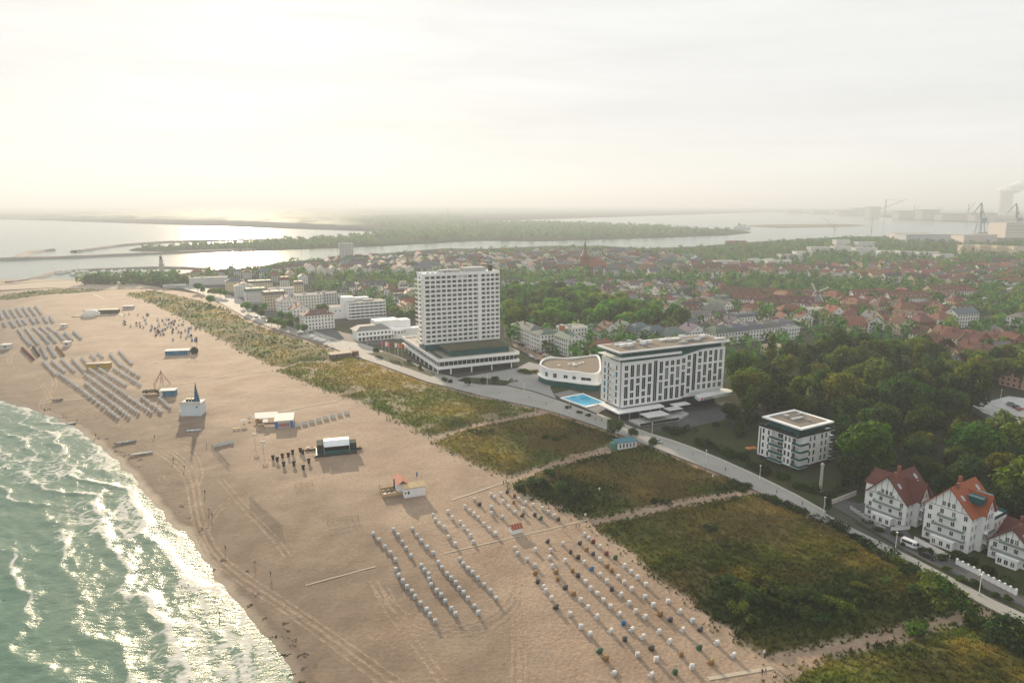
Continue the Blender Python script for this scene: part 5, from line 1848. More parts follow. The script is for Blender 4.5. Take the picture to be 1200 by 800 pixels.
    for k in range(6):
        mb = MB(); mb.box(4 + 3.3 * k, 5.6 + 3.3 * k, Y0 + 4, Y0 + 5.6, ZT + .5, ZT + 1.7)
        part('vent_hood', mb, M_STEEL, r)
    mb = MB(); mb.tube((20, Y0 + 8, ZT + 2.4), (20, Y0 + 8, ZT + 9), .09)
    part('antenna', mb, M_STEEL, r)
    # terrace furniture: planters along the parapet
    for k in range(10):
        mb = MB(); mb.box(2, 4.2, 3 + 2.9 * k, 4.4 + 2.9 * k, 9.46, 10.2); mb.box(2.2, 4.0, 3.2 + 2.9 * k, 4.2 + 2.9 * k, 10.2, 10.8, 1)
        part('planter', mb, [M_GREY, MAT('hedge_leaf', (0.05, 0.075, 0.02), rough=.95, var=.4, scale=3)], t)


tower_hotel()


# ------------------------------------------------------------------ the wave-fronted hotel
def wave_hotel():
    o, rot = (54.0, 326.8), 25.6
    t = T('wave_hotel', 'white hotel block with staggered tall windows and wavy lower edge beside the pool', 'hotel', (*o, 2.0), R(rot))
    Lx, D = 66.0, 18.0

    def zb(x):
        return 6.0 + 2.9 * float(sstep(36, 47, np.array(x)))

    def zt(x):
        return 29.0 + 2.4 * float(sstep(36, 54, np.array(x)))
    # wave skin: strips of the front wall
    mb = MB()
    n = 44
    for i in range(n):
        a, b = Lx * i / n, Lx * (i + 1) / n
        mb.add([(a, 0, zb(a)), (b, 0, zb(b)), (b, 0, zt(b)), (a, 0, zt(a)), (a, 1.0, zb(a)), (b, 1.0, zb(b)), (b, 1.0, zt(b)), (a, 1.0, zt(a))],
               [(0, 1, 2, 3), (0, 4, 5, 1), (3, 2, 6, 7), (4, 7, 6, 5)])
    part('wave_front', mb, M_WHITE, t)
    mb = MB()
    mb.box(0, 1.0, 1.0, D, 6.0, 29.0); mb.box(Lx - 1, Lx, 1.0, D, 8.9, 31.4); mb.box(1.0, Lx - 1, D - 1, D, 6.0, 29.0)
    mb.box(1.0, Lx - 1, 1.0, D - 1, 6.2, 28.6)
    part('wall', mb, M_WHITE, t)
    # glazed upper storeys, balcony slab, roof
    mb = MB(); mb.box(1.6, Lx - 1.6, 1.3, D - 1.4, 28.6, 34.0)
    up = part('glazed_upper_storey', mb, M_TEAL, t)
    for k in range(30):
        mb = MB(); mb.box(3 + 2.05 * k, 3.12 + 2.05 * k, 1.1, 1.29, 28.6, 34.0)
        O('mullion', mb.mesh('mullion', M_DARK), up)
    mb = MB(); mb.box(-2.2, 36, -1.2, D + .3, 30.6, 31.1); mb.box(-2.2, 36, -1.2, -1.05, 31.1, 31.9)
    part('balcony_slab', mb, M_WHITE, t)
    mb = MB(); mb.box(-2.4, Lx + 1.6, -1.4, D + .8, 34.0, 34.8)
    r = part('roof', mb, M_WHITE, t)
    mb = MB(); mb.box(-1.4, Lx + .6, -.4, D - .2, 34.8, 34.86)
    part('roof_gravel', mb, MAT('roof_gravel', (0.21, 0.175, 0.14), rough=.95, var=.25, scale=1.0), r)
    rr = random.Random(5)
    for k in range(26):
        x, y = rr.uniform(3, Lx - 4), rr.uniform(2, D - 3)
        a, b, h = rr.choice([(5, 1.4, .9), (2.4, 2.0, 1.4), (7, 1.2, .7), (3.2, 2.4, 1.2)])
        mb = MB(); mb.box(x, x + a, y, y + b, 34.86 + .004 * k, 34.86 + h + .01 * k)
        part('roof_unit', mb, rr.choice([M_STEEL, M_FRAME, M_GREY]), r)
    # windows: staggered one and two storey slots
    cols = [2.9 + 3.55 * i for i in range(18)]
    fh = 3.55
    for i, x in enumerate(cols):
        lo, hi = zb(x) + 1.0, zt(x) - 0.8
        if i in (5, 12):
            O('window_strip', win_mesh(2.2, hi - lo, bars=1, fr=.04), t, (x, -.0, (hi + lo) / 2))
            continue
        pat = [[1, 2, 1, 1, 1], [2, 1, 2, 1], [1, 1, 2, 2], [2, 2, 1, 1], [1, 2, 1, 2]][(i * 2 + i // 3) % 5]
        z = lo
        for q in pat:
            h = fh * q - 0.95
            if z + h > hi + .2:
                break
            O('window', win_mesh(2.1, h, bars=1, fr=.04), t, (x, -.0, z + h / 2))
            z += fh * q
        if hi - z > 2.2:
            O('window', win_mesh(2.1, hi - z - .2, bars=1, fr=.04), t, (x, -.0, (z + hi) / 2))
    # end wall to the pool: balconies and blue-glass slots
    mblue = MAT('blue_glass', (0.03, 0.18, 0.30), rough=.15, var=.3, spec=.6)
    for yy, sel in ((14.6, 1), (11.4, 0), (4.2, 1)):
        for k in range(6):
            z = 8.4 + 3.45 * k
            O('window', win_mesh(1.3, 2.5, bars=0), t, (0, yy, z), -math.pi / 2)
            if sel and k in (1, 2, 4):
                mb = MB(); mb.box(-.09, -.06, yy - .75, yy + .75, z - 1.3, z + 1.3)
                part('blue_panel', mb, mblue, t)
    for k in range(6):
        z = 7.0 + 3.45 * k
        mb = MB(); mb.box(-1.6, 0, 6.6, 10.2, z, z + .2); mb.box(-1.6, -1.5, 6.6, 10.2, z + .2, z + 1.1, 1)
        part('balcony', mb, [M_WHITE, M_STEEL], t)
    # glazed ground floor, canopy slabs, terrace awnings, sign beam
    mb = MB(); mb.box(2.0, Lx - 3, 2.5, D - 1.5, -.2, 6.2)
    part('ground_floor', mb, M_DARK, t)
    mb = MB()
    for k in range(22):
        mb.box(2.6 + 2.8 * k, 2.75 + 2.8 * k, 2.35, 2.49, 0, 5.8)
    g = part('shopfront_bars', mb, M_TEAL, t); g['kind'] = 'stuff'
    mb = MB(); mb.prism([(-4, -4.2), (24, -4.2), (25, 2.4), (-4, 15)], 4.4, 5.0)
    part('canopy', mb, M_WHITE, t)
    for k in range(5):
        mb = MB(); mb.cyl(-3 + 6.2 * k, -3.6, 0, 4.4, .18)
        part('canopy_post', mb, M_STEEL, t)
    for i, (x, y, w, d) in enumerate(((8, -12.5, 13, 7.5), (24, -8, 9, 5))):
        mb = MB(); mb.prism([(x, y), (x + w, y), (x + w, y + d), (x, y + d)], 3.2 + .2 * i, 3.45 + .2 * i)
        part('terrace_awning', mb, MAT('awning_cloth', (.66, .68, .68), rough=.8), t)
        for a, b in ((x + .3, y + .3), (x + w - .3, y + .3), (x + .3, y + d - .3), (x + w - .3, y + d - .3)):
            mb = MB(); mb.cyl(a, b, 0, 3.2, .1, n=6)
            part('awning_post', mb, M_STEEL, t)
    mb = MB(); mb.prism([(2, -13.5), (25, -14.5), (36, -9), (36, -4), (2, -4.4)], 0, .9)
    part('terrace', mb, M_GREY, t)
    mb = MB(); mb.box(1.6, 25, -14.9, -14.6, .9, 1.9)
    part('terrace_rail', mb, M_GLASS, t)
    mb = MB(); mb.prism([(44, -6.2), (70, -4.4), (72, -1.2), (69, 4), (46, -1)], 5.6, 7.2)
    s = part('sign_beam', mb, M_WHITE, t)
    mb = MB(); mb.box(31, 41, -4, .5, 3.6, 4.1)
    part('entrance_canopy', mb, M_WHITE, t)
    # lettering on the sign beam
    red = MAT('sign_red', (.55, .03, .03), rough=.6, var=.05)
    mb = MB(); mb.cyl(0, 0, 0, .1, .62, n=14)
    d = O('logo_disc', mb.mesh('logo_disc', red), s, (46.6, -6.16, 6.4)); d.rotation_euler = (R(90), 0, R(4))
    cu = bpy.data.curves.new('lettering', 'FONT')
    cu.body = 'a-ja Resort'; cu.size = 1.45; cu.extrude = .05
    cu.materials.append(M_DARK)
    lt = bpy.data.objects.new('lettering', cu); COL.objects.link(lt)
    lt2 = bpy.data.meshes.new_from_object(lt); bpy.data.objects.remove(lt); lt = O('lettering', lt2)
    lt.parent = s; lt.location = (47.8, -6.12, 5.95); lt.rotation_euler = (R(90), 0, R(4))


wave_hotel()


# ------------------------------------------------------------------ spa wing with pool
def spa_wing():
    pts_roof = [(632, 428), (634, 422), (642, 419), (655, 419), (668, 420), (682, 418), (692, 416.5), (703, 416.5), (705, 430), (703, 439), (690, 438), (678, 437), (668, 435.5), (658, 434.5), (648, 433.5), (638, 431.5)]
    zr = 11.5
    P = smooth_line([G(u, v, zr) for u, v in pts_roof] + [G(*pts_roof[0], zr)], 2)[:-1]
    cx, cyy = sum(p[0] for p in P) / len(P), sum(p[1] for p in P) / len(P)
    t = T('spa_wing', 'low white spa wing with curved walls and brown gravel roof beside the pool', 'building', (cx, cyy, 2.0))
    Q = [(x - cx, y - cyy) for x, y in P]

    def ins(f):
        return [(x * f, y * f) for x, y in Q]
    mb = MB(); n = len(Q)
    if sum(Q[i][0] * Q[(i + 1) % n][1] - Q[(i + 1) % n][0] * Q[i][1] for i in range(n)) < 0:
        Q.reverse()
    I = ins(.95)
    for i in range(n):
        j = (i + 1) % n
        w = 10.0 + .22 * math.sin(i * .7)
        w2 = 10.0 + .22 * math.sin(((i + 1) % n) * .7)
        mb.add([(*Q[i], -.2), (*Q[j], -.2), (*Q[j], w2), (*Q[i], w), (*I[i], 9), (*I[j], 9), (*I[j], w2), (*I[i], w)], [(0, 1, 2, 3), (3, 2, 6, 7), (7, 6, 5, 4)])
    part('wall', mb, M_WHITE, t)
    mb = MB(); mb.prism(I, 8.6, 9.1)
    r = part('roof', mb, MATS['roof_gravel'], t)
    rr = random.Random(2)
    for k in range(7):
        x, y = rr.uniform(-8, 9), rr.uniform(-3, 6)
        mb = MB(); mb.box(x, x + 1.6, y, y + 1.1, 9.1, 9.7 + .05 * k)
        part('roof_unit', mb, M_FRAME, r)
    # windows face out along the curved sea side
    for u, v, w, h in [(641, 446, 2.2, 2.8), (650, 447, 2.4, 2.8), (664, 449, 2.6, 2), (674, 450, 2.4, 2), (688, 452, 6, 1.8)]:
        best = None
        for i in range(n):
            j = (i + 1) % n
            mx, my = (Q[i][0] + Q[j][0]) / 2, (Q[i][1] + Q[j][1]) / 2
            uu, vv = PX(mx + cx, my + cyy, 8)
            if my < 0.5 and (best is None or abs(uu - u) < best[0]):
                best = (abs(uu - u), mx, my, math.atan2(Q[j][1] - Q[i][1], Q[j][0] - Q[i][0]))
        if best:
            O('window', win_mesh(w, h, bars=1), t, (best[1] + math.sin(best[3]) * .12, best[2] - math.cos(best[3]) * .12, 6.3), best[3])
    # glazed pool hall and its balcony slab below
    B = [(x * 1.0, y) for x, y in Q if y < 1.0]
    mb = MB(); mb.prism([(x * 1.04 - .3, y * 1.05 - 1.5) for x, y in Q if y < 2], 3.6, 4.2)
    part('balcony_slab', mb, M_WHITE, t)
    mb = MB(); mb.prism([(x * 1.02 - .2, y * 1.02 - .7) for x, y in Q if y < 1], 0, 3.6)
    part('pool_hall_glazing', mb, M_TEAL, t)


spa_wing()
p0, p1, p2, p3 = [G(u, v, 2.6) for u, v in ((660, 466), (683, 461.5), (706, 471), (686, 475.5))]
px_, py_ = (p0[0] + p2[0]) / 2, (p0[1] + p2[1]) / 2
t = T('swimming_pool', 'bright blue outdoor swimming pool before the spa wing', 'swimming pool', (px_, py_, 2.0))
quad = [(p[0] - px_, p[1] - py_) for p in (p0, p1, p2, p3)]
mb = MB(); mb.prism([(x * 1.18, y * 1.18) for x, y in quad], 0, .55)
part('surround', mb, M_WHITE, t)
mb = MB(); mb.prism(quad, .5, .58)
part('water_surface', mb, MAT('pool_water', (.02, .38, .62), rough=.08, var=.15, scale=.5, spec=.5, bump=.1, bscale=2), t)
dq = poly_px([(648, 462), (668, 457), (720, 474), (700, 485)])
sheet('pool_deck', dq, 2.2, MAT('deck_stone', (.20, .20, .20), rough=.8))


# ------------------------------------------------------------------ white apartment block
def apartment():
    o, rot = (113.3, 257.8), 29.7
    t = T('apartment_block', 'white five-storey apartment block with overhanging flat roof in the wood', 'apartment block', (*o, 2.0), R(rot))
    w, d = 23.5, 19.0
    mb = MB(); mb.box(1.5, w - .6, .8, d - .6, -.2, 2.0)
    part('plinth', mb, M_DARK, t)
    mb = MB()
    mb.box(3.2, w - 3, 0, d - .2, 2.0, 14.5)
    mb.box(0, 3.2, 2.6, 6.6, 2.0, 14.5); mb.box(0, 3.2, 12.6, d, 2.0, 14.5); mb.box(2.2, 3.2, 6.6, 12.6, 2.0, 14.5)
    mb.box(w - 3, w - .1, 3.0, d - .2, 2.0, 14.5)
    part('wall', mb, M_WHITE, t)
    mb = MB(); mb.box(3.6, w - 3.4, 2.4, d - 2, 14.5, 17.6)
    part('penthouse_glazing', mb, M_TEAL, t)
    mb = MB(); mb.box(1.6, w - 1.6, -.2, d + .2, 17.6, 18.2)
    r = part('roof', mb, M_WHITE, t)
    mb = MB(); mb.box(3.4, w - 3.4, 1.6, d - 1.6, 18.2, 18.26)
    part('roof_gravel', mb, MATS['roof_gravel'], r)
    for a, b, c, e, h in ((7, 14, 8, 9.6, .8), (8, 10, 12, 14, 1.1), (12, 13, 4, 5, .9), (15, 18, 12, 12.8, .7)):
        mb = MB(); mb.box(a, b, c, e, 18.26, 18.26 + h)
        part('roof_unit', mb, M_STEEL, r)
    mb = MB(); mb.box(0, w, -.1, .1, 14.5, 15.5); mb.box(-.1, .1, .1, d, 14.5, 15.5); mb.box(w - .1, w + .1, .1, d, 14.5, 15.5)
    part('parapet_rail', mb, M_GLASS, t)
    mb = MB(); mb.box(0, w, 0, d, 14.2, 14.5)
    part('terrace_slab', mb, M_WHITE, t)
    for k in range(4):
        z = 2.4 + 3.05 * k
        # right-hand face
        for x in (8.0, 10.6, 15.2, 17.8):
            O('window', win_mesh(1.15, 2.1, bars=0), t, (x, 0, z + 1.4))
        # left-hand face
        for y in (3.6, 5.4, 13.8, 16.4):
            O('window', win_mesh(1.1, 2.1, bars=0), t, (0, y, z + 1.4), -math.pi / 2)
        for nm, b in (('corner_balcony', (0.2, 5.6, -1.4, 2.6)), ('side_balcony', (-1.2, 2.4, 6.4, 12.8)), ('rear_balcony', (w - 3.4, w + 1.2, -.6, 3.2))):
            mb = MB(); mb.box(b[0], b[1], b[2], b[3], z - .42, z - .22)
            bl = part(nm, mb, M_WHITE, t)
            mb = MB()
            mb.box(b[0], b[1], b[2], b[2] + .06, z - .22, z + .75)
            mb.box(b[0], b[0] + .06, b[2] + .06, b[3], z - .22, z + .75)
            part('glass_rail', mb, M_TEAL, bl)
        O('glazed_door', win_mesh(2.6, 2.3, bars=1), t, (2.2, 9.6, z + 1.0), -math.pi / 2)
        O('glazed_door', win_mesh(1.8, 2.3, bars=1), t, (1.7, 2.6, z + 1.0))
    O('window_strip', win_mesh(.8, 11.4, bars=0), t, (0, 17.9, 8.2), -math.pi / 2)


apartment()
# ------------------------------------------------------------------ the three villas by the road
ROOFC['villa_orange'] = (0.30, 0.085, 0.04)
ROOFC['villa_brown'] = (0.12, 0.042, 0.036)
M_TIMBER = MAT('sage_timber', (0.22, 0.27, 0.24), rough=.7, var=.1)


def villa(name, label, u, v, rot, w, d, floors, rh, roofc, variant, z=2.0):
    """gable front to -x (beach) and a cross gable to -y"""
    x, y = G(u, v)
    t = T(name, label, 'villa', (x, y, z), R(rot))
    fh = 3.1
    H = floors * fh
    rc = ROOFC[roofc]
    mroof = MAT('villa_tiles_' + roofc, rc, rough=.7, var=.25, scale=1.6, bump=.4, bscale=4)
    mb = MB()
    mb.box(0, w, 0, d, -.3, H)
    mb.gable_wall(0, w, 0, d, H, rh - .35, 'x')
    part('wall', mb, M_WHITE, t)
    mb = MB(); mb.gable(0, w, 0, d, H, rh, .7, 'x', t=.3)
    rf = part('roof', mb, mroof, t)
    # cross gable towards the road
    c0, c1 = w * .30, w * .30 + w * .42
    ch = rh * .78
    mb = MB()
    mb.box(c0, c1, -1.6, .3, -.3, H)
    mb.add([(c0, -1.6, H), (c1, -1.6, H), ((c0 + c1) / 2, -1.6, H + ch - .3)], [(0, 1, 2)])
    part('bay_wall', mb, M_WHITE, t)
    xm = (c0 + c1) / 2
    yb = d * .42
    mb = MB()
    mb.slab([(c0 - .5, yb, H - .4), (c0 - .5, -2.2, H - .4), (xm, -2.2, H + ch), (xm, yb, H + ch)], .28)
    mb.slab([(c1 + .5, -2.2, H - .4), (c1 + .5, yb, H - .4), (xm, yb, H + ch), (xm, -2.2, H + ch)], .28)
    part('bay_roof', mb, mroof, t)
    # windows
    for f in range(floors):
        zz = f * fh + 1.7
        for yy in np.linspace(1.6, d - 1.6, 4):
            O('window', win_mesh(1.15, 1.7, bars=1), t, (0, float(yy), zz), -math.pi / 2)
        for xx in np.linspace(1.3, c0 - 1.0, 2):
            O('window', win_mesh(1.05, 1.7, bars=1), t, (float(xx), 0, zz))
        for xx in np.linspace(c1 + 1.2, w - 1.3, 2):
            O('window', win_mesh(1.05, 1.7, bars=1), t, (float(xx), 0, zz))
        for xx in np.linspace(c0 + 1.4, c1 - 1.4, 3):
            O('window', win_mesh(1.05, 1.8, bars=1), t, (float(xx), -1.6, zz))
    for yy in (d * .4, d * .5, d * .6):
        O('window', win_mesh(.95, 1.6, bars=1), t, (0, yy, H + 1.3), -math.pi / 2)
    for xx in (xm - .9, xm + .9):
        O('window', win_mesh(.95, 1.5, bars=1), t, (xx, -1.6, H + 1.2))
    # balconies on the beach gable with sage timber rails
    for f, (a, b) in ((1, (1.0, d - 1.0)), (2, (1.5, d - 3.0)), (3, (d * .32, d * .68))):
        if f * fh > H + .1:
            continue
        zz = f * fh
        mb = MB(); mb.box(-1.5, 0, a, b, zz - .12, zz + .08)
        bl = part('balcony', mb, M_WHITE, t)
        mb = MB(); mb.box(-1.5, -1.42, a, b, zz + .08, zz + .98); mb.box(-1.42, 0, a, a + .08, zz + .08, zz + .98); mb.box(-1.42, 0, b - .08, b, zz + .08, zz + .98)
        part('balcony_rail', mb, M_TIMBER, bl)
    for f in (1, 2):
        zz = f * fh
        mb = MB(); mb.box(c0 + .6, c1 - .6, -2.9, -1.6, zz - .1, zz + .08); mb.box(c0 + .6, c1 - .6, -2.9, -2.82, zz + .08, zz + .95, 1)
        part('balcony', mb, [M_WHITE, M_TIMBER], t)
    # barge boards and half timber on the beach gable
    mb = MB()
    for k in range(5):
        yy = d * (.22 + .14 * k)
        mb.box(-.06, 0, yy - .08, yy + .08, H + .1, H + (rh - .4) * (1 - abs(yy - d / 2) / (d / 2)) - .3)
    mb.box(-.08, 0, 1.2, d - 1.2, H - .1, H + .1)
    part('half_timbering', mb, M_TIMBER, t)
    # conservatory / porch at the foot
    mb = MB(); mb.box(-2.6, 0, d * .25, d * .72, -.3, 2.9); mb.box(-2.8, .0, d * .23, d * .74, 2.9, 3.05)
    po = part('porch', mb, M_WHITE, t)
    for k in range(3):
        O('porch_window', win_mesh(1.15, 1.6, bars=1), po, (-2.6, d * .25 + 1.0 + k * (d * .47 - 2.0) / 2, 1.5), -math.pi / 2)
    # chimneys and roof windows
    for cx, cyy in ((w * .62, d * .62), (w * .18, d * .45)):
        mb = MB(); mb.box(cx - .45, cx + .45, cyy - .45, cyy + .45, H + rh * .45, H + rh + .9)
        part('chimney', mb, M_BRICK, rf)
    k = rh / (d / 2)
    for xx, yy in ((w * .12, d * .28), (w * .82, d * .22), (w * .86, d * .34)):
        zz = H + k * yy + .08
        mb = MB(); mb.slab([(xx - .6, yy - .6, zz - .6 * k), (xx + .6, yy - .6, zz - .6 * k), (xx + .6, yy + .6, zz + .6 * k), (xx - .6, yy + .6, zz + .6 * k)], .16)
        part('skylight', mb, MAT('roof_light', (.35, .42, .48), rough=.1, spec=.6), rf)
    if variant == 'terrace':
        # stepped roof terrace with glass rails on the road side
        mb = MB(); mb.box(w - 6, w + 2.6, -2.6, d - 4, -.3, H - 2.4)
        part('side_wing', mb, M_WHITE, t)
        for f in range(floors - 1):
            for xx in (w - 4.6, w - 1.8, w + .9):
                O('window', win_mesh(1.1, 1.8, bars=1), t, (xx, -2.6, f * fh + 1.7))
            for yy in (0, 3.6, 7.2):
                O('window', win_mesh(1.1, 1.8, bars=1), t, (w + 2.6, yy, f * fh + 1.7), math.pi / 2)
        mb = MB(); mb.box(w - 6, w + 2.7, -2.7, -2.62, H - 2.4, H - 1.3); mb.box(w + 2.62, w + 2.7, -2.6, d - 4, H - 2.4, H - 1.3)
        part('glass_rail', mb, M_TEAL, t)
        mb = MB(); mb.box(xm - 3.4, xm + 3.2, -.6, 3.4, H + 2.6, H + 4.6); mb.box(xm - 3.6, xm + 3.4, -.8, 3.6, H + 4.6, H + 4.8)
        part('roof_loggia', mb, [M_TEAL], rf)
    else:
        # rear wing with verandas
        mb = MB(); mb.box(w * .55, w + 5, d * .55, d + 5, -.3, H - .6); mb.gable_wall(w * .55, w + 5, d * .55, d + 5, H - .6, 3.2, 'y')
        part('rear_wing', mb, M_WHITE, t)
        mb = MB(); mb.gable(w * .55, w + 5, d * .55, d + 5, H - .6, 3.6, .5, 'y')
        part('rear_roof', mb, mroof, t)
        for f in range(floors):
            mb = MB(); mb.box(w + 5, w + 6.6, d * .6, d + 4.4, f * fh - .1, f * fh + .1); mb.box(w + 6.5, w + 6.6, d * .6, d + 4.4, f * fh + .1, f * fh + 1)
            part('veranda', mb, M_TIMBER, t)
            O('window', win_mesh(1.2, 1.8, bars=1), t, (w + 2.0, d * .55, f * fh + 1.6))
    return t


villa('villa', 'large white villa with dark brown-red roof and sage balconies beside the road', 1059, 620, 33, 15.5, 13.5, 3, 7.2, 'villa_brown', 'rear')
villa('villa', 'large white villa with bright orange-red roof and roof terrace beside the road', 1133, 649, 33, 15.0, 13.5, 4, 7.2, 'villa_orange', 'terrace')
villa('villa', 'low white villa with wide dark red roof cut by the photo edge', 1208, 671, 33, 15, 11.5, 2, 5.4, 'villa_brown', 'rear')


# garden walls, posts and gate of the villas
def wall_px(label, a, b, h, th=.3, mat=M_WHITE, piers=0):
    p, q = G(*a), G(*b)
    L = math.hypot(q[0] - p[0], q[1] - p[1])
    t = T('garden_wall', label, 'wall', (p[0], p[1], 2.0), math.atan2(q[1] - p[1], q[0] - p[0]))
    mb = MB(); mb.box(0, L, -th / 2, th / 2, 0, h)
    part('wall_panel', mb, mat, t)
    mb = MB(); mb.box(-.05, L + .05, -th / 2 - .06, th / 2 + .06, h, h + .1)
    part('coping', mb, M_GREY, t)
    for k in range(piers + 1 if piers else 0):
        mb = MB(); mb.box(L * k / piers - .25, L * k / piers + .25, -.25, .25, 0, h + .45)
        part('pier', mb, mat, t)


wall_px('white garden wall before the orange-roofed villa', (1071, 634), (1113, 656), 1.6)
wall_px('white garden wall with piers between orange and low villa', (1121, 661), (1147, 674), 1.5, piers=4)
wall_px('long white garden wall with piers before the low villa', (1151, 677), (1190, 697), 1.5, piers=6)
wall_px('stone garden wall before the brown-roofed villa', (997, 597), (1036, 622), 1.0, mat=M_GREY, piers=8)
wall_px('pale boundary wall at the corner of the apartment garden', (967, 594), (1003, 580), 1.7, mat=MATS['pale_wall'])
wall_px('white ramp wall at the drive of the brown-roofed villa', (1044, 622), (1066, 620), 1.4)


# ------------------------------------------------------------------ seafront restaurant and stepped hotel (left of the tower)
def seafront_big():
    x, y = G(446, 398)
    t = T('seafront_restaurant', 'white two-storey seafront restaurant with grey hipped roof left of the tower hotel', 'restaurant', (x, y, 2.0), R(28))
    mb = MB(); mb.box(-18, 15, 0, 16, -.2, 7.5); mb.cyl(15, 4, -.2, 7.0, 6.5, n=20)
    part('wall', mb, M_WHITE, t)
    mb = MB(); mb.hip(-18, 9, 3, 19, 7.5, 3.2, 1.0, inset=5)
    part('roof', mb, MAT('slate', (.20, .20, .19), rough=.7, var=.15), t)
    mb = MB(); mb.box(-19, 16, -2.2, 0, 3.6, 4.0)
    part('balcony_slab', mb, M_WHITE, t)
    for k in range(11):
        O('window', win_mesh(1.8, 2.2, bars=1), t, (-16.5 + 3.0 * k, 0, 5.6))
        O('window', win_mesh(1.9, 2.6, bars=1), t, (-16.5 + 3.0 * k, 0, 1.7))
    for k in range(6):
        an = -2.5 + .42 * k
        O('window', win_mesh(1.5, 2.0, bars=1), t, (15 + 6.52 * math.cos(an), 4 + 6.52 * math.sin(an), 5.0), an + math.pi / 2)
    mb = MB(); mb.box(0, 20, 12, 26, 0, 13); mb.box(20, 30, 14, 24, 0, 12); mb.box(12, 44, 6, 14, 0, 6)
    part('rear_block', mb, M_WHITE, t)
    x, y = G(424, 372)
    t = T('stepped_hotel', 'white stepped hotel with long window bands behind the seafront restaurant', 'hotel', (x, y, 2.0), R(28))
    mb = MB(); mb.box(-14, 22, -6, 10, -.2, 15.5); mb.box(-16, -5, 4, 16, -.2, 19.5); mb.box(-5, 10, 9, 16, -.2, 18)
    part('wall', mb, M_WHITE, t)
    mb = MB(); mb.box(-13.5, 21.5, -5.5, 9.5, 15.5, 15.6)
    r = part('roof', mb, M_FLATR, t)
    mb = MB(); mb.box(2, 12, 0, 6, 15.6, 17)
    part('plant_room', mb, M_GREY, r)
    for f in range(5):
        mb = MB(); mb.box(-13.4, 21.4, -6.05, -5.9, 1.2 + 3 * f, 2.7 + 3 * f)
        part('window_band', mb, M_GLASS, t)
        for k in range(8):
            mb = MB(); mb.box(-12 + 4.4 * k, -11.5 + 4.4 * k, -6.12, -6.0, 1.2 + 3 * f, 2.7 + 3 * f)
            O('mullion', mb.mesh('mullion', M_FRAME), t)
    x, y = G(397, 372)
    t = T('white_annex', 'plain white annex block left of the stepped hotel', 'building', (x, y, 2.0), R(28))
    mb = MB(); mb.box(-7, 7, -6, 8, -.2, 11)
    part('wall', mb, M_WHITE, t)
    mb = MB(); mb.box(-6.6, 6.6, -5.6, 7.6, 11, 11.1)
    part('roof', mb, M_FLATR, t)
    for k in range(3):
        O('window', win_mesh(1.3, 1.6, bars=1), t, (-4 + 4 * k, -6, 7.5))


seafront_big()
# tall orange-brown strip wall (fire wall chimney) between the white hotels
x, y = G(659, 411)
t = T('brick_strip_tower', 'narrow orange brick stair tower between the white hotels', 'tower', (x, y, 2.0), R(25))
mb = MB(); mb.box(-1.3, 1.3, -1.3, 3, 0, 19)
part('wall', mb, MAT('orange_brick', (.42, .19, .09), rough=.85, var=.15, scale=2), t)
mb = MB(); mb.box(-1.5, 1.5, -1.5, 3.2, 19, 19.3)
part('coping', mb, M_GREY, t)
# low dune pavilion on the promenade
x, y = G(400, 418)
t = T('promenade_pavilion', 'low brown wooden pavilion with flat sand-coloured roof on the dune side', 'pavilion', (x, y, 2.0), R(30))
mb = MB(); mb.box(-8, 6, -4, 3, 0, 3.0)
part('wall', mb, MAT('brown_boards', (.13, .08, .05), rough=.8, var=.2), t)
mb = MB(); mb.box(-8.8, 6.8, -4.8, 3.8, 3.0, 3.35)
part('roof', mb, MAT('sand_roof', (.42, .36, .28), rough=.9), t)
for k in range(4):
    O('window', win_mesh(2.0, 1.3, bars=1), t, (-6 + 3.4 * k, -4, 1.7))
mb = MB(); mb.cyl(10, 0, 0, 3.2, 2.6, n=12)
part('round_kiosk', mb, MATS['brown_boards'], t)
# teal beach toilet hut on the dune path
x, y = G(733, 523)
t = T('beach_hut', 'teal and white beach toilet hut beside the dune path', 'hut', (x, y, 2.2), R(20))
mb = MB(); mb.box(-5, 4.5, -1.8, 1.8, -.6, 2.6)
part('wall', mb, M_WHITE, t)
mb = MB(); mb.box(-7.2, -5, -1.8, 1.8, -.6, 2.4)
part('green_bay', mb, MAT('green_paint', (.10, .24, .17), rough=.6), t)
mb = MB(); mb.slab([(-5.4, -2.3, 2.7), (5, -2.3, 2.7), (5, 2.2, 3.2), (-5.4, 2.2, 3.2)], .18)
part('roof', mb, MAT('teal_roof', (.07, .19, .24), rough=.6), t)
for k in range(5):
    O('door', win_mesh(.9, 1.9, bars=0), t, (-3.6 + 1.7 * k, -1.8, 1.0))


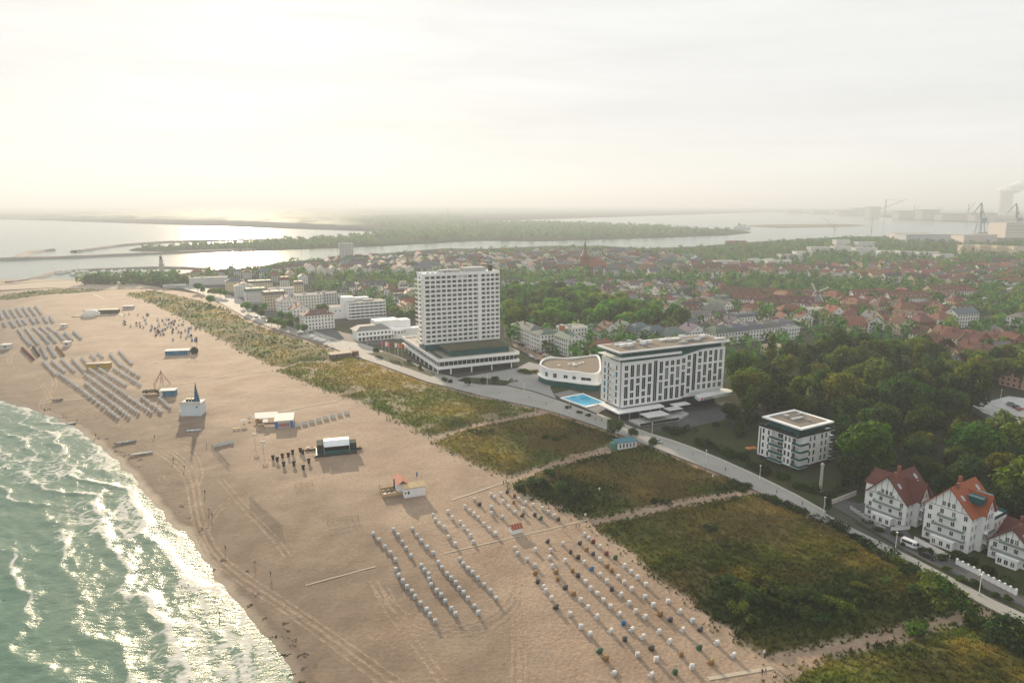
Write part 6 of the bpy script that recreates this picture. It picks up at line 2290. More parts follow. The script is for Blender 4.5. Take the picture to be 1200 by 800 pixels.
# ------------------------------------------------------------------ landmarks in the distance
def lighthouse():
    x, y = G(191, 329)
    t = T('lighthouse', 'slender banded stone lighthouse rising before the sunlit harbour', 'lighthouse', (x, y, 2.0))
    mst = MAT('lighthouse_stone', (.50, .46, .40), rough=.8, var=.12)
    mb = MB(); mb.lathe([(3.6, 0), (3.3, 6), (2.9, 20), (2.8, 22)], 16)
    part('tower', mb, mst, t)
    mb = MB(); mb.lathe([(2.8, 22), (3.9, 22.6), (3.9, 23.6), (3.7, 23.6)], 16)
    part('lower_gallery', mb, M_GREY, t)
    mb = MB(); mb.lathe([(2.4, 23.6), (2.3, 28.5), (3.2, 29), (3.2, 30)], 16)
    part('upper_gallery', mb, mst, t)
    mb = MB(); mb.lathe([(1.7, 30), (1.7, 33)], 12)
    part('lantern', mb, M_GLASS, t)
    mb = MB(); mb.lathe([(2.0, 33), (1.5, 34.2), (.2, 35.2), (.1, 37)], 12)
    part('dome', mb, MAT('copper_green', (.14, .24, .2), rough=.6), t)
    for z in (6, 12, 18):
        O('window', win_mesh(.8, 1.4, bars=0), t, (0, -3.1 + .02 * z, z))


lighthouse()


def church():
    x, y = G(685, 322)
    t = T('church', 'red brick church with tall needle spire behind the park', 'church', (x, y, 2.0), R(25))
    mb = MB(); mb.box(-5, 5, -5, 5, 0, 28); mb.box(5, 34, -9, 9, 0, 13); mb.gable_wall(5, 34, -9, 9, 13, 8, 'x')
    part('wall', mb, MAT('church_brick', (.25, .09, .06), rough=.9, var=.2), t)
    mb = MB(); mb.gable(5, 34, -9, 9, 13, 8.5, .4, 'x')
    part('roof', mb, MAT('church_tiles', (.22, .08, .05), rough=.8, var=.2), t)
    mb = MB(); mb.lathe([(6.4, 28), (2.6, 36), (.15, 55)], 8)
    part('spire', mb, MAT('spire_copper', (.20, .12, .09), rough=.7), t)
    for z in (12, 20):
        O('window', win_mesh(1.6, 4, bars=1), t, (0, -5, z))
    for k in range(5):
        O('window', win_mesh(1.5, 6, bars=1), t, (8 + 5.4 * k, -9, 7))


church()


def windmill():
    x, y = G(956, 364)
    t = T('windmill', 'grey smock windmill with four pale sails among the red roofs', 'windmill', (x, y, 2.0), R(-20))
    mb = MB(); mb.lathe([(7.5, 0), (7.2, 6)], 8)
    part('base', mb, M_WHITE, t)
    mb = MB(); mb.lathe([(8.6, 6.0), (8.6, 6.5)], 16)
    part('gallery', mb, M_WOOD, t)
    mb = MB(); mb.lathe([(6.4, 6.5), (3.6, 17)], 8)
    part('tower', mb, MAT('mill_shingle', (.28, .29, .29), rough=.8, var=.15), t)
    mb = MB(); mb.lathe([(3.9, 17), (3.8, 18.6), (2.4, 20.4), (.3, 21)], 10)
    part('cap', mb, MAT('mill_cap', (.16, .16, .16), rough=.8), t)
    h = O('sail_hub', MB().tube((0, -3.4, 18.4), (0, -5.2, 18.6), .5, n=8).mesh('sail_hub', M_DARK), t)
    for k in range(4):
        an = R(28) + k * math.pi / 2
        c, s = math.cos(an), math.sin(an)
        mb = MB()

        def q(a, b, yy=-5.0):
            return (a * c - b * s, yy, 18.6 + a * s + b * c)
        mb.tube(q(0, 0), q(11.5, 0), .22, .14, 5)
        mb.slab([q(2, .2, -4.9), q(11.3, .2, -4.9), q(11.3, 1.9, -4.9), q(2, 1.9, -4.9)], .1, 1)
        part('sail', mb, [M_WOOD, MAT('sail_slats', (.55, .54, .5), rough=.8)], h)


windmill()


def crane(label, u, v, top, lean, mat, z=1.5):
    x, y = G(u, v)
    dist = math.hypot(x, y)
    t = T('harbour_crane', label, 'crane', (x, y, z), math.atan2(-x, y) * 0)
    k = top
    mb = MB()
    for a, b in ((-.11, -.11), (.11, -.11), (.11, .11), (-.11, .11)):
        mb.tube((a * k, b * k, 0), (a * k * .55, b * k * .55, .36 * k), .016 * k, n=5)
    mb.box(-.085 * k, .085 * k, -.085 * k, .085 * k, .34 * k, .38 * k)
    part('portal', mb, mat, t)
    mb = MB(); mb.box(-.06 * k, .16 * k, -.06 * k, .06 * k, .38 * k, .5 * k)
    part('machine_house', mb, mat, t)
    mb = MB()
    ex = (lean[0] * k, 0, lean[1] * k)
    mb.tube((-.02 * k, -.03 * k, .48 * k), ex, .022 * k, .014 * k, 5)
    mb.tube((-.02 * k, .03 * k, .48 * k), ex, .022 * k, .014 * k, 5)
    part('jib', mb, mat, t)
    mb = MB()
    tip = (ex[0] + lean[2] * k, 0, ex[2] + lean[3] * k)
    mb.tube(ex, tip, .02 * k, .01 * k, 5)
    part('fly_jib', mb, mat, t)
    mb = MB(); mb.tube((.12 * k, 0, .5 * k), ex, .008 * k, n=4); mb.tube((.02 * k, 0, .72 * k), (-.02 * k, 0, .48 * k), .02 * k, n=4)
    part('stay', mb, mat, t)


M_CRANE = MAT('crane_blue', (.10, .16, .21), rough=.6, var=.15)
crane('blue-grey level-luffing crane standing at the shipyard quay', 1148, 273, 108, (-.06, 1.0, -.28, -.42), M_CRANE)
crane('blue-grey level-luffing crane at the right edge of the photo', 1190, 272, 106, (-.10, 1.0, -.30, -.38), M_CRANE)
M_CRANE2 = MAT('crane_grey', (.22, .24, .25), rough=.6)


def tower_crane(label, u, v, H, jl, tilt, mat=None):
    mat = mat or M_CRANE2
    x, y = G(u, v)
    t = T('tower_crane', label, 'crane', (x, y, 1.5))
    mb = MB(); mb.box(-H * .02, H * .02, -H * .02, H * .02, 0, H)
    part('mast', mb, mat, t)
    mb = MB(); mb.tube((-jl * .2, 0, H * .62 - jl * .2 * tilt), (jl, 0, H * .62 + jl * tilt), H * .022, H * .012, 5)
    part('jib', mb, mat, t)
    mb = MB(); mb.tube((0, 0, H), (jl * .8, 0, H * .62 + jl * .8 * tilt), H * .006, n=4)
    part('stay', mb, mat, t)


tower_crane('tall gantry crane with long raised jib in the far port', 1036, 258, 130, 130, .38)
tower_crane('distant port crane with short jib behind the quay', 1070, 257, 90, 40, 1.0)
tower_crane('distant port crane with steep jib before the cooling tower', 1133, 259, 100, 40, 1.3)
tower_crane('thin port crane far behind the shipyard', 1100, 256, 80, 30, .9)
tower_crane('lone crane with raised jib on the lagoon bank', 977, 277, 42, -40, -.9, MAT('crane_ochre', (.32, .26, .18), rough=.6))
mb = MB(); mb.tube((0, 0, 0), (0, 0, 85), 1.6, .5, 6)
o = O('radio_mast', mb.mesh('radio_mast', M_CRANE2), None, (*G(525, 263), 1.5)); tag(o, 'thin radio mast on the wooded spit', 'mast')
mb = MB(); mb.tube((0, 0, 0), (0, 0, 130), 3.5, 1.2, 6)
o = O('radio_mast', mb.mesh('radio_mast', M_CRANE2), None, (*G(417, 247), 1.5)); tag(o, 'faint radio mast on the far heath under the sun', 'mast')
mb = MB(); mb.tube((0, 0, 0), (0, 0, 60), 1.2, .5, 6)
o = O('radio_mast', mb.mesh('radio_mast', M_CRANE2), None, (*G(1021, 274), 1.5)); tag(o, 'short mast beside the shipyard trees', 'mast')


# shipyard halls
def hall(label, u, v, w, d, h, mat, z=1.9, rot=5):
    x, y = G(u, v)
    t = T('shipyard_hall', label, 'hall', (x, y, z), R(rot))
    mb = MB(); mb.box(-w / 2, w / 2, -d / 2, d / 2, 0, h)
    part('wall', mb, mat, t)
    mb = MB(); mb.box(-w / 2 - .8, w / 2 + .8, -d / 2 - .8, d / 2 + .8, h, h + 1.2)
    part('roof', mb, M_GREY, t)
    for k in range(3):
        mb = MB(); mb.box(-w / 2 + 1, w / 2 - 1, -d / 2 - .12, -d / 2, h * (.3 + .22 * k), h * (.36 + .22 * k))
        part('stripe', mb, M_GREY, t)
    return t


M_HALL = MAT('hall_cladding', (.62, .56, .50), rough=.7, var=.05)
M_HALL2 = MAT('hall_cladding_blue', (.45, .50, .53), rough=.7, var=.05)
hall('big pale shipyard hall below the right-hand crane', 1200, 278, 190, 70, 46, M_HALL)
hall('long white shipyard hall behind the harbour flats', 1085, 285, 150, 50, 24, M_HALL2)
hall('pale shipyard hall with blue gate end', 1140, 287, 90, 46, 26, M_HALL)
hall('low shipyard hall at the trees left of the cranes', 1065, 280, 100, 40, 18, M_HALL)
x, y = G(406, 304)
house(x, y, 20, 26, 18, 10, 'flat', wall='grey', label='lone grey high-rise by the harbour under the sun glare', cat='high-rise', name='high_rise', z=1.9)
# far quay buildings: pale port sheds and silos, each a box with roof
for i, (u, v, w, h) in enumerate([(990, 252, 160, 40), (1005, 252, 120, 60), (1022, 254, 90, 75), (1060, 256, 150, 50), (1085, 257, 120, 60), (1115, 258, 200, 38), (1150, 259, 150, 45), (960, 250.5, 180, 30), (930, 249.8, 160, 28)]):
    x, y = G(u, v)
    t = T('port_building', f'hazy grey port building on the far quay, {ordw(i)} built from the cranes', 'building', (x, y, 1.5), R(10), 'port buildings on the far quay')
    t['label'] = f'hazy grey port building on the far quay, number {ordw(sorted([990, 1005, 1022, 1060, 1085, 1115, 1150, 960, 930]).index(u))} from left'
    mb = MB(); mb.box(-w / 2, w / 2, -30, 30, 0, h)
    part('wall', mb, M_GREY, t)
    mb = MB(); mb.box(-w / 2 - 2, w / 2 + 2, -32, 32, h, h + 3)
    part('roof', mb, M_DARK, t)
# power-station cooling tower and its steam
x, y = G(1176, 252)
s = math.hypot(x, y) / 5500
t = T('cooling_tower', 'pale concrete cooling tower steaming on the far shore', 'cooling tower', (x, y, 1.5))
mb = MB(); mb.lathe([(54 * s, 0), (46 * s, 30 * s), (40 * s, 70 * s), (38 * s, 105 * s), (40 * s, 140 * s), (43 * s, 150 * s)], 28)
part('shell', mb, MAT('tower_concrete', (.45, .45, .44), rough=.9), t)
mb = MB(); mb.lathe([(40 * s, 149 * s), (39 * s, 151 * s)], 28)
part('rim', mb, M_GREY, t)
TOWER_TOP = (x, y, 1.5 + 150 * s)
print('COOL', x, y, s, TOWER_TOP)
# ------------------------------------------------------------------ steam of the cooling tower
def steam():
    rng = np.random.default_rng(4)
    V, F = [], []
    off = 0
    x0, y0, z0 = TOWER_TOP
    for k in range(26):
        t = k / 25
        r = (34 + 30 * t) * rng.uniform(.75, 1.15)
        c = np.array([x0 + 290 * t + rng.normal() * 14, y0 + rng.normal() * 20, z0 + 6 + 78 * t ** .8 + rng.normal() * 10])
        bm = bmesh.new()
        bmesh.ops.create_icosphere(bm, subdivisions=3, radius=1)
        P = np.array([v.co[:] for v in bm.verts])
        Q = np.array([[v.index for v in f.verts] for f in bm.faces])
        bm.free()
        n = fbm(P[:, 0] * 2 + k, P[:, 1] * 2 + P[:, 2] * 2, 900 + k, 3)
        V.append(c + P * r * np.array([1.15, 1, .72]) * (.75 + .5 * n)[:, None])
        F.append(Q + off)
        off += len(P)
    V = np.concatenate(V)
    V[:, 2] = np.minimum(V[:, 2], 338)
    m = MAT('steam', (.9, .9, .9), rough=1.0, var=.02, spec=0)
    o = O('steam', npmesh('steam', V, np.concatenate(F), m, smooth=True), kind='stuff')
    o['label'] = 'white steam drifting right from the cooling tower'


steam()

# ------------------------------------------------------------------ hooded beach chairs
M_WICK = {k: MAT('wicker_' + k, c, rough=.75, var=.12, scale=5, rnd=.15) for k, c in {
    'w': (.60, .59, .56), 's': (.42, .47, .50), 'k': (.045, .045, .05), 'b': (.25, .14, .055), 'r': (.14, .05, .04), 'g': (.03, .11, .05), 'B': (.02, .16, .42), 'grey': (.40, .44, .45)}.items()}
M_HOOD = {k: MAT('hood_' + k, c, rough=.7, var=.06, rnd=.08) for k, c in {
    'w': (.66, .65, .62), 's': (.54, .58, .60), 'k': (.10, .10, .11), 'b': (.30, .175, .07), 'r': (.22, .07, .06), 'g': (.04, .11, .06), 'B': (.04, .16, .34), 'grey': (.52, .56, .57)}.items()}
M_CUSH = MAT('cushion', (.25, .30, .42), rough=.9, var=.3, scale=8)


def extrude_x(mb, prof, x0, x1, mi=0):
    n = len(prof)
    mb.add([(x0, y, z) for y, z in prof] + [(x1, y, z) for y, z in prof], [tuple(range(n)), tuple(range(2 * n - 1, n - 1, -1))] + [(i, n + i, n + (i + 1) % n, (i + 1) % n) for i in range(n)], mi)


def chair_meshes(k):
    """faces +y (towards the sun); the back is to -y"""
    bs = MB()
    extrude_x(bs, [(-.42, .10), (.38, .10), (.40, .52), (.20, .56), (-.46, .60), (-.50, .86), (-.56, .86), (-.50, .3)], -.50, .50)
    bs.box(-.56, -.50, -.52, .42, .10, .90); bs.box(.50, .56, -.52, .42, .10, .90)
    bs.box(-.54, .54, -.46, .40, .0, .10)
    h = MB()
    outer = [(-.60, .84), (-.72, 1.2), (-.70, 1.48), (-.56, 1.62), (-.30, 1.68), (.06, 1.62), (.14, 1.54)]
    inner = [(.10, 1.50), (-.30, 1.60), (-.52, 1.54), (-.63, 1.44), (-.64, 1.2), (-.53, .84)]
    extrude_x(h, outer + inner, -.52, .52)
    side = [(-.60, .84), (-.72, 1.2), (-.70, 1.48), (-.56, 1.62), (-.30, 1.68), (.06, 1.62), (.14, 1.54), (-.02, 1.2), (-.12, .84)]
    extrude_x(h, side, -.56, -.52); extrude_x(h, side, .52, .56)
    c = MB()
    c.box(-.47, .47, -.44, .30, .565, .66); c.box(-.47, .47, -.52, -.40, .66, 1.4)
    f = MB()
    f.box(-.44, -.06, .42, .95, .12, .34); f.box(.06, .44, .42, .95, .12, .34)
    return (bs.mesh('basket', M_WICK[k]), h.mesh('hood', M_HOOD[k]), c.mesh('cushion', M_CUSH), f.mesh('footrest', M_WICK[k]))


CM = {k: chair_meshes(k) for k in M_WICK}
CNAMES = {'w': 'white', 's': 'pale blue-grey', 'k': 'black', 'b': 'honey brown', 'r': 'dark red-brown', 'g': 'dark green', 'B': 'bright blue', 'grey': 'silver-grey'}
CHAIRS = []
FACING = -SUN_AZ


def chair(u, v, k, label, group, jit=.25, sc=.88):
    x, y = G(u, v, 1.4)
    t = T('beach_chair', label, 'beach chair', (x, y, bz(x, y) - .04), FACING + random.uniform(-jit, jit), group, scale=sc * random.uniform(.95, 1.06))
    for nm, me in zip(('basket', 'hood', 'cushion', 'footrest'), CM[k]):
        O(nm, me, t)
    CHAIRS.append((x, y))
    return t


# silver-grey rows standing close together (zoomed survey of the photo)
ZR = {'A': [(115, 258), (135, 280), (157, 303), (177, 325), (195, 350), (196, 385), (206, 407), (222, 427), (236, 445), (254, 463), (265, 483), (285, 505), (307, 530), (318, 548), (338, 572)],
      'B': [(188, 245), (205, 263), (220, 287), (234, 310), (251, 335), (288, 372), (299, 388), (314, 402), (316, 420), (323, 440), (343, 462), (359, 478), (374, 500), (396, 528), (411, 548)],
      'C': [(256, 242), (272, 265), (289, 285), (309, 305), (331, 327), (349, 362), (362, 380), (381, 402), (396, 418), (412, 435), (424, 455), (440, 471), (456, 492), (479, 520), (493, 543)],
      'D': [(427, 350), (439, 368), (457, 385), (473, 400), (492, 418), (515, 442), (537, 465), (557, 492)]}
for ri, (rk, L) in enumerate(ZR.items()):
    for i, (a, b) in enumerate(L):
        chair(400 + a / 3.077, 540 + b / 3.077 + 3.2, 'grey', f'silver-grey beach chair, {ordw(i)} from the top in the {ordw(ri)} tight grey row from the sea', 'silver-grey beach chairs in tight rows', .10)
COLS = {'E': [(331, 193), (338, 210), (352, 224), (372, 238), (386, 270), (410, 295)], 'F': [(383, 180), (399, 203), (428, 218), (440, 237), (456, 250), (464, 267), (475, 288)], 'G': [(445, 160), (463, 175), (478, 187), (493, 202)]}
pts = []
for L in COLS.values():
    pts += [(400 + a / 3.077, 540 + b / 3.077, 'w') for a, b in L]
pts += [(400 + 480 / 3.077, 540 + 135 / 3.077, 'w')]
for a, b, k in [(113, 135, 'w'), (145, 160, 'w'), (198, 130, 'w'), (257, 108, 'k'), (323, 145, 'r'), (357, 175, 'w'), (315, 203, 'b'), (220, 198, 'w'), (270, 245, 'w'), (325, 292, 's'), (418, 207, 'w'), (483, 230, 'w'), (565, 262, 'w'), (617, 295, 's'), (670, 325, 'w'), (707, 352, 'k'), (500, 315, 'k'), (552, 345, 'g'), (397, 265, 'w'), (390, 318, 'k'), (120, 250, 's'), (120, 302, 'w'), (212, 335, 's'), (15, 220, 'k'), (5, 345, 'w'), (52, 395, 'w'), (100, 440, 'w'), (152, 482, 'w'), (325, 612, 'w'), (343, 655, 's'), (503, 625, 'w'), (612, 548, 'k'), (743, 570, 'w'), (640, 630, 'w'), (895, 565, 'k'), (815, 640, 'k'), (953, 620, 'b'), (1012, 658, 'k'), (933, 490, 'w'), (970, 520, 'w'), (1013, 553, 'r'), (1070, 595, 'w'), (880, 688, 'k'), (1128, 657, 'r')]:
    pts.append((560 + a / 7.5, 560 + b / 7.5, k))
for a, b, k in [(55, 353, 's'), (84, 375, 's'), (84, 402, 'b'), (92, 432, 'k'), (113, 452, 'w'), (120, 468, 'w'), (141, 493, 'w'), (158, 525, 'k'), (210, 550, 'w'), (248, 595, 'w'), (280, 622, 'w'), (315, 683, 'g'), (338, 708, 'b'), (367, 762, 'w'), (134, 348, 'w'), (143, 378, 'w'), (159, 400, 'b'), (164, 424, 'b'), (192, 455, 'k'), (222, 477, 'b'), (247, 500, 'w'), (272, 527, 'w'), (305, 560, 'w'), (355, 610, 'w'), (406, 638, 'k'), (452, 694, 'w'), (502, 770, 'w'),
                (191, 358, 'w'), (218, 393, 'b'), (238, 410, 'k'), (265, 434, 'w'), (282, 457, 'w'), (307, 476, 'w'), (329, 499, 'w'), (355, 521, 'w'), (386, 548, 'w'), (401, 580, 'B'), (431, 604, 'w'), (471, 631, 'w'), (502, 671, 'k'), (519, 712, 'w'), (587, 757, 'g'), (259, 363, 'w'), (287, 386, 'B'), (316, 407, 'w'), (342, 430, 'w'), (359, 457, 'k'), (392, 478, 'w'), (420, 510, 'w'), (444, 538, 'w'), (479, 558, 'w'), (529, 611, 'w'), (567, 648, 'w'), (609, 695, 'b'), (647, 740, 'w'),
                (317, 352, 'w'), (343, 375, 'b'), (359, 391, 'b'), (381, 414, 'w'), (403, 435, 'w'), (430, 460, 'w'), (479, 488, 's'), (508, 517, 'w'), (533, 550, 'b'), (570, 569, 'k'), (614, 606, 'w'), (674, 671, 'g'), (717, 723, 'b'), (372, 346, 'g'), (404, 376, 'w'), (428, 397, 'w'), (450, 418, 'w'), (482, 444, 'w'), (562, 505, 'w'), (605, 541, 'w'), (650, 574, 's'), (678, 605, 'k'), (737, 655, 'w'), (797, 699, 'w')]:
    pts.append((600 + a / 3.077, 540 + b / 3.077, k))
ded = []
for p in pts:
    if all((p[0] - q[0]) ** 2 + (p[1] - q[1]) ** 2 > 9 for q in ded):
        ded.append(p)
ded.sort(key=lambda p: p[1])
for r0 in range(0, len(ded), 9):
    for i, (u, v, k) in enumerate(sorted(ded[r0:r0 + 9])):
        chair(u, v + 3.0, k, f'{CNAMES[k]} hooded beach chair, {ordw(i)} from left, {ordw(r0 // 9)} row from the hut', 'hooded beach chairs before the dunes', .45)
print('NEAR CHAIRS', len(CHAIRS))
# long far rows: (u0, v0, u1, v1, colour)
Z1 = lambda x, y: (x / 5.714, 340 + y / 5.714)
Z2 = lambda x, y: (100 + x / 5.714, 380 + y / 5.714)
rows_near = [(Z2(0, 460), Z2(240, 640)), (Z2(0, 395), Z2(310, 630)), (Z2(0, 340), Z2(375, 610)), (Z2(30, 305), Z2(460, 605)), (Z2(95, 305), Z2(290, 425)), (Z2(190, 300), Z2(385, 420)), (Z2(250, 285), Z2(375, 365)), (Z2(380, 490), Z2(525, 600)), (Z2(500, 500), Z2(585, 575)), (Z1(400, 565), Z1(590, 700))]
rows_far = [(Z1(*a), Z1(*b), k) for a, b, k in [
    ((5, 150), (18, 190), 's'), ((30, 130), (65, 185), 's'), ((72, 128), (108, 182), 's'), ((112, 122), (150, 175), 's'), ((155, 118), (193, 172), 's'), ((195, 115), (237, 167), 's'), ((238, 108), (280, 163), 's'),
    ((28, 210), (38, 240), 's'), ((72, 205), (102, 245), 's'), ((118, 195), (145, 235), 's'), ((157, 195), (178, 228), 's'), ((203, 185), (232, 225), 's'), ((248, 182), (265, 218), 's'), ((290, 180), (318, 218), 's'), ((335, 178), (358, 218), 's'),
    ((125, 260), (160, 310), 'w'), ((155, 315), (205, 365), 'grey'), ((175, 255), (215, 305), 'w'), ((215, 310), (258, 362), 'grey'), ((225, 250), (280, 300), 'w'), ((285, 308), (328, 355), 'grey'), ((270, 245), (325, 290), 'w'), ((330, 300), (375, 350), 'grey'), ((320, 245), (375, 285), 'w'), ((382, 288), (430, 340), 'grey'), ((435, 290), (485, 338), 'grey'), ((493, 282), (545, 330), 'grey'),
    ((150, 390), (225, 465), 'r'), ((222, 382), (262, 440), 'k'), ((275, 378), (315, 455), 'grey'), ((325, 375), (372, 448), 'grey'), ((380, 385), (428, 440), 'b'),
    ((292, 480), (375, 565), 'w'), ((350, 475), (435, 548), 'w'), ((415, 465), (500, 545), 'w'), ((487, 462), (560, 540), 'w'), ((550, 455), (600, 510), 'w'), ((740, 430), (810, 510), 'w'), ((800, 415), (885, 500), 'w'), ((610, 440), (640, 465), 'w'), ((660, 430), (690, 455), 'w')]]
far_one = []
for ri, (a, b) in enumerate(rows_near):
    pa, pb = G(*a, 1.4), G(*b, 1.4)
    L = math.hypot(pb[0] - pa[0], pb[1] - pa[1])
    n = max(3, int(L / 4.3))
    for i in range(n):
        t = (i + random.uniform(-.2, .2)) / n
        far_one.append((pa[0] + (pb[0] - pa[0]) * t, pa[1] + (pb[1] - pa[1]) * t, ri, i))
# cheap far chair, single mesh
fc = {}
for k in M_WICK:
    mb = MB()
    extrude_x(mb, [(-.42, .0), (.40, .0), (.40, .55), (-.40, .60)], -.66, .66, 0)
    extrude_x(mb, [(-.60, .60), (-.72, 1.2), (-.62, 1.6), (-.30, 1.68), (.12, 1.58), (-.05, 1.1), (-.12, .60)], -.66, .66, 1)
    fc[k] = mb.mesh('beach_chair', [M_WICK[k], M_HOOD[k]])
budget = 296 - len(CHAIRS)
far_one.sort(key=lambda q: q[1])
keep, rest_c = far_one[:budget], [(x, y, 'w') for x, y, _, _ in far_one[budget:]]
for x, y, ri, i in keep:
    o = O('beach_chair', fc['w'], None, (x, y, bz(x, y) - .03), FACING + random.uniform(-.2, .2), scale=1.0)
    tag(o, f'white beach chair, {ordw(i)} of the {ordw(ri)} long row left of the sail pavilion', 'beach chair', 'white beach chairs in long far rows')
for a, b, k in rows_far:
    pa, pb = G(*a, 1.4), G(*b, 1.4)
    L = math.hypot(pb[0] - pa[0], pb[1] - pa[1])
    n = max(3, int(L / 4.0))
    rest_c += [(pa[0] + (pb[0] - pa[0]) * i / n, pa[1] + (pb[1] - pa[1]) * i / n, k) for i in range(n + 1)]
rr = random.Random(12)
for _ in range(130):
    u, v = rr.uniform(138, 232), rr.uniform(366, 398)
    # a loose lozenge of coloured chairs against the far dunes
    if abs((u - 138) * .30 + 366 - v) < 13 - abs(u - 185) * .06:
        rest_c.append((*G(u, v + 2, 1.4), rr.choice('wwkrBwsrkw')))
TV, TF, TM, off = [], [], [], 0
mats_all = [m for k in M_WICK for m in (M_WICK[k], M_HOOD[k])]
kidx = {k: 2 * i for i, k in enumerate(M_WICK)}
mbx = MB()
for x, y, k in rest_c:
    zz = bz(x, y)
    a = FACING + random.uniform(-.2, .2)
    ca, sa = math.cos(a), math.sin(a)
    me = fc[k]
    vs = [(x + 1.05 * (v.co.x * ca - v.co.y * sa), y + 1.05 * (v.co.x * sa + v.co.y * ca), zz + 1.05 * v.co.z) for v in me.vertices]
    o0 = len(mbx.v)
    mbx.v.extend(vs)
    for p in me.polygons:
        mbx.f.append(tuple(i + o0 for i in p.vertices)); mbx.m.append(kidx[k] + p.material_index)
o = O('beach_chairs_mass', mbx.mesh('beach_chairs_mass', mats_all), kind='stuff')
o['label'] = 'far rows of beach chairs towards the harbour mouth'


# ------------------------------------------------------------------ buildings and furniture on the beach
def at(u, v, z=1.4):
    x, y = G(u, v, z)
    return (x, y, bz(x, y))


M_BLUE = MAT('blue_paint', (.02, .16, .30), rough=.5, var=.08)
M_CANVAS = MAT('white_canvas', (.64, .62, .58), rough=.8, var=.05)
M_RED = MAT('red_tiles', (.30, .08, .05), rough=.8, var=.2, scale=2)
M_BLACKRUB = MAT('black_plastic', (.02, .02, .022), rough=.9, var=.2)

# pavilion with the blue sail
t = T('sail_pavilion', 'white cube beach pavilion topped by a tall blue sail', 'pavilion', at(224, 487), R(4))
mb = MB(); mb.box(-5.0, 5.0, 0, 7, -.4, 6.2)
part('wall', mb, MAT('blue_white_cladding', (.62, .70, .74), rough=.7, var=.05), t)
mb = MB(); mb.box(-5.3, 5.3, -.3, 7.3, 6.2, 6.7); mb.box(-5.3, 5.3, -.3, -.1, 6.7, 7.6)
part('roof_terrace', mb, M_CANVAS, t)
mb = MB(); mb.tube((2.4, 2.5, 6.4), (2.4, 2.5, 17.6), .16, .1); part('mast', mb, M_STEEL, t)
mb = MB(); mb.add([(1.2, 2.3, 6.8), (4.1, 2.3, 6.9), (2.9, 2.3, 13), (2.45, 2.3, 17.2), (1.9, 2.3, 13), (1.2, 2.7, 6.8), (4.1, 2.7, 6.9), (2.9, 2.9, 13), (2.45, 2.7, 17.2), (1.9, 2.9, 13)], [(0, 1, 2, 3, 4), (9, 8, 7, 6, 5), (0, 4, 9, 5), (4, 3, 8, 9), (3, 2, 7, 8), (2, 1, 6, 7)])
part('sail', mb, MAT('sail_blue', (.01, .10, .20), rough=.7), t)
for k in range(3):
    mb = MB(); mb.box(-3.2 + 1.5 * k, -2.2 + 1.5 * k, 3, 4, 6.7, 8.3); part('terrace_stool', mb, M_DARK, t)
O('window', win_mesh(1.2, .9, bars=0), t, (3.2, 0, 4.6))
mb = MB(); mb.box(-6.2, -5.0, 1, 5, -.4, 2.4); part('annex', mb, M_CANVAS, t)
# blue kiosk, hedge hut and driftwood tripod
t = T('blue_kiosk', 'small blue and white beach kiosk left of the sail pavilion', 'kiosk', at(198, 464), R(10))
mb = MB(); mb.box(-3.2, 3.2, 0, 4.5, -.3, 3.2); part('wall', mb, M_BLUE, t)
mb = MB(); mb.box(-4.8, -3.2, .1, 4.4, -.3, 3.1); part('side_panel', mb, M_CANVAS, t)
mb = MB(); mb.box(-5.0, 3.6, -.5, 5, 3.2, 3.5); part('roof', mb, M_CANVAS, t)
O('door', win_mesh(.9, 2.0, bars=0), t, (-.4, 0, 1.2))
t = T('reed_bar', 'dark thatched beach bar beside the blue kiosk', 'beach bar', at(178, 464), R(8))
for k in range(7):
    mb = MB(); mb.cyl(-5 + 1.6 * k, 1.2 + .5 * math.sin(k), 0, 2.2, .12, n=6); part('post', mb, M_WOOD, t)
mb = MB(); mb.box(-5.6, 5.4, .2, 3.6, -.2, 1.1); part('counter', mb, M_WOOD, t)
O('thatch', crown_mesh('thatch', [(-3.5, 2, 2.4, 2.2, 2, .9), (0, 2, 2.6, 2.3, 2, .9), (3.5, 2, 2.4, 2.2, 2, .9)], 500, .4, 5), t, color=(.06, .06, .03))
mb = MB(); mb.box(5.6, 8.6, .5, 3, 0, 2.4); part('ochre_stall', mb, MAT('ochre_boards', (.5, .36, .2), rough=.8), t)  # stall box in plain ochre boards
t = T('pole_tripod', 'tall tripod of bare poles behind the blue kiosk', 'pole frame', at(190, 450), 0)
for k in range(6):
    a = k * math.pi / 3
    mb = MB(); mb.tube((5.2 * math.cos(a), 4.2 * math.sin(a), -.2), (-.5 * math.cos(a), -.5 * math.sin(a), 8.4), .16, .1)
    part('pole', mb, MAT('red_brown_wood', (.22, .11, .08), rough=.85), t)
mb = MB(); mb.tube((-3.4, 0, 3.4), (3.4, 0, 3.4), .12); part('cross_bar', mb, M_WOOD, t)
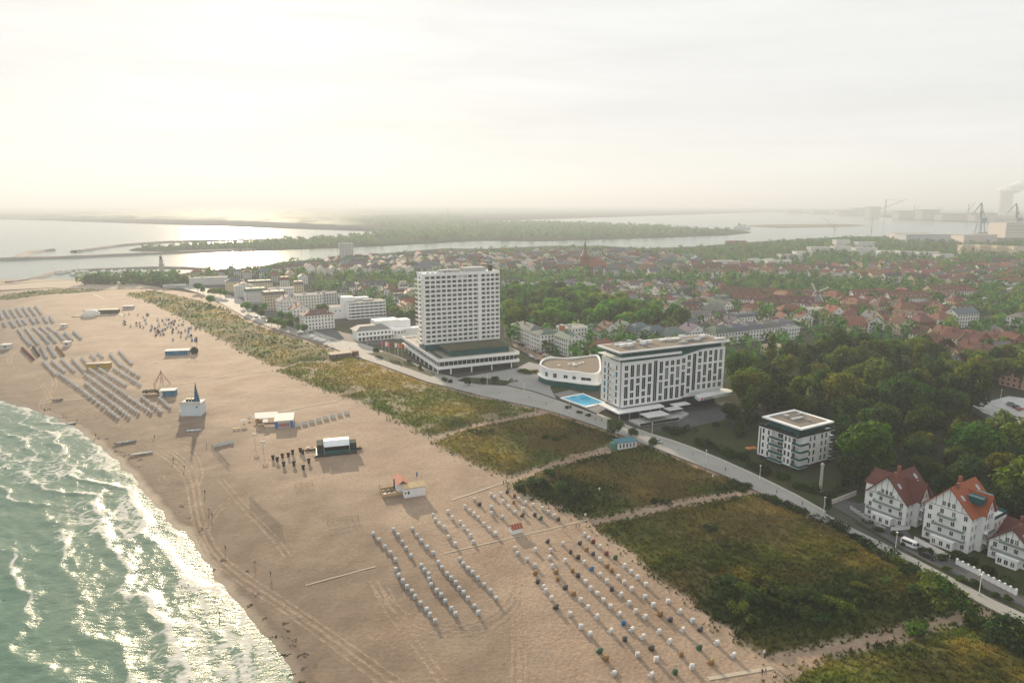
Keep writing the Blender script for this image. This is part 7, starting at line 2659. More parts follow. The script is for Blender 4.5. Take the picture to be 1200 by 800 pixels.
# water-sports station: white decks, kiosk with blue ends
t = T('sports_kiosk', 'white water-sports kiosk with blue corners and red lettered panel', 'kiosk', at(333, 501), R(15))
mb = MB(); mb.box(-4.2, 4.2, 0, 12, -.3, 3.4); part('wall', mb, M_CANVAS, t)
mb = MB(); mb.box(-4.25, -2.6, -.06, 0, -.2, 2.9); part('corner_panel', mb, MAT('signal_blue', (.02, .20, .50), rough=.5), t)
mb = MB(); mb.box(2.9, 4.25, -.06, 0, -.2, 2.9); part('corner_panel', mb, MATS['signal_blue'], t)
mb = MB(); mb.box(-2.4, 2.6, -.08, 0, .4, 2.3); part('red_panel', mb, MAT('faded_red', (.40, .18, .18), rough=.7, var=.35, scale=1.5), t)
mb = MB(); mb.box(-4.5, 4.5, -.5, 12.4, 3.4, 3.7); part('roof', mb, M_CANVAS, t)
t = T('canvas_shelter', 'flat white canvas shelter on poles beside the sports kiosk', 'shelter', at(312, 497), R(12))
mb = MB(); mb.slab([(-5, 0, 3.1), (5.5, 0, 3.1), (4.5, 9, 3.4), (-6.5, 9, 3.4)], .15); mb.slab([(-1, -5, 2.5), (1.5, -5, 2.5), (1, 0, 2.9), (-1.2, 0, 2.9)], .12)
part('roof', mb, M_CANVAS, t)
for a, b in ((-4.8, .3), (5, .3), (4, 8.6), (-6, 8.6)):
    mb = MB(); mb.cyl(a, b, 0, 3.1, .1, n=6); part('post', mb, M_WOOD, t)
mb = MB(); mb.box(-4.5, 4, 1, 8, 0, .35); part('deck', mb, M_WOOD, t)
mb = MB(); mb.box(-5, -2, 3, 5, .35, 1.5); part('counter', mb, MATS['ochre_boards'], t)


def parasol(u, v, label, r=1.7, h=2.6):
    t = T('parasol', label, 'parasol', at(u, v), random.random(), 'white parasols near the sports kiosk')
    mb = MB(); mb.cyl(0, 0, 0, h, .05, n=6); part('pole', mb, M_WOOD, t)
    mb = MB(); mb.lathe([(r, h - .65), (r * .55, h - .25), (.05, h + .05)], 8); part('canopy', mb, M_CANVAS, t)
    mb = MB(); mb.cyl(0, 0, 0, .3, .35, n=8); part('base', mb, M_GREY, t)


parasol(286, 497, 'white parasol farthest left of the canvas shelter')
parasol(300, 493, 'white parasol just left of the canvas shelter')
parasol(292, 490, 'small white parasol behind the other two', 1.0, 2.2)


def low_table(u, v, label):
    t = T('driftwood_table', label, 'table', at(u, v), .3)
    mb = MB(); mb.box(-1.6, 1.6, -.6, .6, .55, .68); part('table_top', mb, MATS['ochre_boards'], t)
    for a in (-1.2, 1.2):
        mb = MB(); mb.box(a - .12, a + .12, -.5, .5, 0, .55); part('leg', mb, M_WOOD, t)


low_table(277, 503, 'pale wooden picnic table left of the parasols')
low_table(306, 499, 'pale wooden table before the canvas shelter')
for i, (u, v) in enumerate(((299, 519), (308.5, 528))):
    t = T('beach_shower', f'tall pole with white square head, {"farther" if i == 0 else "nearer"} of the two', 'pole light', at(u, v), 0, 'square-headed poles on the beach')
    mb = MB(); mb.cyl(0, 0, 0, 4.2, .09, n=6); part('pole', mb, M_STEEL, t)
    mb = MB(); mb.box(-1.0, 1.0, -.3, .3, 4.2, 4.6); mb.box(-1.0, -.7, -.3, .3, 3.5, 4.2); mb.box(.7, 1.0, -.3, .3, 3.5, 4.2)
    part('head', mb, M_CANVAS, t)
# stage
t = T('beach_stage', 'black open-air stage with curved white roof on the sand', 'stage', at(393, 534), R(16))
mb = MB(); mb.box(-8, 9, 0, 9, -.3, 1.0); part('stage_floor', mb, M_DARK, t)
prof = [(0, 4.2), (1.5, 5.0), (4, 5.6), (7, 5.5), (9.2, 4.9)]
mb = MB()
for (a, za), (b, zb2) in zip(prof[:-1], prof[1:]):
    mb.slab([(-4.6, a, za), (6.2, a, za), (6.2, b, zb2), (-4.6, b, zb2)], .18)
part('roof', mb, MAT('stage_roof', (.70, .74, .76), rough=.6), t)
mb = MB(); mb.box(-4.6, 6.2, 8.8, 9.1, 1.0, 4.9); mb.box(-7.5, -4.6, 2, 9, 1.0, 4.6); mb.box(6.2, 9.2, 3, 8, 1.0, 3.9)
part('black_drape', mb, MAT('drape', (.02, .035, .035), rough=.9), t)
for a, b in ((-4.5, .2), (6.1, .2), (-4.5, 8.6), (6.1, 8.6)):
    mb = MB(); mb.tube((a, b, 1), (a, b, 4.6), .16); part('truss_post', mb, M_STEEL, t)
mb = MB(); mb.box(-4.2, 5.8, -.3, 0, 1.0, 2.4); part('front_rail', mb, M_TEAL, t)


def deck_island(u, v, label, s=1.0):
    t = T('lounge_island', label, 'lounge deck', at(u, v), R(16))
    mb = MB(); mb.box(-3.4 * s, 3.4 * s, -2 * s, 2 * s, 0, .5); part('deck', mb, M_WOOD, t)
    rr = random.Random(int(u))
    for k in range(5):
        x, y = rr.uniform(-2.8, 1.8) * s, rr.uniform(-1.5, .7) * s
        mb = MB(); mb.box(x, x + 1.1, y, y + .8, .5, .95 + .02 * k); part('lounge_cushion', mb, rr.choice([M_CANVAS, MATS['ochre_boards'], MAT('terracotta', (.42, .17, .10), rough=.8)]), t)
    mb = MB(); mb.box(-3.4 * s, 3.4 * s, -2.05 * s, -1.95 * s, .1, .9); part('edge_board', mb, M_DARK, t)


deck_island(367, 526, 'wooden lounge deck behind the left end of the stage')
deck_island(378, 534, 'wooden lounge deck before the left end of the stage')
deck_island(417, 526, 'small wooden lounge deck right of the stage', .75)
for i, (u, v) in enumerate([(320, 538), (325, 540), (331, 536), (338, 535), (343, 532), (352, 529.5), (355, 532), (332.5, 545.5), (344.5, 545), (355.5, 549.5), (362, 542)]):
    t = T('bar_stool_barrel', f'black standing table on the sand, {ordw(i)} counting from the sea side to the stage', 'standing table', at(u, v), random.random(), 'black standing tables before the stage')
    mb = MB(); mb.lathe([(.62, 0), (.5, .35), (.5, 1.1), (.78, 1.2), (.78, 1.75), (.6, 1.85)], 10); part('drum', mb, M_BLACKRUB, t)
    mb = MB(); mb.cyl(0, 0, 1.85, 1.92, .55, n=10); part('top', mb, M_BLACKRUB, t)
# lifeguard house with deck
t = T('lifeguard_house', 'white lifeguard house with tan and red roof and flag mast', 'lifeguard house', at(484, 582), R(22))
mb = MB(); mb.box(-3.2, 4.6, 0, 3.6, -.3, 3.6); mb.box(-4.8, -1.0, 3.6, 11, -.3, 4.2)
part('wall', mb, M_WHITE, t)
mb = MB(); mb.slab([(-3.6, -.4, 3.75), (5, -.4, 3.75), (5, 4, 4.3), (-3.6, 4, 4.3)], .2); part('roof', mb, MAT('tan_roof', (.50, .38, .22), rough=.8), t)
mb = MB(); mb.gable(-4.8, -1.0, 3.6, 11, 4.2, 1.4, .4, 'y'); part('tiled_roof', mb, MAT('pale_red_tiles', (.46, .20, .14), rough=.8, var=.15), t)
O('window', win_mesh(.9, 1.3, bars=0), t, (-1.6, 0, 1.9)); O('window', win_mesh(.6, .9, bars=0), t, (-2.7, 0, 2.0))
for x in (.2, 2.4):
    mb = MB(); mb.box(x, x + 1.7, -.05, 0, 0, 2.7); part('door', mb, M_FRAME, t)
O('window', win_mesh(1, 1, bars=0), t, (-4.8, 5.0, 2.4), -math.pi / 2); O('window', win_mesh(.7, .9, bars=0), t, (-4.8, 9.6, 2.8), -math.pi / 2)
mb = MB(); mb.tube((2.4, 3.9, 3), (2.4, 3.9, 8.0), .06); f = part('flag_mast', mb, M_STEEL, t)
mb = MB(); mb.slab([(2.45, 3.9, 6.0), (2.9, 3.8, 6.0), (2.9, 3.8, 7.9), (2.45, 3.9, 7.9)], .03); part('flag', mb, MAT('flag_blue', (.05, .15, .45), rough=.8), f)
mb = MB(); mb.tube((4.4, 3.9, 3), (4.4, 3.9, 6.5), .06); part('antenna', mb, M_STEEL, t)
t = T('sun_terrace', 'square timber terrace with benches beside the lifeguard house', 'terrace', at(461, 582), R(22))
mb = MB(); mb.box(-4, 4, 0, 6.6, -.2, .5); part('deck', mb, M_WOOD, t)
for a, b, c, d in ((-4, 4, 0, .25), (-4, 4, 6.35, 6.6), (-4, -3.75, .25, 6.35), (3.75, 4, .25, 6.35)):
    mb = MB(); mb.box(a, b, c, d, .5, 1.5); part('railing', mb, MATS['ochre_boards'], t)
rr = random.Random(9)
for k in range(10):
    x, y = -3.3 + 1.7 * (k % 5) + rr.uniform(-.2, .2), 1.0 + 2.9 * (k // 5)
    mb = MB(); mb.box(x, x + 1.0, y, y + 1.3, .5, 1.15); part('bench', mb, rr.choice([M_WOOD, M_DARK, M_CANVAS, MATS['brown_boards']]), t)
for x in (-3.9, 3.6):
    mb = MB(); mb.cyl(x, 6.4, .5, 3.2, .1, n=6); part('post', mb, M_WOOD, t)
mb = MB(); mb.box(1.5, 1.9, 6.0, 6.4, .5, 4.4); part('chimney_stove', mb, M_DARK, t)
# rental hut
t = T('rental_hut', 'small white beach hut with dark red gabled roof among the chairs', 'hut', at(604, 623), R(28))
mb = MB(); mb.box(-1.8, 1.8, -1.3, 1.3, -.2, 2.0); mb.gable_wall(-1.8, 1.8, -1.3, 1.3, 2.0, .85, 'x'); part('wall', mb, M_WHITE, t)
mb = MB(); mb.gable(-1.8, 1.8, -1.3, 1.3, 2.0, 1.0, .3, 'x', t=.1); r = part('roof', mb, M_RED, t)
for k in range(4):
    mb = MB(); mb.slab([(-1.9 + .95 * k, -1.5, 1.93), (-1.75 + .95 * k, -1.5, 1.93), (-1.75 + .95 * k, -.1, 3.02), (-1.9 + .95 * k, -.1, 3.02)], .04); part('roof_batten', mb, MATS['ochre_boards'], r)
O('shutter', win_mesh(1.4, .9, bars=0), t, (1.8, 0, 1.2), math.pi / 2)
# huts among the far rows
def small_hut(u, v, label, w, d, h, mat, rmat, rot=12, dome=False):
    t = T('beach_building', label, 'beach hut', at(u, v), R(rot))
    mb = MB(); mb.box(-w / 2, w / 2, 0, d, -.2, h); part('wall', mb, mat, t)
    mb = MB(); mb.box(-w / 2 - .4, w / 2 + .4, -.4, d + .4, h, h + .3); part('roof', mb, rmat, t)
    O('window', win_mesh(min(2, w * .5), h * .4, bars=1), t, (0, 0, h * .55))
    return t


small_hut(115, 432, 'yellow-sided container bar with dark roof among the chair rows', 14, 4.5, 3.2, MAT('ochre_paint', (.45, .30, .08), rough=.7), M_DARK)
small_hut(78, 406, 'small white ticket hut beside the dark chair rows', 4.5, 4, 3.4, M_CANVAS, M_CANVAS)
small_hut(74, 384, 'tiny white hut beside the pale chair rows', 5, 4, 2.8, M_CANVAS, M_CANVAS)
small_hut(6, 408, 'white lifeguard cabin at the left edge of the photo', 6, 5, 3.4, M_CANVAS, M_CANVAS)
t = small_hut(118, 368, 'long grey beach restaurant with dark deck on the far sand', 30, 8, 3.6, M_DARK, M_DARK, 14)
t = T('dome_tent', 'pale domed marquee in front of the far beach restaurant', 'marquee', at(107, 370), R(10))
mb = MB(); mb.lathe([(8, 0), (7.6, 2.2), (6, 4.4), (3, 5.8), (.2, 6.2)], 16); part('canopy', mb, M_CANVAS, t)
mb = MB(); mb.box(-15, 16, -6, 4, -.2, .6); part('deck', mb, M_WOOD, t)
t = small_hut(207, 416, 'blue beach pavilion beside the dark dome on the far sand', 15, 6, 3.0, M_BLUE, M_CANVAS, 12)
t = T('dark_dome', 'black spherical bar dome beside the blue beach pavilion', 'dome', at(228, 414), 0)
mb = MB(); mb.lathe([(2.0, 0), (2.8, 1.5), (2.4, 3.4), (1.0, 4.6), (.1, 4.9)], 14); part('shell', mb, M_BLACKRUB, t)
for k in (-1, 1):
    mb = MB(); mb.tube((k * .8, 0, 4.2), (k * 3.2, 0, 7.6), .12); part('pole', mb, M_WOOD, t)
small_hut(218, 415.5, 'small grey hut between the blue pavilion and the dark dome', 4, 4, 3, M_GREY, M_CANVAS)
small_hut(150, 362, 'grey low hut at the far dune edge', 10, 5, 2.8, M_GREY, M_CANVAS)


# low folding loungers in a row beside the kiosk and by the shore
def lounger(u, v, label, grp):
    t = T('wind_shelter', label, 'wind shelter', at(u, v), FACING, grp)
    mb = MB(); mb.slab([(-1.4, 0, 0), (1.4, 0, 0), (1.3, .5, 1.5), (-1.3, .5, 1.5)], .06); part('canvas', mb, MAT('sand_canvas', (.50, .50, .46), rough=.85), t)
    for k in (-1.3, 1.3):
        mb = MB(); mb.tube((k, .05, -.1), (k, .6, 1.6), .04); part('pole', mb, M_WOOD, t)


for i in range(8):
    lounger(349 + 8.2 * i, 499.5 - 2.0 * i, f'pale canvas wind shelter, {ordw(i)} in the row right of the sports kiosk', 'wind shelters beside the kiosk')
for i in range(3):
    lounger(255 + 7.5 * i, 522.5 - 1.8 * i, f'pale canvas wind shelter, {ordw(i)} of three behind the shore fence', 'wind shelters by the shore fence')
# fences and nets
M_NET = MAT('green_net', (.10, .16, .11), rough=.9, var=.3, scale=3)


def fence(label, a, b, n, h, mat, cat='fence'):
    p, q = G(*a, 1.4), G(*b, 1.4)
    t = T('beach_fence', label, cat, (*p, bz(*p)), 0)
    pts = []
    for i in range(n + 1):
        x, y = p[0] + (q[0] - p[0]) * i / n, p[1] + (q[1] - p[1]) * i / n
        z = bz(x, y) - bz(*p)
        pts.append((x - p[0], y - p[1], z))
        mb = MB(); mb.cyl(*pts[-1][:2], z - .2, z + h, .07, n=5); part('post', mb, M_WOOD, t)
    for i in range(n):
        mb = MB()
        for k in range(5):
            if k % 2:
                continue
            zz = h * (.15 + .19 * k)
            mb.tube((pts[i][0], pts[i][1], pts[i][2] + zz), (pts[i + 1][0], pts[i + 1][1], pts[i + 1][2] + zz), .034, n=4)
        m = 5
        for k in range(1, m):
            f = k / m
            P0 = [pts[i][j] + (pts[i + 1][j] - pts[i][j]) * f for j in range(3)]
            mb.tube((P0[0], P0[1], P0[2] + h * .12), (P0[0], P0[1], P0[2] + h * .93), .016, n=4)
        part('net_panel', mb, mat, t)


fence('long green ball net standing along the shore', (293, 587), (331, 622), 12, 2.6, M_NET)
fence('shorter green fence with pale posts nearer the sail pavilion', (248, 523), (269, 546), 10, 1.6, M_NET)
fence('faint green goal net on the open sand', (384, 614), (420, 608), 5, 2.0, M_NET, 'goal net')
fence('yellow goal frame net on the open sand before the stage', (346, 570), (366, 567), 3, 1.6, MAT('yellow_net', (.55, .46, .2), rough=.8), 'goal net')
# board walks and cleared lines across the beach
M_BOARD = MAT('boardwalk_planks', (.44, .38, .29), rough=.9, var=.2, scale=2.5)
for a, b, w in [((358, 684), (440, 663), .55), ((520, 648), (600, 630), .6), ((530, 586), (598, 563), 1.0), ((600, 630), (690, 609), .6), ((205, 451), (330, 431), 1.6), ((330, 482), (395, 470), 1.5), ((90, 403), (175, 390), 1.4), ((155, 430), (245, 415), 1.4), ((135, 364), (146, 371), 3.0), ((45, 471), (105, 465), 1.4), ((830, 795), (905, 783), 1.2), ((110, 345), (122, 350), 3), ((80, 378), (140, 370), 1.3), ((60, 397), (120, 392), 1.2)]:
    p, q = G(*a, 1.4), G(*b, 1.4)
    n = max(4, int(math.hypot(q[0] - p[0], q[1] - p[1]) / 3))
    ribbon('boardwalk', [(p[0] + (q[0] - p[0]) * i / n, p[1] + (q[1] - p[1]) * i / n) for i in range(n + 1)], w, .10, M_BOARD, zf=True, smooth=0)


# ------------------------------------------------------------------ wheel ruts: pressed lanes with thrown-up edges
M_RUT = MAT('rut_sand', (.37, .30, .22), rough=.95, var=.14, scale=1.0, bump=.4, bscale=2)


def ruts(pts, gauge=1.9, w=.36):
    p = smooth_line([G(u, v, 1.2) for u, v in pts], 3)
    n = len(p)
    V, F = [], []
    for lane in (-gauge / 2, gauge / 2):
        o = len(V)
        for i, (x, y) in enumerate(p):
            a, b = p[max(0, i - 1)], p[min(n - 1, i + 1)]
            dx, dy = b[0] - a[0], b[1] - a[1]
            L = math.hypot(dx, dy) or 1
            for s, h in ((-1.1, -.04), (-.7, .06), (-.35, .0), (.35, .0), (.7, .06), (1.1, -.04)):
                e = lane + s * w * (1 + .3 * math.sin(i * 1.7 + lane))
                X, Y = x - dy / L * e, y + dx / L * e
                V.append((X, Y, 0))
                V[-1] = (X, Y, h)
        for i in range(n - 1):
            for k in range(5):
                F.append((o + 6 * i + k, o + 6 * i + k + 6, o + 6 * i + k + 7, o + 6 * i + k + 1))
    V = np.array(V)
    V[:, 2] += beach_z(V[:, 0], V[:, 1])
    me = npmesh('wheel_track', V, np.array(F)[:, ::-1], M_SAND, smooth=True)
    O('wheel_track', me, kind='structure')


ruts([(470, 800), (420, 765), (360, 722), (320, 695), (280, 668), (255, 648), (240, 622), (232, 592), (229, 565), (222, 545), (205, 530), (180, 515), (150, 503), (120, 492), (95, 478)])
ruts([(452, 800), (405, 763), (350, 722), (308, 694), (272, 670), (245, 646), (233, 622), (226, 594), (222, 566), (212, 548), (192, 532), (165, 520)])
ruts([(229, 570), (236, 555), (228, 530), (205, 517), (175, 508), (145, 497), (120, 490), (100, 486)])
ruts([(95, 478), (75, 490), (45, 478), (52, 465), (66, 455), (60, 435), (45, 425), (30, 418), (18, 412)])
ruts([(60, 470), (50, 450), (38, 442), (22, 432), (10, 425), (12, 415), (24, 410)])
ruts([(240, 622), (248, 605), (262, 590), (285, 575)])
ruts([(222, 566), (205, 566), (188, 562), (190, 553), (205, 552), (220, 558)])
ruts([(338, 652), (322, 630), (300, 608), (285, 592), (270, 575), (258, 560)])
ruts([(437, 680), (450, 700), (475, 722), (510, 735), (550, 735), (585, 722), (604, 700), (608, 675), (600, 655)])
ruts([(600, 655), (584, 640), (575, 652), (590, 668), (604, 690), (606, 730), (605, 780), (606, 815)])
ruts([(452, 690), (462, 712), (490, 733), (520, 743), (560, 742), (596, 722), (610, 698), (612, 740), (612, 800)])
ruts([(520, 800), (500, 770), (475, 740), (455, 715), (442, 690)])


# ------------------------------------------------------------------ boats drawn up near the water
def boat(u, v, rot, label, mat, L=7):
    t = T('beach_boat', label, 'boat', at(u, v, 1.0), R(rot))
    sec = [(-L / 2, .55, .55), (-L / 4, .95, .6), (L / 8, .9, .65), (L / 3, .5, .8), (L / 2, .04, 1.0)]
    V, F = [], []
    for x, w, h in sec:
        V += [(x, -w, h), (x, -w * .6, .12), (x, 0, 0), (x, w * .6, .12), (x, w, h), (x, w * .85, h - .05), (x, 0, .22), (x, -w * .85, h - .05)]
    for i in range(len(sec) - 1):
        for k in range(8):
            F.append((8 * i + k, 8 * i + 8 + k, 8 * i + 8 + (k + 1) % 8, 8 * i + (k + 1) % 8))
    O('hull', npmesh('hull', V, F, mat), t)
    mb = MB(); mb.box(-L * .3, -L * .2, -.75, .75, .42, .5); mb.box(L * .02, L * .1, -.75, .75, .45, .53); part('thwart', mb, M_WOOD, t)
    mb = MB(); mb.box(-L / 2 - .3, -L / 2, -.25, .25, .2, .95); part('outboard', mb, M_DARK, t)


boat(147, 518, 20, 'dark open boat drawn up on the sand near the water', MAT('hull_blue_grey', (.22, .27, .30), rough=.5), 9)
boat(166, 531, 22, 'long white boat lying nearest the water', M_CANVAS, 9)
boat(227, 505.5, 10, 'small white and blue boat before the sail pavilion', MAT('hull_light', (.55, .60, .64), rough=.5), 7)
boat(84, 494.5, 40, 'tiny pale dinghy lying on the wet sand', M_CANVAS, 4)
boat(68, 469, 15, 'dark rowing boat beside the far wheel tracks', M_DARK, 5)
# seaweed and drift clumps on the sand
mbw = []
rr = random.Random(77)
for u, v in [(210, 640), (225, 672), (242, 696), (252, 690), (285, 735), (300, 748), (320, 760), (330, 764), (182, 592), (176, 586), (250, 665), (338, 737), (356, 765), (340, 788)] + [(rr.uniform(60, 345), 0) for _ in range(36)]:
    if v == 0:
        s = SHORE[rr.randrange(12, len(SHORE) - 30)]
        x, y = s[0] + rr.uniform(1, 7), s[1] + rr.uniform(1, 6)
    else:
        x, y = G(u, v, .7)
    mbw.append((x, y))
mb = MB()
for x, y in mbw:
    z = bz(x, y)
    for k in range(rr.randrange(3, 8)):
        a, l = rr.uniform(0, 6.3), rr.uniform(.3, 1.1)
        X, Y = x + rr.gauss(0, .5), y + rr.gauss(0, .3)
        mb.tube((X, Y, z + .02), (X + l * math.cos(a), Y + l * .5 * math.sin(a), z + .1), .09, .04, 4)
o = O('seaweed', mb.mesh('seaweed', MAT('seaweed', (.045, .035, .025), rough=.8)), kind='stuff')
o['label'] = 'dark seaweed clumps along the water line'
# ------------------------------------------------------------------ people
SKIN = MAT('skin', (.45, .27, .19), rough=.6, var=.05)


def person_mesh(top, legs, hair, pose):
    """one continuous skinned body, then clothes as material zones by height"""
    stride = {'walk': .26, 'stand': .08, 'run': .4}[pose]
    J = {'pel': (0, 0, .95), 'chest': (0, .02, 1.32), 'neck': (0, .03, 1.50), 'head': (0, .05, 1.62), 'crown': (0, .05, 1.74),
         'hl': (-.10, 0, .90), 'kl': (-.11, stride * .55 + .04, .50), 'al': (-.11, stride * .5, .08), 'tl': (-.12, stride * .5 + .17, .04),
         'hr': (.10, 0, .90), 'kr': (.11, -stride * .25 + .03, .50), 'ar': (.11, -stride, .09), 'tr': (.12, -stride + .16, .04),
         'sl': (-.19, .02, 1.42), 'el': (-.25, -stride * .5, 1.15), 'wl': (-.25, -stride * .35 + .08, .90), 'fl': (-.25, -stride * .3 + .12, .80),
         'sr': (.19, .02, 1.42), 'er': (.25, stride * .4, 1.15), 'wr': (.25, stride * .6 + .1, .92), 'fr': (.25, stride * .6 + .15, .82)}
    rad = {'pel': .15, 'chest': .165, 'neck': .06, 'head': .10, 'crown': .085, 'hl': .10, 'kl': .065, 'al': .045, 'tl': .04, 'hr': .10, 'kr': .065, 'ar': .045, 'tr': .04,
           'sl': .07, 'el': .05, 'wl': .036, 'fl': .04, 'sr': .07, 'er': .05, 'wr': .036, 'fr': .04}
    E_ = [('pel', 'chest'), ('chest', 'neck'), ('neck', 'head'), ('head', 'crown'), ('pel', 'hl'), ('hl', 'kl'), ('kl', 'al'), ('al', 'tl'), ('pel', 'hr'), ('hr', 'kr'), ('kr', 'ar'), ('ar', 'tr'),
          ('chest', 'sl'), ('sl', 'el'), ('el', 'wl'), ('wl', 'fl'), ('chest', 'sr'), ('sr', 'er'), ('er', 'wr'), ('wr', 'fr')]
    names = list(J)
    me = bpy.data.meshes.new('body_skeleton')
    me.from_pydata([J[n] for n in names], [(names.index(a), names.index(b)) for a, b in E_], [])
    ob = bpy.data.objects.new('tmp', me)
    COL.objects.link(ob)
    sk = ob.modifiers.new('s', 'SKIN')
    for i, n in enumerate(names):
        me.skin_vertices[0].data[i].radius = (rad[n], rad[n] * (.72 if n in ('pel', 'chest') else 1))
        me.skin_vertices[0].data[i].use_root = n == 'pel'
    ss = ob.modifiers.new('u', 'SUBSURF'); ss.levels = 1; ss.render_levels = 1
    dg = bpy.context.evaluated_depsgraph_get()
    out = bpy.data.meshes.new_from_object(ob.evaluated_get(dg))
    bpy.data.objects.remove(ob)
    out.materials.clear()
    for m in (SKIN, top, legs, hair):
        out.materials.append(m)
    for p in out.polygons:
        z, x = p.center.z, abs(p.center.x)
        if z > 1.66 or (z > 1.56 and p.center.y < .03):
            k = 3
        elif z > 1.47:
            k = 0
        elif x > .21 and z < 1.1:
            k = 0
        elif z > .93:
            k = 1
        elif z > .10:
            k = 2
        else:
            k = 3
        p.material_index = k
        p.use_smooth = True
    return out


HAIRS = [MAT('brown_hair', (.06, .035, .02), rough=.7), MAT('fair_hair', (.35, .24, .12), rough=.7)]
CLO = {'navy': (.02, .03, .07), 'white': (.75, .74, .72), 'red': (.4, .04, .04), 'black': (.02, .02, .022), 'grey': (.2, .2, .21), 'blue': (.05, .13, .3), 'beige': (.4, .33, .24)}
CM_ = {k: MAT('cloth_' + k, c, rough=.9, var=.1) for k, c in CLO.items()}
PEOPLE = {}


def person(u, v, top, legs, pose, label, z=None, rot=None):
    key = (top, legs, pose)
    if key not in PEOPLE:
        PEOPLE[key] = person_mesh(CM_[top], CM_[legs], HAIRS[len(PEOPLE) % 2], pose)
    x, y = G(u, v, 1.4 if z is None else z)
    o = O('person', PEOPLE[key], None, (x, y, bz(x, y) if z is None else z), random.uniform(0, 6.28) if rot is None else rot)
    tag(o, label, 'person')


for a in [
    (240, 577, 'navy', 'black', 'walk', 'person in dark clothes walking on the wheel tracks near the water'),
    (245, 596, 'white', 'black', 'walk', 'person in white top walking beside the curved tracks'),
    (248.5, 603.5, 'black', 'navy', 'stand', 'person in black standing on the sand below the walkers'),
    (264, 641, 'black', 'black', 'walk', 'person in black beside the long wheel tracks'),
    (298, 657, 'white', 'navy', 'walk', 'person in white top on the tracks, left of a pair'),
    (317, 672, 'grey', 'black', 'walk', 'person in grey walking on the tracks, right of the pair'),
    (203, 539, 'navy', 'black', 'stand', 'person in navy near the upper wheel tracks'),
    (216, 548, 'black', 'grey', 'walk', 'person in black and grey on the sand above the loop track'),
    (257, 715, 'red', 'beige', 'stand', 'person in red standing at the water edge'),
    (181, 512, 'blue', 'black', 'walk', 'person in blue behind the dark boat'),
    (242, 522, 'black', 'black', 'stand', 'person in black left of the green shore fence'),
    (593, 566, 'beige', 'navy', 'stand', 'person in beige at the dune path mouth'),
    (590, 568, 'navy', 'black', 'stand', 'person in navy at the dune path mouth'),
    (675, 619, 'black', 'navy', 'walk', 'person in black walking onto the beach by the dune end'),
    (678.5, 619, 'grey', 'black', 'walk', 'person in grey walking beside the one in black'),
    (617, 631, 'white', 'beige', 'stand', 'person in white and beige right of the rental hut'),
    (620, 630, 'white', 'grey', 'stand', 'person in white and grey right of the rental hut'),
    (660, 622, 'beige', 'beige', 'walk', 'person in beige crossing the sand before the dune'),
    (893, 791, 'black', 'navy', 'walk', 'person in black at the beach exit in the bottom corner'),
    (897, 790, 'navy', 'grey', 'walk', 'person in navy at the beach exit in the bottom corner'),
    (502, 515, 'navy', 'black', 'walk', 'person in navy walking below the dune edge'),
    (506, 514, 'grey', 'navy', 'walk', 'person in grey walking below the dune edge'),
    (112, 509, 'black', 'navy', 'walk', 'person in black on the wet sand far along the shore'),
    (52, 479, 'navy', 'black', 'walk', 'person in navy at the far water edge'),
    (136, 521, 'grey', 'black', 'stand', 'person in grey standing left of the dark boat'),
]:
    person(*a)
for a in [(1076, 663, 'blue', 'navy', 'walk', 'person in blue walking on the promenade below the van'), (705, 494, 'navy', 'black', 'walk', 'person in navy on the promenade before the round tree'), (698, 493, 'grey', 'black', 'walk', 'person in grey on the promenade before the round tree'), (550, 452, 'black', 'black', 'walk', 'person in black on the promenade below the podium'), (620, 466, 'white', 'navy', 'walk', 'person in white on the promenade before the spa wing'), (795, 528, 'white', 'blue', 'walk', 'person in white on the promenade before the lawn'), (470, 430, 'red', 'navy', 'walk', 'person in red on the promenade left of the podium')]:
    person(*a, z=2.07)


rr = random.Random(91)
for i, (u, v) in enumerate([(1030, 637), (985, 612), (940, 592), (910, 578), (850, 552), (812, 534), (740, 506), (680, 487), (640, 474), (585, 461), (530, 449), (440, 420), (410, 409), (345, 386)]):
    tp, lg = rr.choice(list(CLO)), rr.choice(['navy', 'black', 'grey', 'blue'])
    person(u, v, tp, lg, 'walk', f'stroller in {tp} top and {lg} trousers, {ordw(i)} along the promenade from the villas', z=2.07)


# ------------------------------------------------------------------ vehicles
M_TYRE = MAT('tyre', (.02, .02, .02), rough=.9)
M_RIM = MAT('rim', (.4, .4, .42), rough=.3, metal=.8)
M_HEADL = MAT('headlight', (.7, .7, .68), rough=.15)
M_TAIL = MAT('tail_light', (.35, .02, .02), rough=.3)
VEH = {}


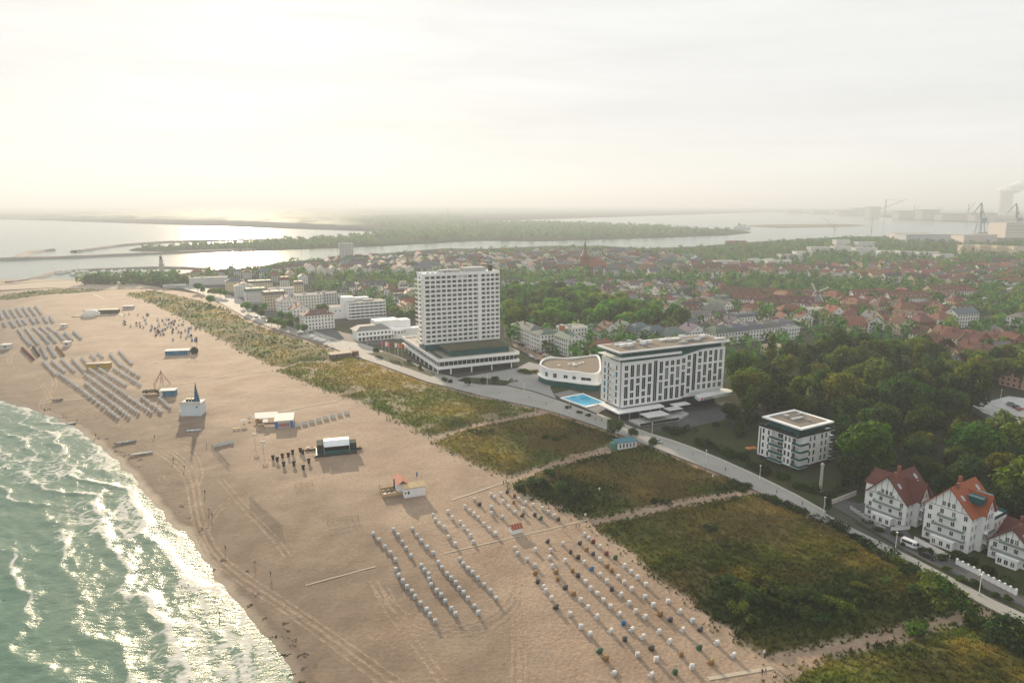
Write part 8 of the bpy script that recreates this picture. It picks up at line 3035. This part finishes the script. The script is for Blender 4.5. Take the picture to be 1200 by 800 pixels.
def vehicle_meshes(kind, paint):
    key = (kind, paint)
    if key in VEH:
        return VEH[key]
    if kind == 'van':
        L, W, H = 5.6, 2.0, 2.3
        prof = [(-2.8, .35), (2.75, .35), (2.8, .95), (2.35, 1.15), (1.75, 2.05), (1.5, 2.25), (-2.65, 2.3), (-2.8, 2.1)]
        wn = [[(1.72, 1.25), (2.2, 1.2), (1.72, 1.95), (1.3, 2.0), (1.0, 1.3)], [(-2.4, 1.3), (.8, 1.3), (.8, 2.0), (-2.4, 2.0)]]
        roofz = 2.3
    else:
        L, W, H = 4.4, 1.8, 1.48
        prof = [(-2.2, .3), (2.15, .3), (2.2, .72), (1.95, .86), (1.05, .98), (.35, 1.42), (-1.0, 1.48), (-1.75, 1.1), (-2.15, .98)]
        wn = [[(.95, 1.0), (.32, 1.36), (-.3, 1.4), (-.3, .98)], [(-.38, .98), (-.38, 1.4), (-1.0, 1.4), (-1.6, 1.05)]]
    pm = MAT('paint_' + paint, {'white': (.75, .75, .75), 'black': (.015, .015, .018), 'silver': (.4, .41, .42), 'red': (.3, .02, .02), 'blue': (.03, .07, .2), 'grey': (.12, .125, .13)}[paint], rough=.25, var=.03, spec=.5)
    b = MB(); n = len(prof)
    w = W / 2
    top = .82
    def ww(z):
        return w * (1 - .16 * max(0, (z - .95)) / (H - .9)) if z > .95 else w
    b.add([(x, -ww(z), z) for x, z in prof] + [(x, ww(z), z) for x, z in prof], [tuple(range(n))[::-1], tuple(range(n, 2 * n))] + [(i, (i + 1) % n, n + (i + 1) % n, n + i) for i in range(n)])
    g = MB()
    for q in wn:
        for s in (-1, 1):
            g.add([(x, s * (ww(z) + .012), z) for x, z in q], [tuple(range(len(q)))])
    if kind == 'van':
        g.add([(2.33, -.85, 1.2), (2.33, .85, 1.2), (1.80, .78, 2.03), (1.80, -.78, 2.03)], [(0, 1, 2, 3)])
        g.add([(-2.82, -.8, 1.3), (-2.82, .8, 1.3), (-2.76, .75, 2.0), (-2.76, -.75, 2.0)], [(3, 2, 1, 0)])
    else:
        g.add([(1.0, -.74, 1.03), (1.0, .74, 1.03), (.40, .66, 1.42), (.40, -.66, 1.42)], [(0, 1, 2, 3)])
        g.add([(-1.74, -.68, 1.13), (-1.74, .68, 1.13), (-1.06, .64, 1.47), (-1.06, -.64, 1.47)], [(3, 2, 1, 0)])
    ty = MB(); ty.tube((0, -.11, 0), (0, .11, 0), .33, n=14)
    ri = MB(); ri.tube((0, -.115, 0), (0, .115, 0), .2, n=10)
    hl = MB(); hl.box(-.05, .06, -.18, .18, -.08, .08)
    VEH[key] = (b.mesh('body', pm), g.mesh('glazing', M_GLASS), ty.mesh('wheel', M_TYRE), ri.mesh('rim', M_RIM), hl.mesh('headlight', M_HEADL), hl.mesh('tail_light', M_TAIL), L, W)
    return VEH[key]


def vehicle(u, v, rot, kind, paint, label, group=None, z=2.1):
    x, y = G(u, v, z)
    b, g, ty, ri, hl, tl, L, W = vehicle_meshes(kind, paint)
    t = T('van' if kind == 'van' else 'car', label, 'van' if kind == 'van' else 'car', (x, y, z), R(rot), group)
    O('body', b, t); O('glazing', g, t)
    for a in (-L * .31, L * .32):
        for s in (-1, 1):
            wl_ = O('wheel', ty, t, (a, s * (W / 2 - .1), .33)); O('rim', ri, wl_)
    for s in (-1, 1):
        O('headlight', hl, t, (L / 2 - .05, s * W * .36, .68)); O('tail_light', tl, t, (-L / 2 + .05, s * W * .38, .75))


vehicle(1067, 640.5, -58, 'van', 'white', 'white van parked on the street before the orange-roofed villa')
vehicle(1087, 653, -58, 'car', 'black', 'black car parked in front of the white van')
vehicle(771, 518, -50, 'car', 'silver', 'pale car on the promenade edge before the hotel lawn')
PAINTS = ['white', 'black', 'silver', 'red', 'blue', 'grey', 'silver', 'black', 'white', 'grey']
rr = random.Random(21)
for i in range(14):
    pa = rr.choice(PAINTS)
    vehicle(604 + 3.5 * i, 401.3 + 1.5 * i, 20 + rr.uniform(-5, 5), 'car', pa, f'{pa} parked car, {ordw(i)} down the slanted row beside the white hotels', 'cars parked beside the white hotels')
for i in range(5):
    pa = rr.choice(PAINTS)
    vehicle(612 + 5 * i, 413 + 2.6 * i, -65, 'car', pa, f'{pa} parked car, {ordw(i)} beside the podium side of the brick road', 'cars parked beside the podium')
for i, (u, v, pa) in enumerate([(1176, 497, 'white'), (1168, 498, 'white'), (1190, 480, 'black'), (1195, 483, 'red'), (1184, 477, 'grey')]):
    vehicle(u, v - 3, 25, 'car', pa, f'{pa} car, {ordw(i)} on the parking deck behind the wood', 'cars on the parking deck', z=5.6)
for i, (u, v) in enumerate([(300, 371.5), (312, 377), (332, 384), (352, 391), (375, 394), (296, 365), (345, 384), (365, 390), (388, 399)]):
    pa = rr.choice(PAINTS)
    vehicle(u, v, 145, 'car', pa, f'{pa} car, {ordw(i)} on the seafront street west of the tower', 'cars on the seafront street')

# ------------------------------------------------------------------ parking deck in the wood
dp = [G(u, v, 5.2) for u, v in ((1139, 475), (1182, 464), (1262, 474), (1300, 492), (1215, 505), (1180, 497))]
cx, cyy = dp[0]
t = T('parking_deck', 'pale concrete parking deck showing through the wood', 'parking deck', (cx, cyy, 2.0))
q = [(x - cx, y - cyy) for x, y in dp]
mb = MB(); mb.prism(q, -.2, 3.2); part('deck', mb, MAT('deck_concrete', (.48, .49, .48), rough=.85, var=.1, dirt=(.36, .36, .35)), t)
for i in range(len(q)):
    a, b = q[i], q[(i + 1) % len(q)]
    mb = MB(); mb.tube((a[0], a[1], 4.1), (b[0], b[1], 4.1), .08); part('rail', mb, M_TEAL, t)
for (u0, v0), (u1, v1) in (((1164, 481), (1205, 490)), ((1150, 487), (1175, 494))):
    a, b = G(u0, v0, 5.4), G(u1, v1, 5.4)
    mb = MB(); mb.slab([(a[0] - cx, a[1] - cyy - 1.6, 5.4), (b[0] - cx, b[1] - cyy - 1.6, 5.4), (b[0] - cx, b[1] - cyy + 1.6, 5.6), (a[0] - cx, a[1] - cyy + 1.6, 5.6)], .2)
    part('ramp_roof', mb, M_GREY, t)


# ------------------------------------------------------------------ lamps, flags, pillar, bins
def lamp(u, v, label, group, h=6.0, z=2.06):
    x, y = G(u, v, z)
    t = T('street_lamp', label, 'street lamp', (x, y, z), 0, group)
    mb = MB(); mb.cyl(0, 0, 0, h, .11, .07, n=8); part('pole', mb, M_FRAME, t)
    mb = MB(); mb.lathe([(.12, h), (.36, h + .15), (.36, h + .25), (.05, h + .5)], 10); part('lamp_head', mb, M_FRAME, t)
    mb = MB(); mb.cyl(0, 0, 0, .5, .2, n=8); part('base', mb, M_GREY, t)


for i, (u, v) in enumerate([(1147, 697), (1049, 645), (965, 602), (890, 563), (827, 544), (764, 511), (667, 484), (614, 462), (571, 452), (510, 441), (466, 420), (430, 406)]):
    lamp(u, v, f'white promenade lamp, {ordw(i)} along the promenade from the villas', 'white promenade lamps')
lamp(1154, 476, 'slim lamp at the back of the parking deck, left one', None, z=5.2)
lamp(1172, 470, 'slim lamp at the back of the parking deck, right one', None, z=5.2)
for i, (u, v) in enumerate([(702, 582), (686, 606), (895, 768), (835, 566)]):
    x, y = G(u, v)
    t = T('path_sign', f'small white sign post at a beach path mouth, {ordw(i)} from the left', 'sign', (x, y, land_z(x, y)), .4, 'sign posts at the beach paths')
    mb = MB(); mb.cyl(0, 0, 0, 2.0, .06, n=6); part('post', mb, M_STEEL, t)
    mb = MB(); mb.box(-.4, .4, -.03, .03, 1.2, 2.1); part('board', mb, M_FRAME, t)
x, y = G(961, 576)
t = T('advert_pillar', 'tall pale grey column on the lawn beside the apartment block', 'column', (x, y, 2.1))
mb = MB(); mb.lathe([(.8, 0), (.6, .6), (.5, 10), (.65, 10.4), (.65, 11), (.2, 11.3)], 12); part('shaft', mb, M_GREY, t)
mb = MB(); mb.lathe([(1.2, 0), (1.2, .4)], 12); part('plinth', mb, M_GREY, t)
FC = [('red', (.5, .03, .03)), ('white', (.8, .8, .8)), ('red', (.5, .03, .03)), ('white', (.75, .78, .8)), ('orange', (.6, .2, .05)), ('red', (.5, .03, .03))]
for i, (u, v) in enumerate([(448, 414), (452, 414.5), (456, 415), (463, 416), (467, 416.5), (471, 417)]):
    x, y = G(u, v)
    t = T('flag_pole', f'{FC[i][0]} flag on a white pole left of the podium, {ordw(i)} from left', 'flag', (x, y, 2.0), 0, 'flags left of the tower hotel')
    mb = MB(); mb.cyl(0, 0, 0, 9, .09, n=6); part('pole', mb, M_FRAME, t)
    mb = MB(); mb.slab([(.1, 0, 5.6), (1.7, .2, 5.4), (1.6, .25, 8.6), (.1, 0, 8.8)], .03); part('flag', mb, MAT('flag_' + FC[i][0] + str(i), FC[i][1], rough=.8), t)
# market tents on the promenade west of the tower
for i, (u, v) in enumerate([(366, 397), (372, 400), (378, 402), (352, 392), (386, 405)]):
    x, y = G(u, v)
    t = T('market_tent', f'white peaked market tent on the promenade, {ordw(i)} listed towards the tower', 'tent', (x, y, 2.05), R(30), 'market tents on the promenade')
    t['label'] = f'white peaked market tent on the promenade, {ordw([352, 366, 372, 378, 386].index(u))} from left'
    mb = MB(); mb.lathe([(3.2, 2.3), (1.2, 3.2), (.1, 4.4)], 8); part('canopy', mb, M_CANVAS, t)
    for a, b in ((-2, -2), (2, -2), (2, 2), (-2, 2)):
        mb = MB(); mb.cyl(a, b, 0, 2.4, .06, n=5); part('leg', mb, M_STEEL, t)
# orange parasols on the garden terrace by the apartment block
for i, (u, v) in enumerate([(877, 530), (883, 529.5)]):
    x, y = G(u, v)
    t = T('garden_parasol', f'{"left" if i == 0 else "right"} orange garden parasol beside the apartment block', 'parasol', (x, y, 2.1), 0, 'orange garden parasols')
    mb = MB(); mb.cyl(0, 0, 0, 2.4, .05, n=6); part('pole', mb, M_WOOD, t)
    mb = MB(); mb.lathe([(1.6, 1.9), (.9, 2.3), (.05, 2.6)], 8); part('canopy', mb, MAT('orange_cloth', (.5, .18, .06), rough=.8), t)
# boats in the old harbour marina: white dots behind the beach
rr = random.Random(31)
for i in range(26):
    u = 66 + i * 5.0
    v = 321.0 - .012 * (u - 60) + rr.choice([-1.5, 0, 1.4])
    x, y = G(u, v, 0)
    t = T('moored_boat', f'white moored boat, {ordw(i)} from the harbour entrance in the small marina', 'boat', (x, y, 0.1), rr.uniform(0, 6), 'boats moored in the marina')
    mb = MB(); mb.prism([(-6, -1.7), (3, -1.8), (7, 0), (3, 1.8), (-6, 1.7)], -.3, 1.6); part('hull', mb, M_CANVAS, t)
    mb = MB(); mb.box(-3, 2, -1.2, 1.2, 1.6, 3.2); part('cabin', mb, M_FRAME, t)
    if i % 3 == 0:
        mb = MB(); mb.tube((1, 0, 1.6), (1, 0, 15), .12); part('mast', mb, M_STEEL, t)
x, y = G(868, 268.5, 0)
t = T('ferry', 'pale blue-grey ferry moored at the tip of the spit', 'ship', (x, y, 0), R(10))
mb = MB(); mb.prism([(-38, -8), (30, -8), (44, 0), (30, 8), (-38, 8)], -1, 8); part('hull', mb, M_HALL2, t)
mb = MB(); mb.box(-30, 20, -7, 7, 8, 15); mb.box(0, 18, -6, 6, 15, 20); part('superstructure', mb, M_CANVAS, t)
mb = MB(); mb.box(-12, -4, -3, 3, 15, 25); part('funnel', mb, M_CRANE, t)
label_trees()
label_shrubs()
label_houses()
# ------------------------------------------------------------------ the evening haze
mb = MB()
mb.box(-52000, 52000, -2500, 52000, -4.0, 345.0)
hz = bpy.data.materials.new('haze')
hz.use_nodes = True
hn, hl = hz.node_tree.nodes, hz.node_tree.links
hn.clear()
ho = hn.new('ShaderNodeOutputMaterial')
pv = hn.new('ShaderNodeVolumePrincipled')
pv.inputs['Color'].default_value = (0.74, 0.82, 0.91, 1)
pv.inputs['Density'].default_value = 0.00020
pv.inputs['Anisotropy'].default_value = 0.20
hl.new(pv.outputs['Volume'], ho.inputs['Volume'])
O('haze', mb.mesh('haze', hz), kind='stuff')
